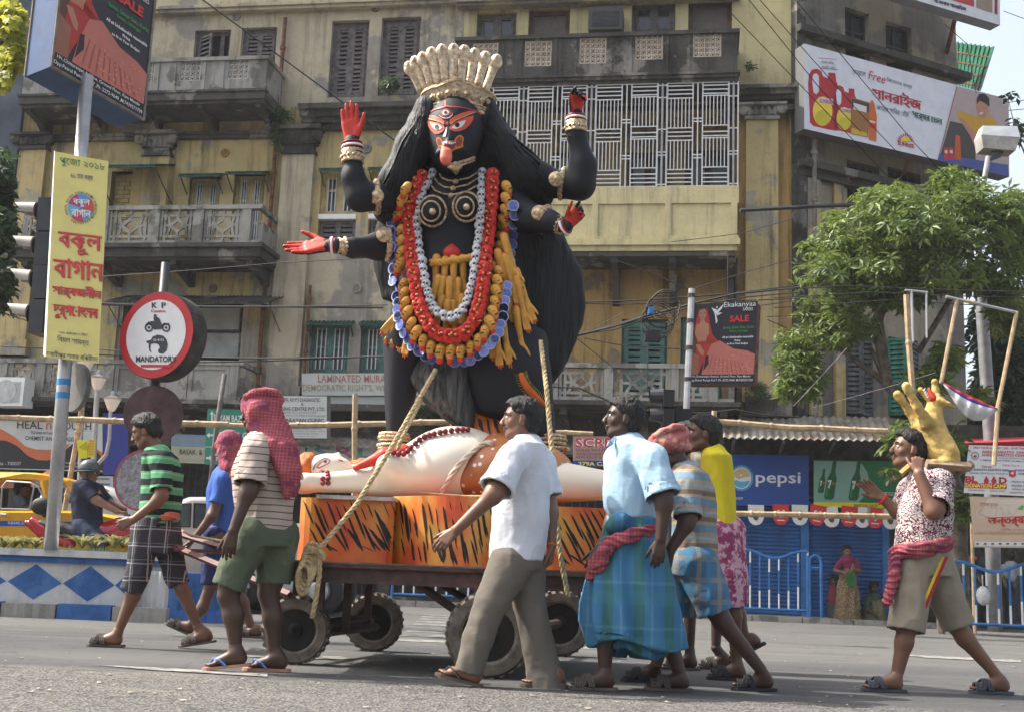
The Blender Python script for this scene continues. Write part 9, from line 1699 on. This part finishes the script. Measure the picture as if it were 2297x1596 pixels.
# ================= trees and plants =================
def leafmat(name,a,b,tr=.3):
 m,nt,bs=node_mat(name);nt.links.new(ramp(nt,noise_n(nt,3.5,5,.7),.3,.7,C(a),C(b)),bs.inputs['Base Color']);bs.inputs['Roughness'].default_value=.45;bs.inputs['Specular IOR Level'].default_value=.4
 t=nt.nodes.new('ShaderNodeBsdfTranslucent');t.inputs[0].default_value=C(tuple(x*1.3 for x in b));mx=nt.nodes.new('ShaderNodeMixShader');mx.inputs[0].default_value=tr;nt.links.new(bs.outputs[0],mx.inputs[1]);nt.links.new(t.outputs[0],mx.inputs[2]);nt.links.new(mx.outputs[0],nt.nodes['Material Output'].inputs[0]);return m
def crown(name,par,blobs,m,n,size,k=6,asp=.3,droop=.35,rnd=False,kind='stuff',twigs=None):
 w_=np.array([b[2]*b[3]for b in blobs],float);w_/=w_.sum();V=[];F=[];nb=0;cs=[]
 for i in range(n):
  b=blobs[RNG.choice(len(blobs),p=w_)];d=RNG.normal(size=3);d/=np.linalg.norm(d);r_=RNG.uniform(.25,1)**.5;rag=1+.28*float(vnoise(d*3.1+b[0]*.1,2));c=P(b[0]+b[2]*d[0]*r_*rag,b[1]+b[3]*d[2]*r_*rag,b[4]+b[5]*d[1]*r_)
  if vnoise(c*1.6,11)<-.28:continue
  up=unit(np.array([0,0,1])+.5*RNG.normal(size=3)+.3*d*[1,1,-1]);x=unit(np.cross(up,RNG.normal(size=3)));y=np.cross(up,x);s=size*RNG.uniform(.65,1.2);a0=RNG.uniform(0,6.3);cs.append(c)
  for j in range(k):
   a=a0+2*math.pi*j/k+RNG.uniform(-.2,.2);dr=math.cos(a)*x+math.sin(a)*y;sd=np.cross(up,dr);l=s*RNG.uniform(.75,1.1)
   V+=[c+dr*l*.08,c+dr*l*.55+sd*l*asp*.5-up*l*droop*.25,c+dr*l-up*l*droop,c+dr*l*.55-sd*l*asp*.5-up*l*droop*.25,c+dr*l*.5-up*l*(droop*.25+.04)];F+=[(nb,nb+1,nb+4),(nb+1,nb+2,nb+4),(nb+2,nb+3,nb+4),(nb+3,nb,nb+4)];nb+=5
 return mesh_obj(name,np.array(V),F,m,par,False,kind=kind),cs
def tree(label,trunk,limbs,blobs,m,n,size,Y,bark,**k):
 t=thing('tree',label,'tree',P(*trunk[-1][:2],trunk[-1][2])*[1,1,0]);mb=MB();mb.tube([P(*q[:3])for q in trunk]+[P(*trunk[-1][:3])*[1,1,0]],[q[3]for q in trunk]+[trunk[-1][3]*1.2],9);mb.build('trunk',bark,t,True)
 for l in limbs:mb=MB();mb.tube([P(*q[:3])for q in l],[q[3]for q in l],6);mb.build('limb',bark,t,True)
 cr,cs=crown('crown',t,blobs,m,n,size,**k);return t
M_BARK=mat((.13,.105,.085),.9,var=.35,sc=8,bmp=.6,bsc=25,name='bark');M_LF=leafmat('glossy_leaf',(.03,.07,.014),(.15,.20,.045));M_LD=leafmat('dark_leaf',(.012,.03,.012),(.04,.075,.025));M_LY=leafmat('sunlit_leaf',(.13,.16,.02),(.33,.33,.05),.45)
Yt=20.0
tree('leafy tree with whorled glossy leaves before the corner wing',[(1985,660,Yt,.07),(1968,720,Yt,.10),(1990,860,Yt,.10),(2090,960,Yt,.12),(2148,1100,Yt,.13),(2156,1370,Yt,.15)],[[(1968,720,Yt,.07),(2020,620,Yt,.06),(2080,540,Yt,.04),(2130,470,Yt,.02)],[(1985,680,Yt,.06),(1900,640,Yt,.05),(1830,600,Yt,.03)],[(1990,860,Yt,.06),(1880,780,Yt,.04),(1800,790,Yt,.02)],[(2060,790,Yt,.05),(2150,640,Yt,.05),(2220,560,Yt,.03)],[(1990,860,Yt,.05),(1955,785,Yt,.04),(1950,780,Yt,.04)],[(2120,1050,Yt,.04),(2090,900,Yt,.03),(2080,870,Yt,.02)]],[(1862,620,75,70,Yt-.5,1.0),(1925,520,90,55,Yt,1.2),(1990,455,75,45,Yt,1.2),(2060,500,110,80,Yt-.4,1.4),(2150,440,80,50,Yt,1.2),(2190,520,90,80,Yt,1.2),(2110,610,120,55,Yt-.4,1.2),(1970,600,90,60,Yt-.6,1.0),(1825,690,55,55,Yt,.8),(1790,790,50,55,Yt,.6),(1890,690,60,32,Yt-.8,.6),(2245,600,60,80,Yt,.8),(2270,470,40,50,Yt,.8),(1880,735,90,38,Yt,.9),(2010,665,90,35,Yt,.9),(2262,700,45,60,Yt,.7),(1805,850,45,45,Yt,.6),(1840,560,40,35,Yt,.6),(2130,395,40,22,Yt,.5),(1760,870,22,30,Yt,.3)],M_LF,4600,.20,Yt,M_BARK,asp=.30)
lb=thing('tree','young tree with bright whorled leaves behind the lion statue','tree',P(2100,1380,19.4)*[1,1,0]);mb=MB();mb.tube([P(2110,1380,19.4)*[1,1,0],P(2100,1100,19.4),P(2060,960,19.4),P(2075,850,19.4)],[.06,.055,.04,.02],6);mb.build('trunk',M_BARK,lb)
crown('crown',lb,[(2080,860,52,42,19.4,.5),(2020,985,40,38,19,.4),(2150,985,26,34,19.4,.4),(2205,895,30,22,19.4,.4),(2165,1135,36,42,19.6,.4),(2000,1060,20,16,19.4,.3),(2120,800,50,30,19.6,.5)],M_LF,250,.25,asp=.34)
tree('dark dense tree beyond the right edge behind the banners',[(2260,900,29,.25),(2262,1250,29,.3)],[[(2262,900,29,.12),(2210,700,29,.06)]],[(2275,520,50,70,29,1.5),(2240,760,60,130,29,1.5),(2290,900,60,150,29,1.5),(2215,950,45,120,29,1.2),(2290,1230,70,70,27,1.5),(2190,1240,50,40,27,1.0)],M_LD,2600,.36,29,M_BARK,k=5,asp=.5)
tree('sparse tree tip with few leaves against the sky at the right edge',[(2330,420,24,.05),(2330,900,24,.08)],[[(2330,420,24,.03),(2280,300,24,.012),(2262,225,24,.006)]],[(2285,290,22,30,24,.5),(2270,215,12,10,24,.3),(2262,440,22,18,24,.4)],M_LD,42,.2,24,M_BARK,k=4,asp=.55)
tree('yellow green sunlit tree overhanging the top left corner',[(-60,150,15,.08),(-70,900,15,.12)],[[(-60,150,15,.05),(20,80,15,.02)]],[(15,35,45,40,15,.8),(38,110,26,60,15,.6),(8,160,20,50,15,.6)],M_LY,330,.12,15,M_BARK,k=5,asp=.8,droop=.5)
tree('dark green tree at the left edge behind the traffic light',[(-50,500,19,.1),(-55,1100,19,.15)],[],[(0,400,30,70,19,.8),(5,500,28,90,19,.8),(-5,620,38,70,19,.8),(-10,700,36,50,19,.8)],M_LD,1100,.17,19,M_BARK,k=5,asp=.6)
def plant(label,u,v,ru,rv,Y,n,size,m,name='plant',cat='plant',dp=.25,**k):
 t=thing(name,label,cat,P(u,v+rv,Y));crown('foliage',t,[(u,v,ru,rv,Y,dp)],m,n,size,**k);mb=MB();mb.tube([P(u,v+rv,Y),P(u,v-rv*.5,Y)],[.02,.008],5);mb.build('stem',M_BARK,t)
bY=lambda u,v:B.p(*B.at(u,v,.3),.3)[1]
for lab,u,v,ru,rv,n,s in[('wild plant hanging from the wall beside the upper left balcony',625,235,26,42,150,.16),('lower trail of the wild plant above the pilaster capital',622,305,12,40,70,.13),('small bush growing on the sill under the tall shutters',878,190,22,18,90,.14),('weeds sprouting on the ledge below the smaller saree billboard',1692,878,28,24,80,.13),('green foliage in the dark gap under the signboard',945,930,60,45,260,.16),('tiny seedling rooted in the wall right of the top balcony',1682,148,7,9,12,.12)]:plant(lab,u,v,ru,rv,bY(u,v)if v>10 else 25,n,s,M_LD if 'foliage' in lab else leafmat('weed_leaf',(.03,.06,.02),(.08,.12,.05)),'wall_plant',dp=.3)
def tuft(label,u,v,h_,Y,n,grp='strap leaved plants along the planter'):
 t=thing('planter_plant',label,'plant',P(u,v,Y),grp);mb=MB();b=P(u,v,Y)
 for i in range(n):
  a,l=RNG.uniform(0,6.3),h_*RNG.uniform(.6,1.1);d=np.array([math.cos(a),math.sin(a)*.7,0]);s=np.cross(d,[0,0,1.])*.012;q=[b+d*l*t_+np.array([0,0,l*(1.25*t_-.85*t_*t_)])for t_ in(0,.35,.7,1)];w_=(1,1.3,.9,.1);mb.add([p_+e*s*w_[j]for j,p_ in enumerate(q)for e in(-1,1)],[(2*j,2*j+1,2*j+3,2*j+2)for j in range(3)])
 mb.build('leaves',[M_TUFT],t,kind='stuff')
M_TUFT=leafmat('strap_leaf',(.07,.10,.03),(.30,.27,.10))
for i,(u,nm)in enumerate([(8,'first'),(30,'second'),(55,'third'),(80,'fourth'),(185,'fifth'),(212,'sixth'),(255,'seventh'),(276,'last')]):tuft(nm+' yellow green strap leaved tuft from the left along the planter',u,1228,.26 if i not in(4,6)else .3,13.4+.25*(i%3),46)
mb=MB()
for i in range(700):p_=PL.p(RNG.uniform(a0,a1),zc[4]-.03,-RNG.uniform(.1,1.5));d=RNG.normal(size=3)*.03;d[2]=abs(d[2])+.05;mb.add([p_-[.006,0,0],p_+[.006,0,0],p_+d],[(0,1,2)])
mb.build('grass',leafmat('short_grass',(.05,.08,.02),(.14,.17,.05)),kind='stuff')
mb=MB()
for i in range(160):g=G(RNG.uniform(0,2297),RNG.uniform(1400,1590));r_=RNG.uniform(.006,.022);a=RNG.uniform(0,6.3);mb.add([g+[r_*math.cos(a+j*1.7),r_*math.sin(a+j*1.7),.006+.004*(j%2)]for j in range(4)],[(0,1,2,3)])
mb.build('litter',mat((.36,.31,.24),.9,var=.5,sc=3,name='dry_litter'),kind='stuff')
fb=thing('apartment_building','dim blue grey building slice at the left edge behind the leaves','building',P(-60,1200,30)*[1,1,0]);mb=MB();a=P(-200,800,27)[0];mb.box(a-12,P(26,600,27)[0],26.6,32,0,16);mb.build('wall',mat((.10,.12,.15),.9,var=.4,sc=.8),fb)
# ================= haze =================
mh=bpy.data.materials.new('street_haze');mh.use_nodes=True;nh=mh.node_tree;nh.nodes.clear();pv=nh.nodes.new('ShaderNodeVolumePrincipled');pv.inputs['Density'].default_value=.0006;pv.inputs['Color'].default_value=(.93,.95,1,1);oh=nh.nodes.new('ShaderNodeOutputMaterial');nh.links.new(pv.outputs[0],oh.inputs['Volume'])
mb=MB();mb.box(-145,145,-16,155,-1,26);mb.build('haze',mh,kind='stuff')
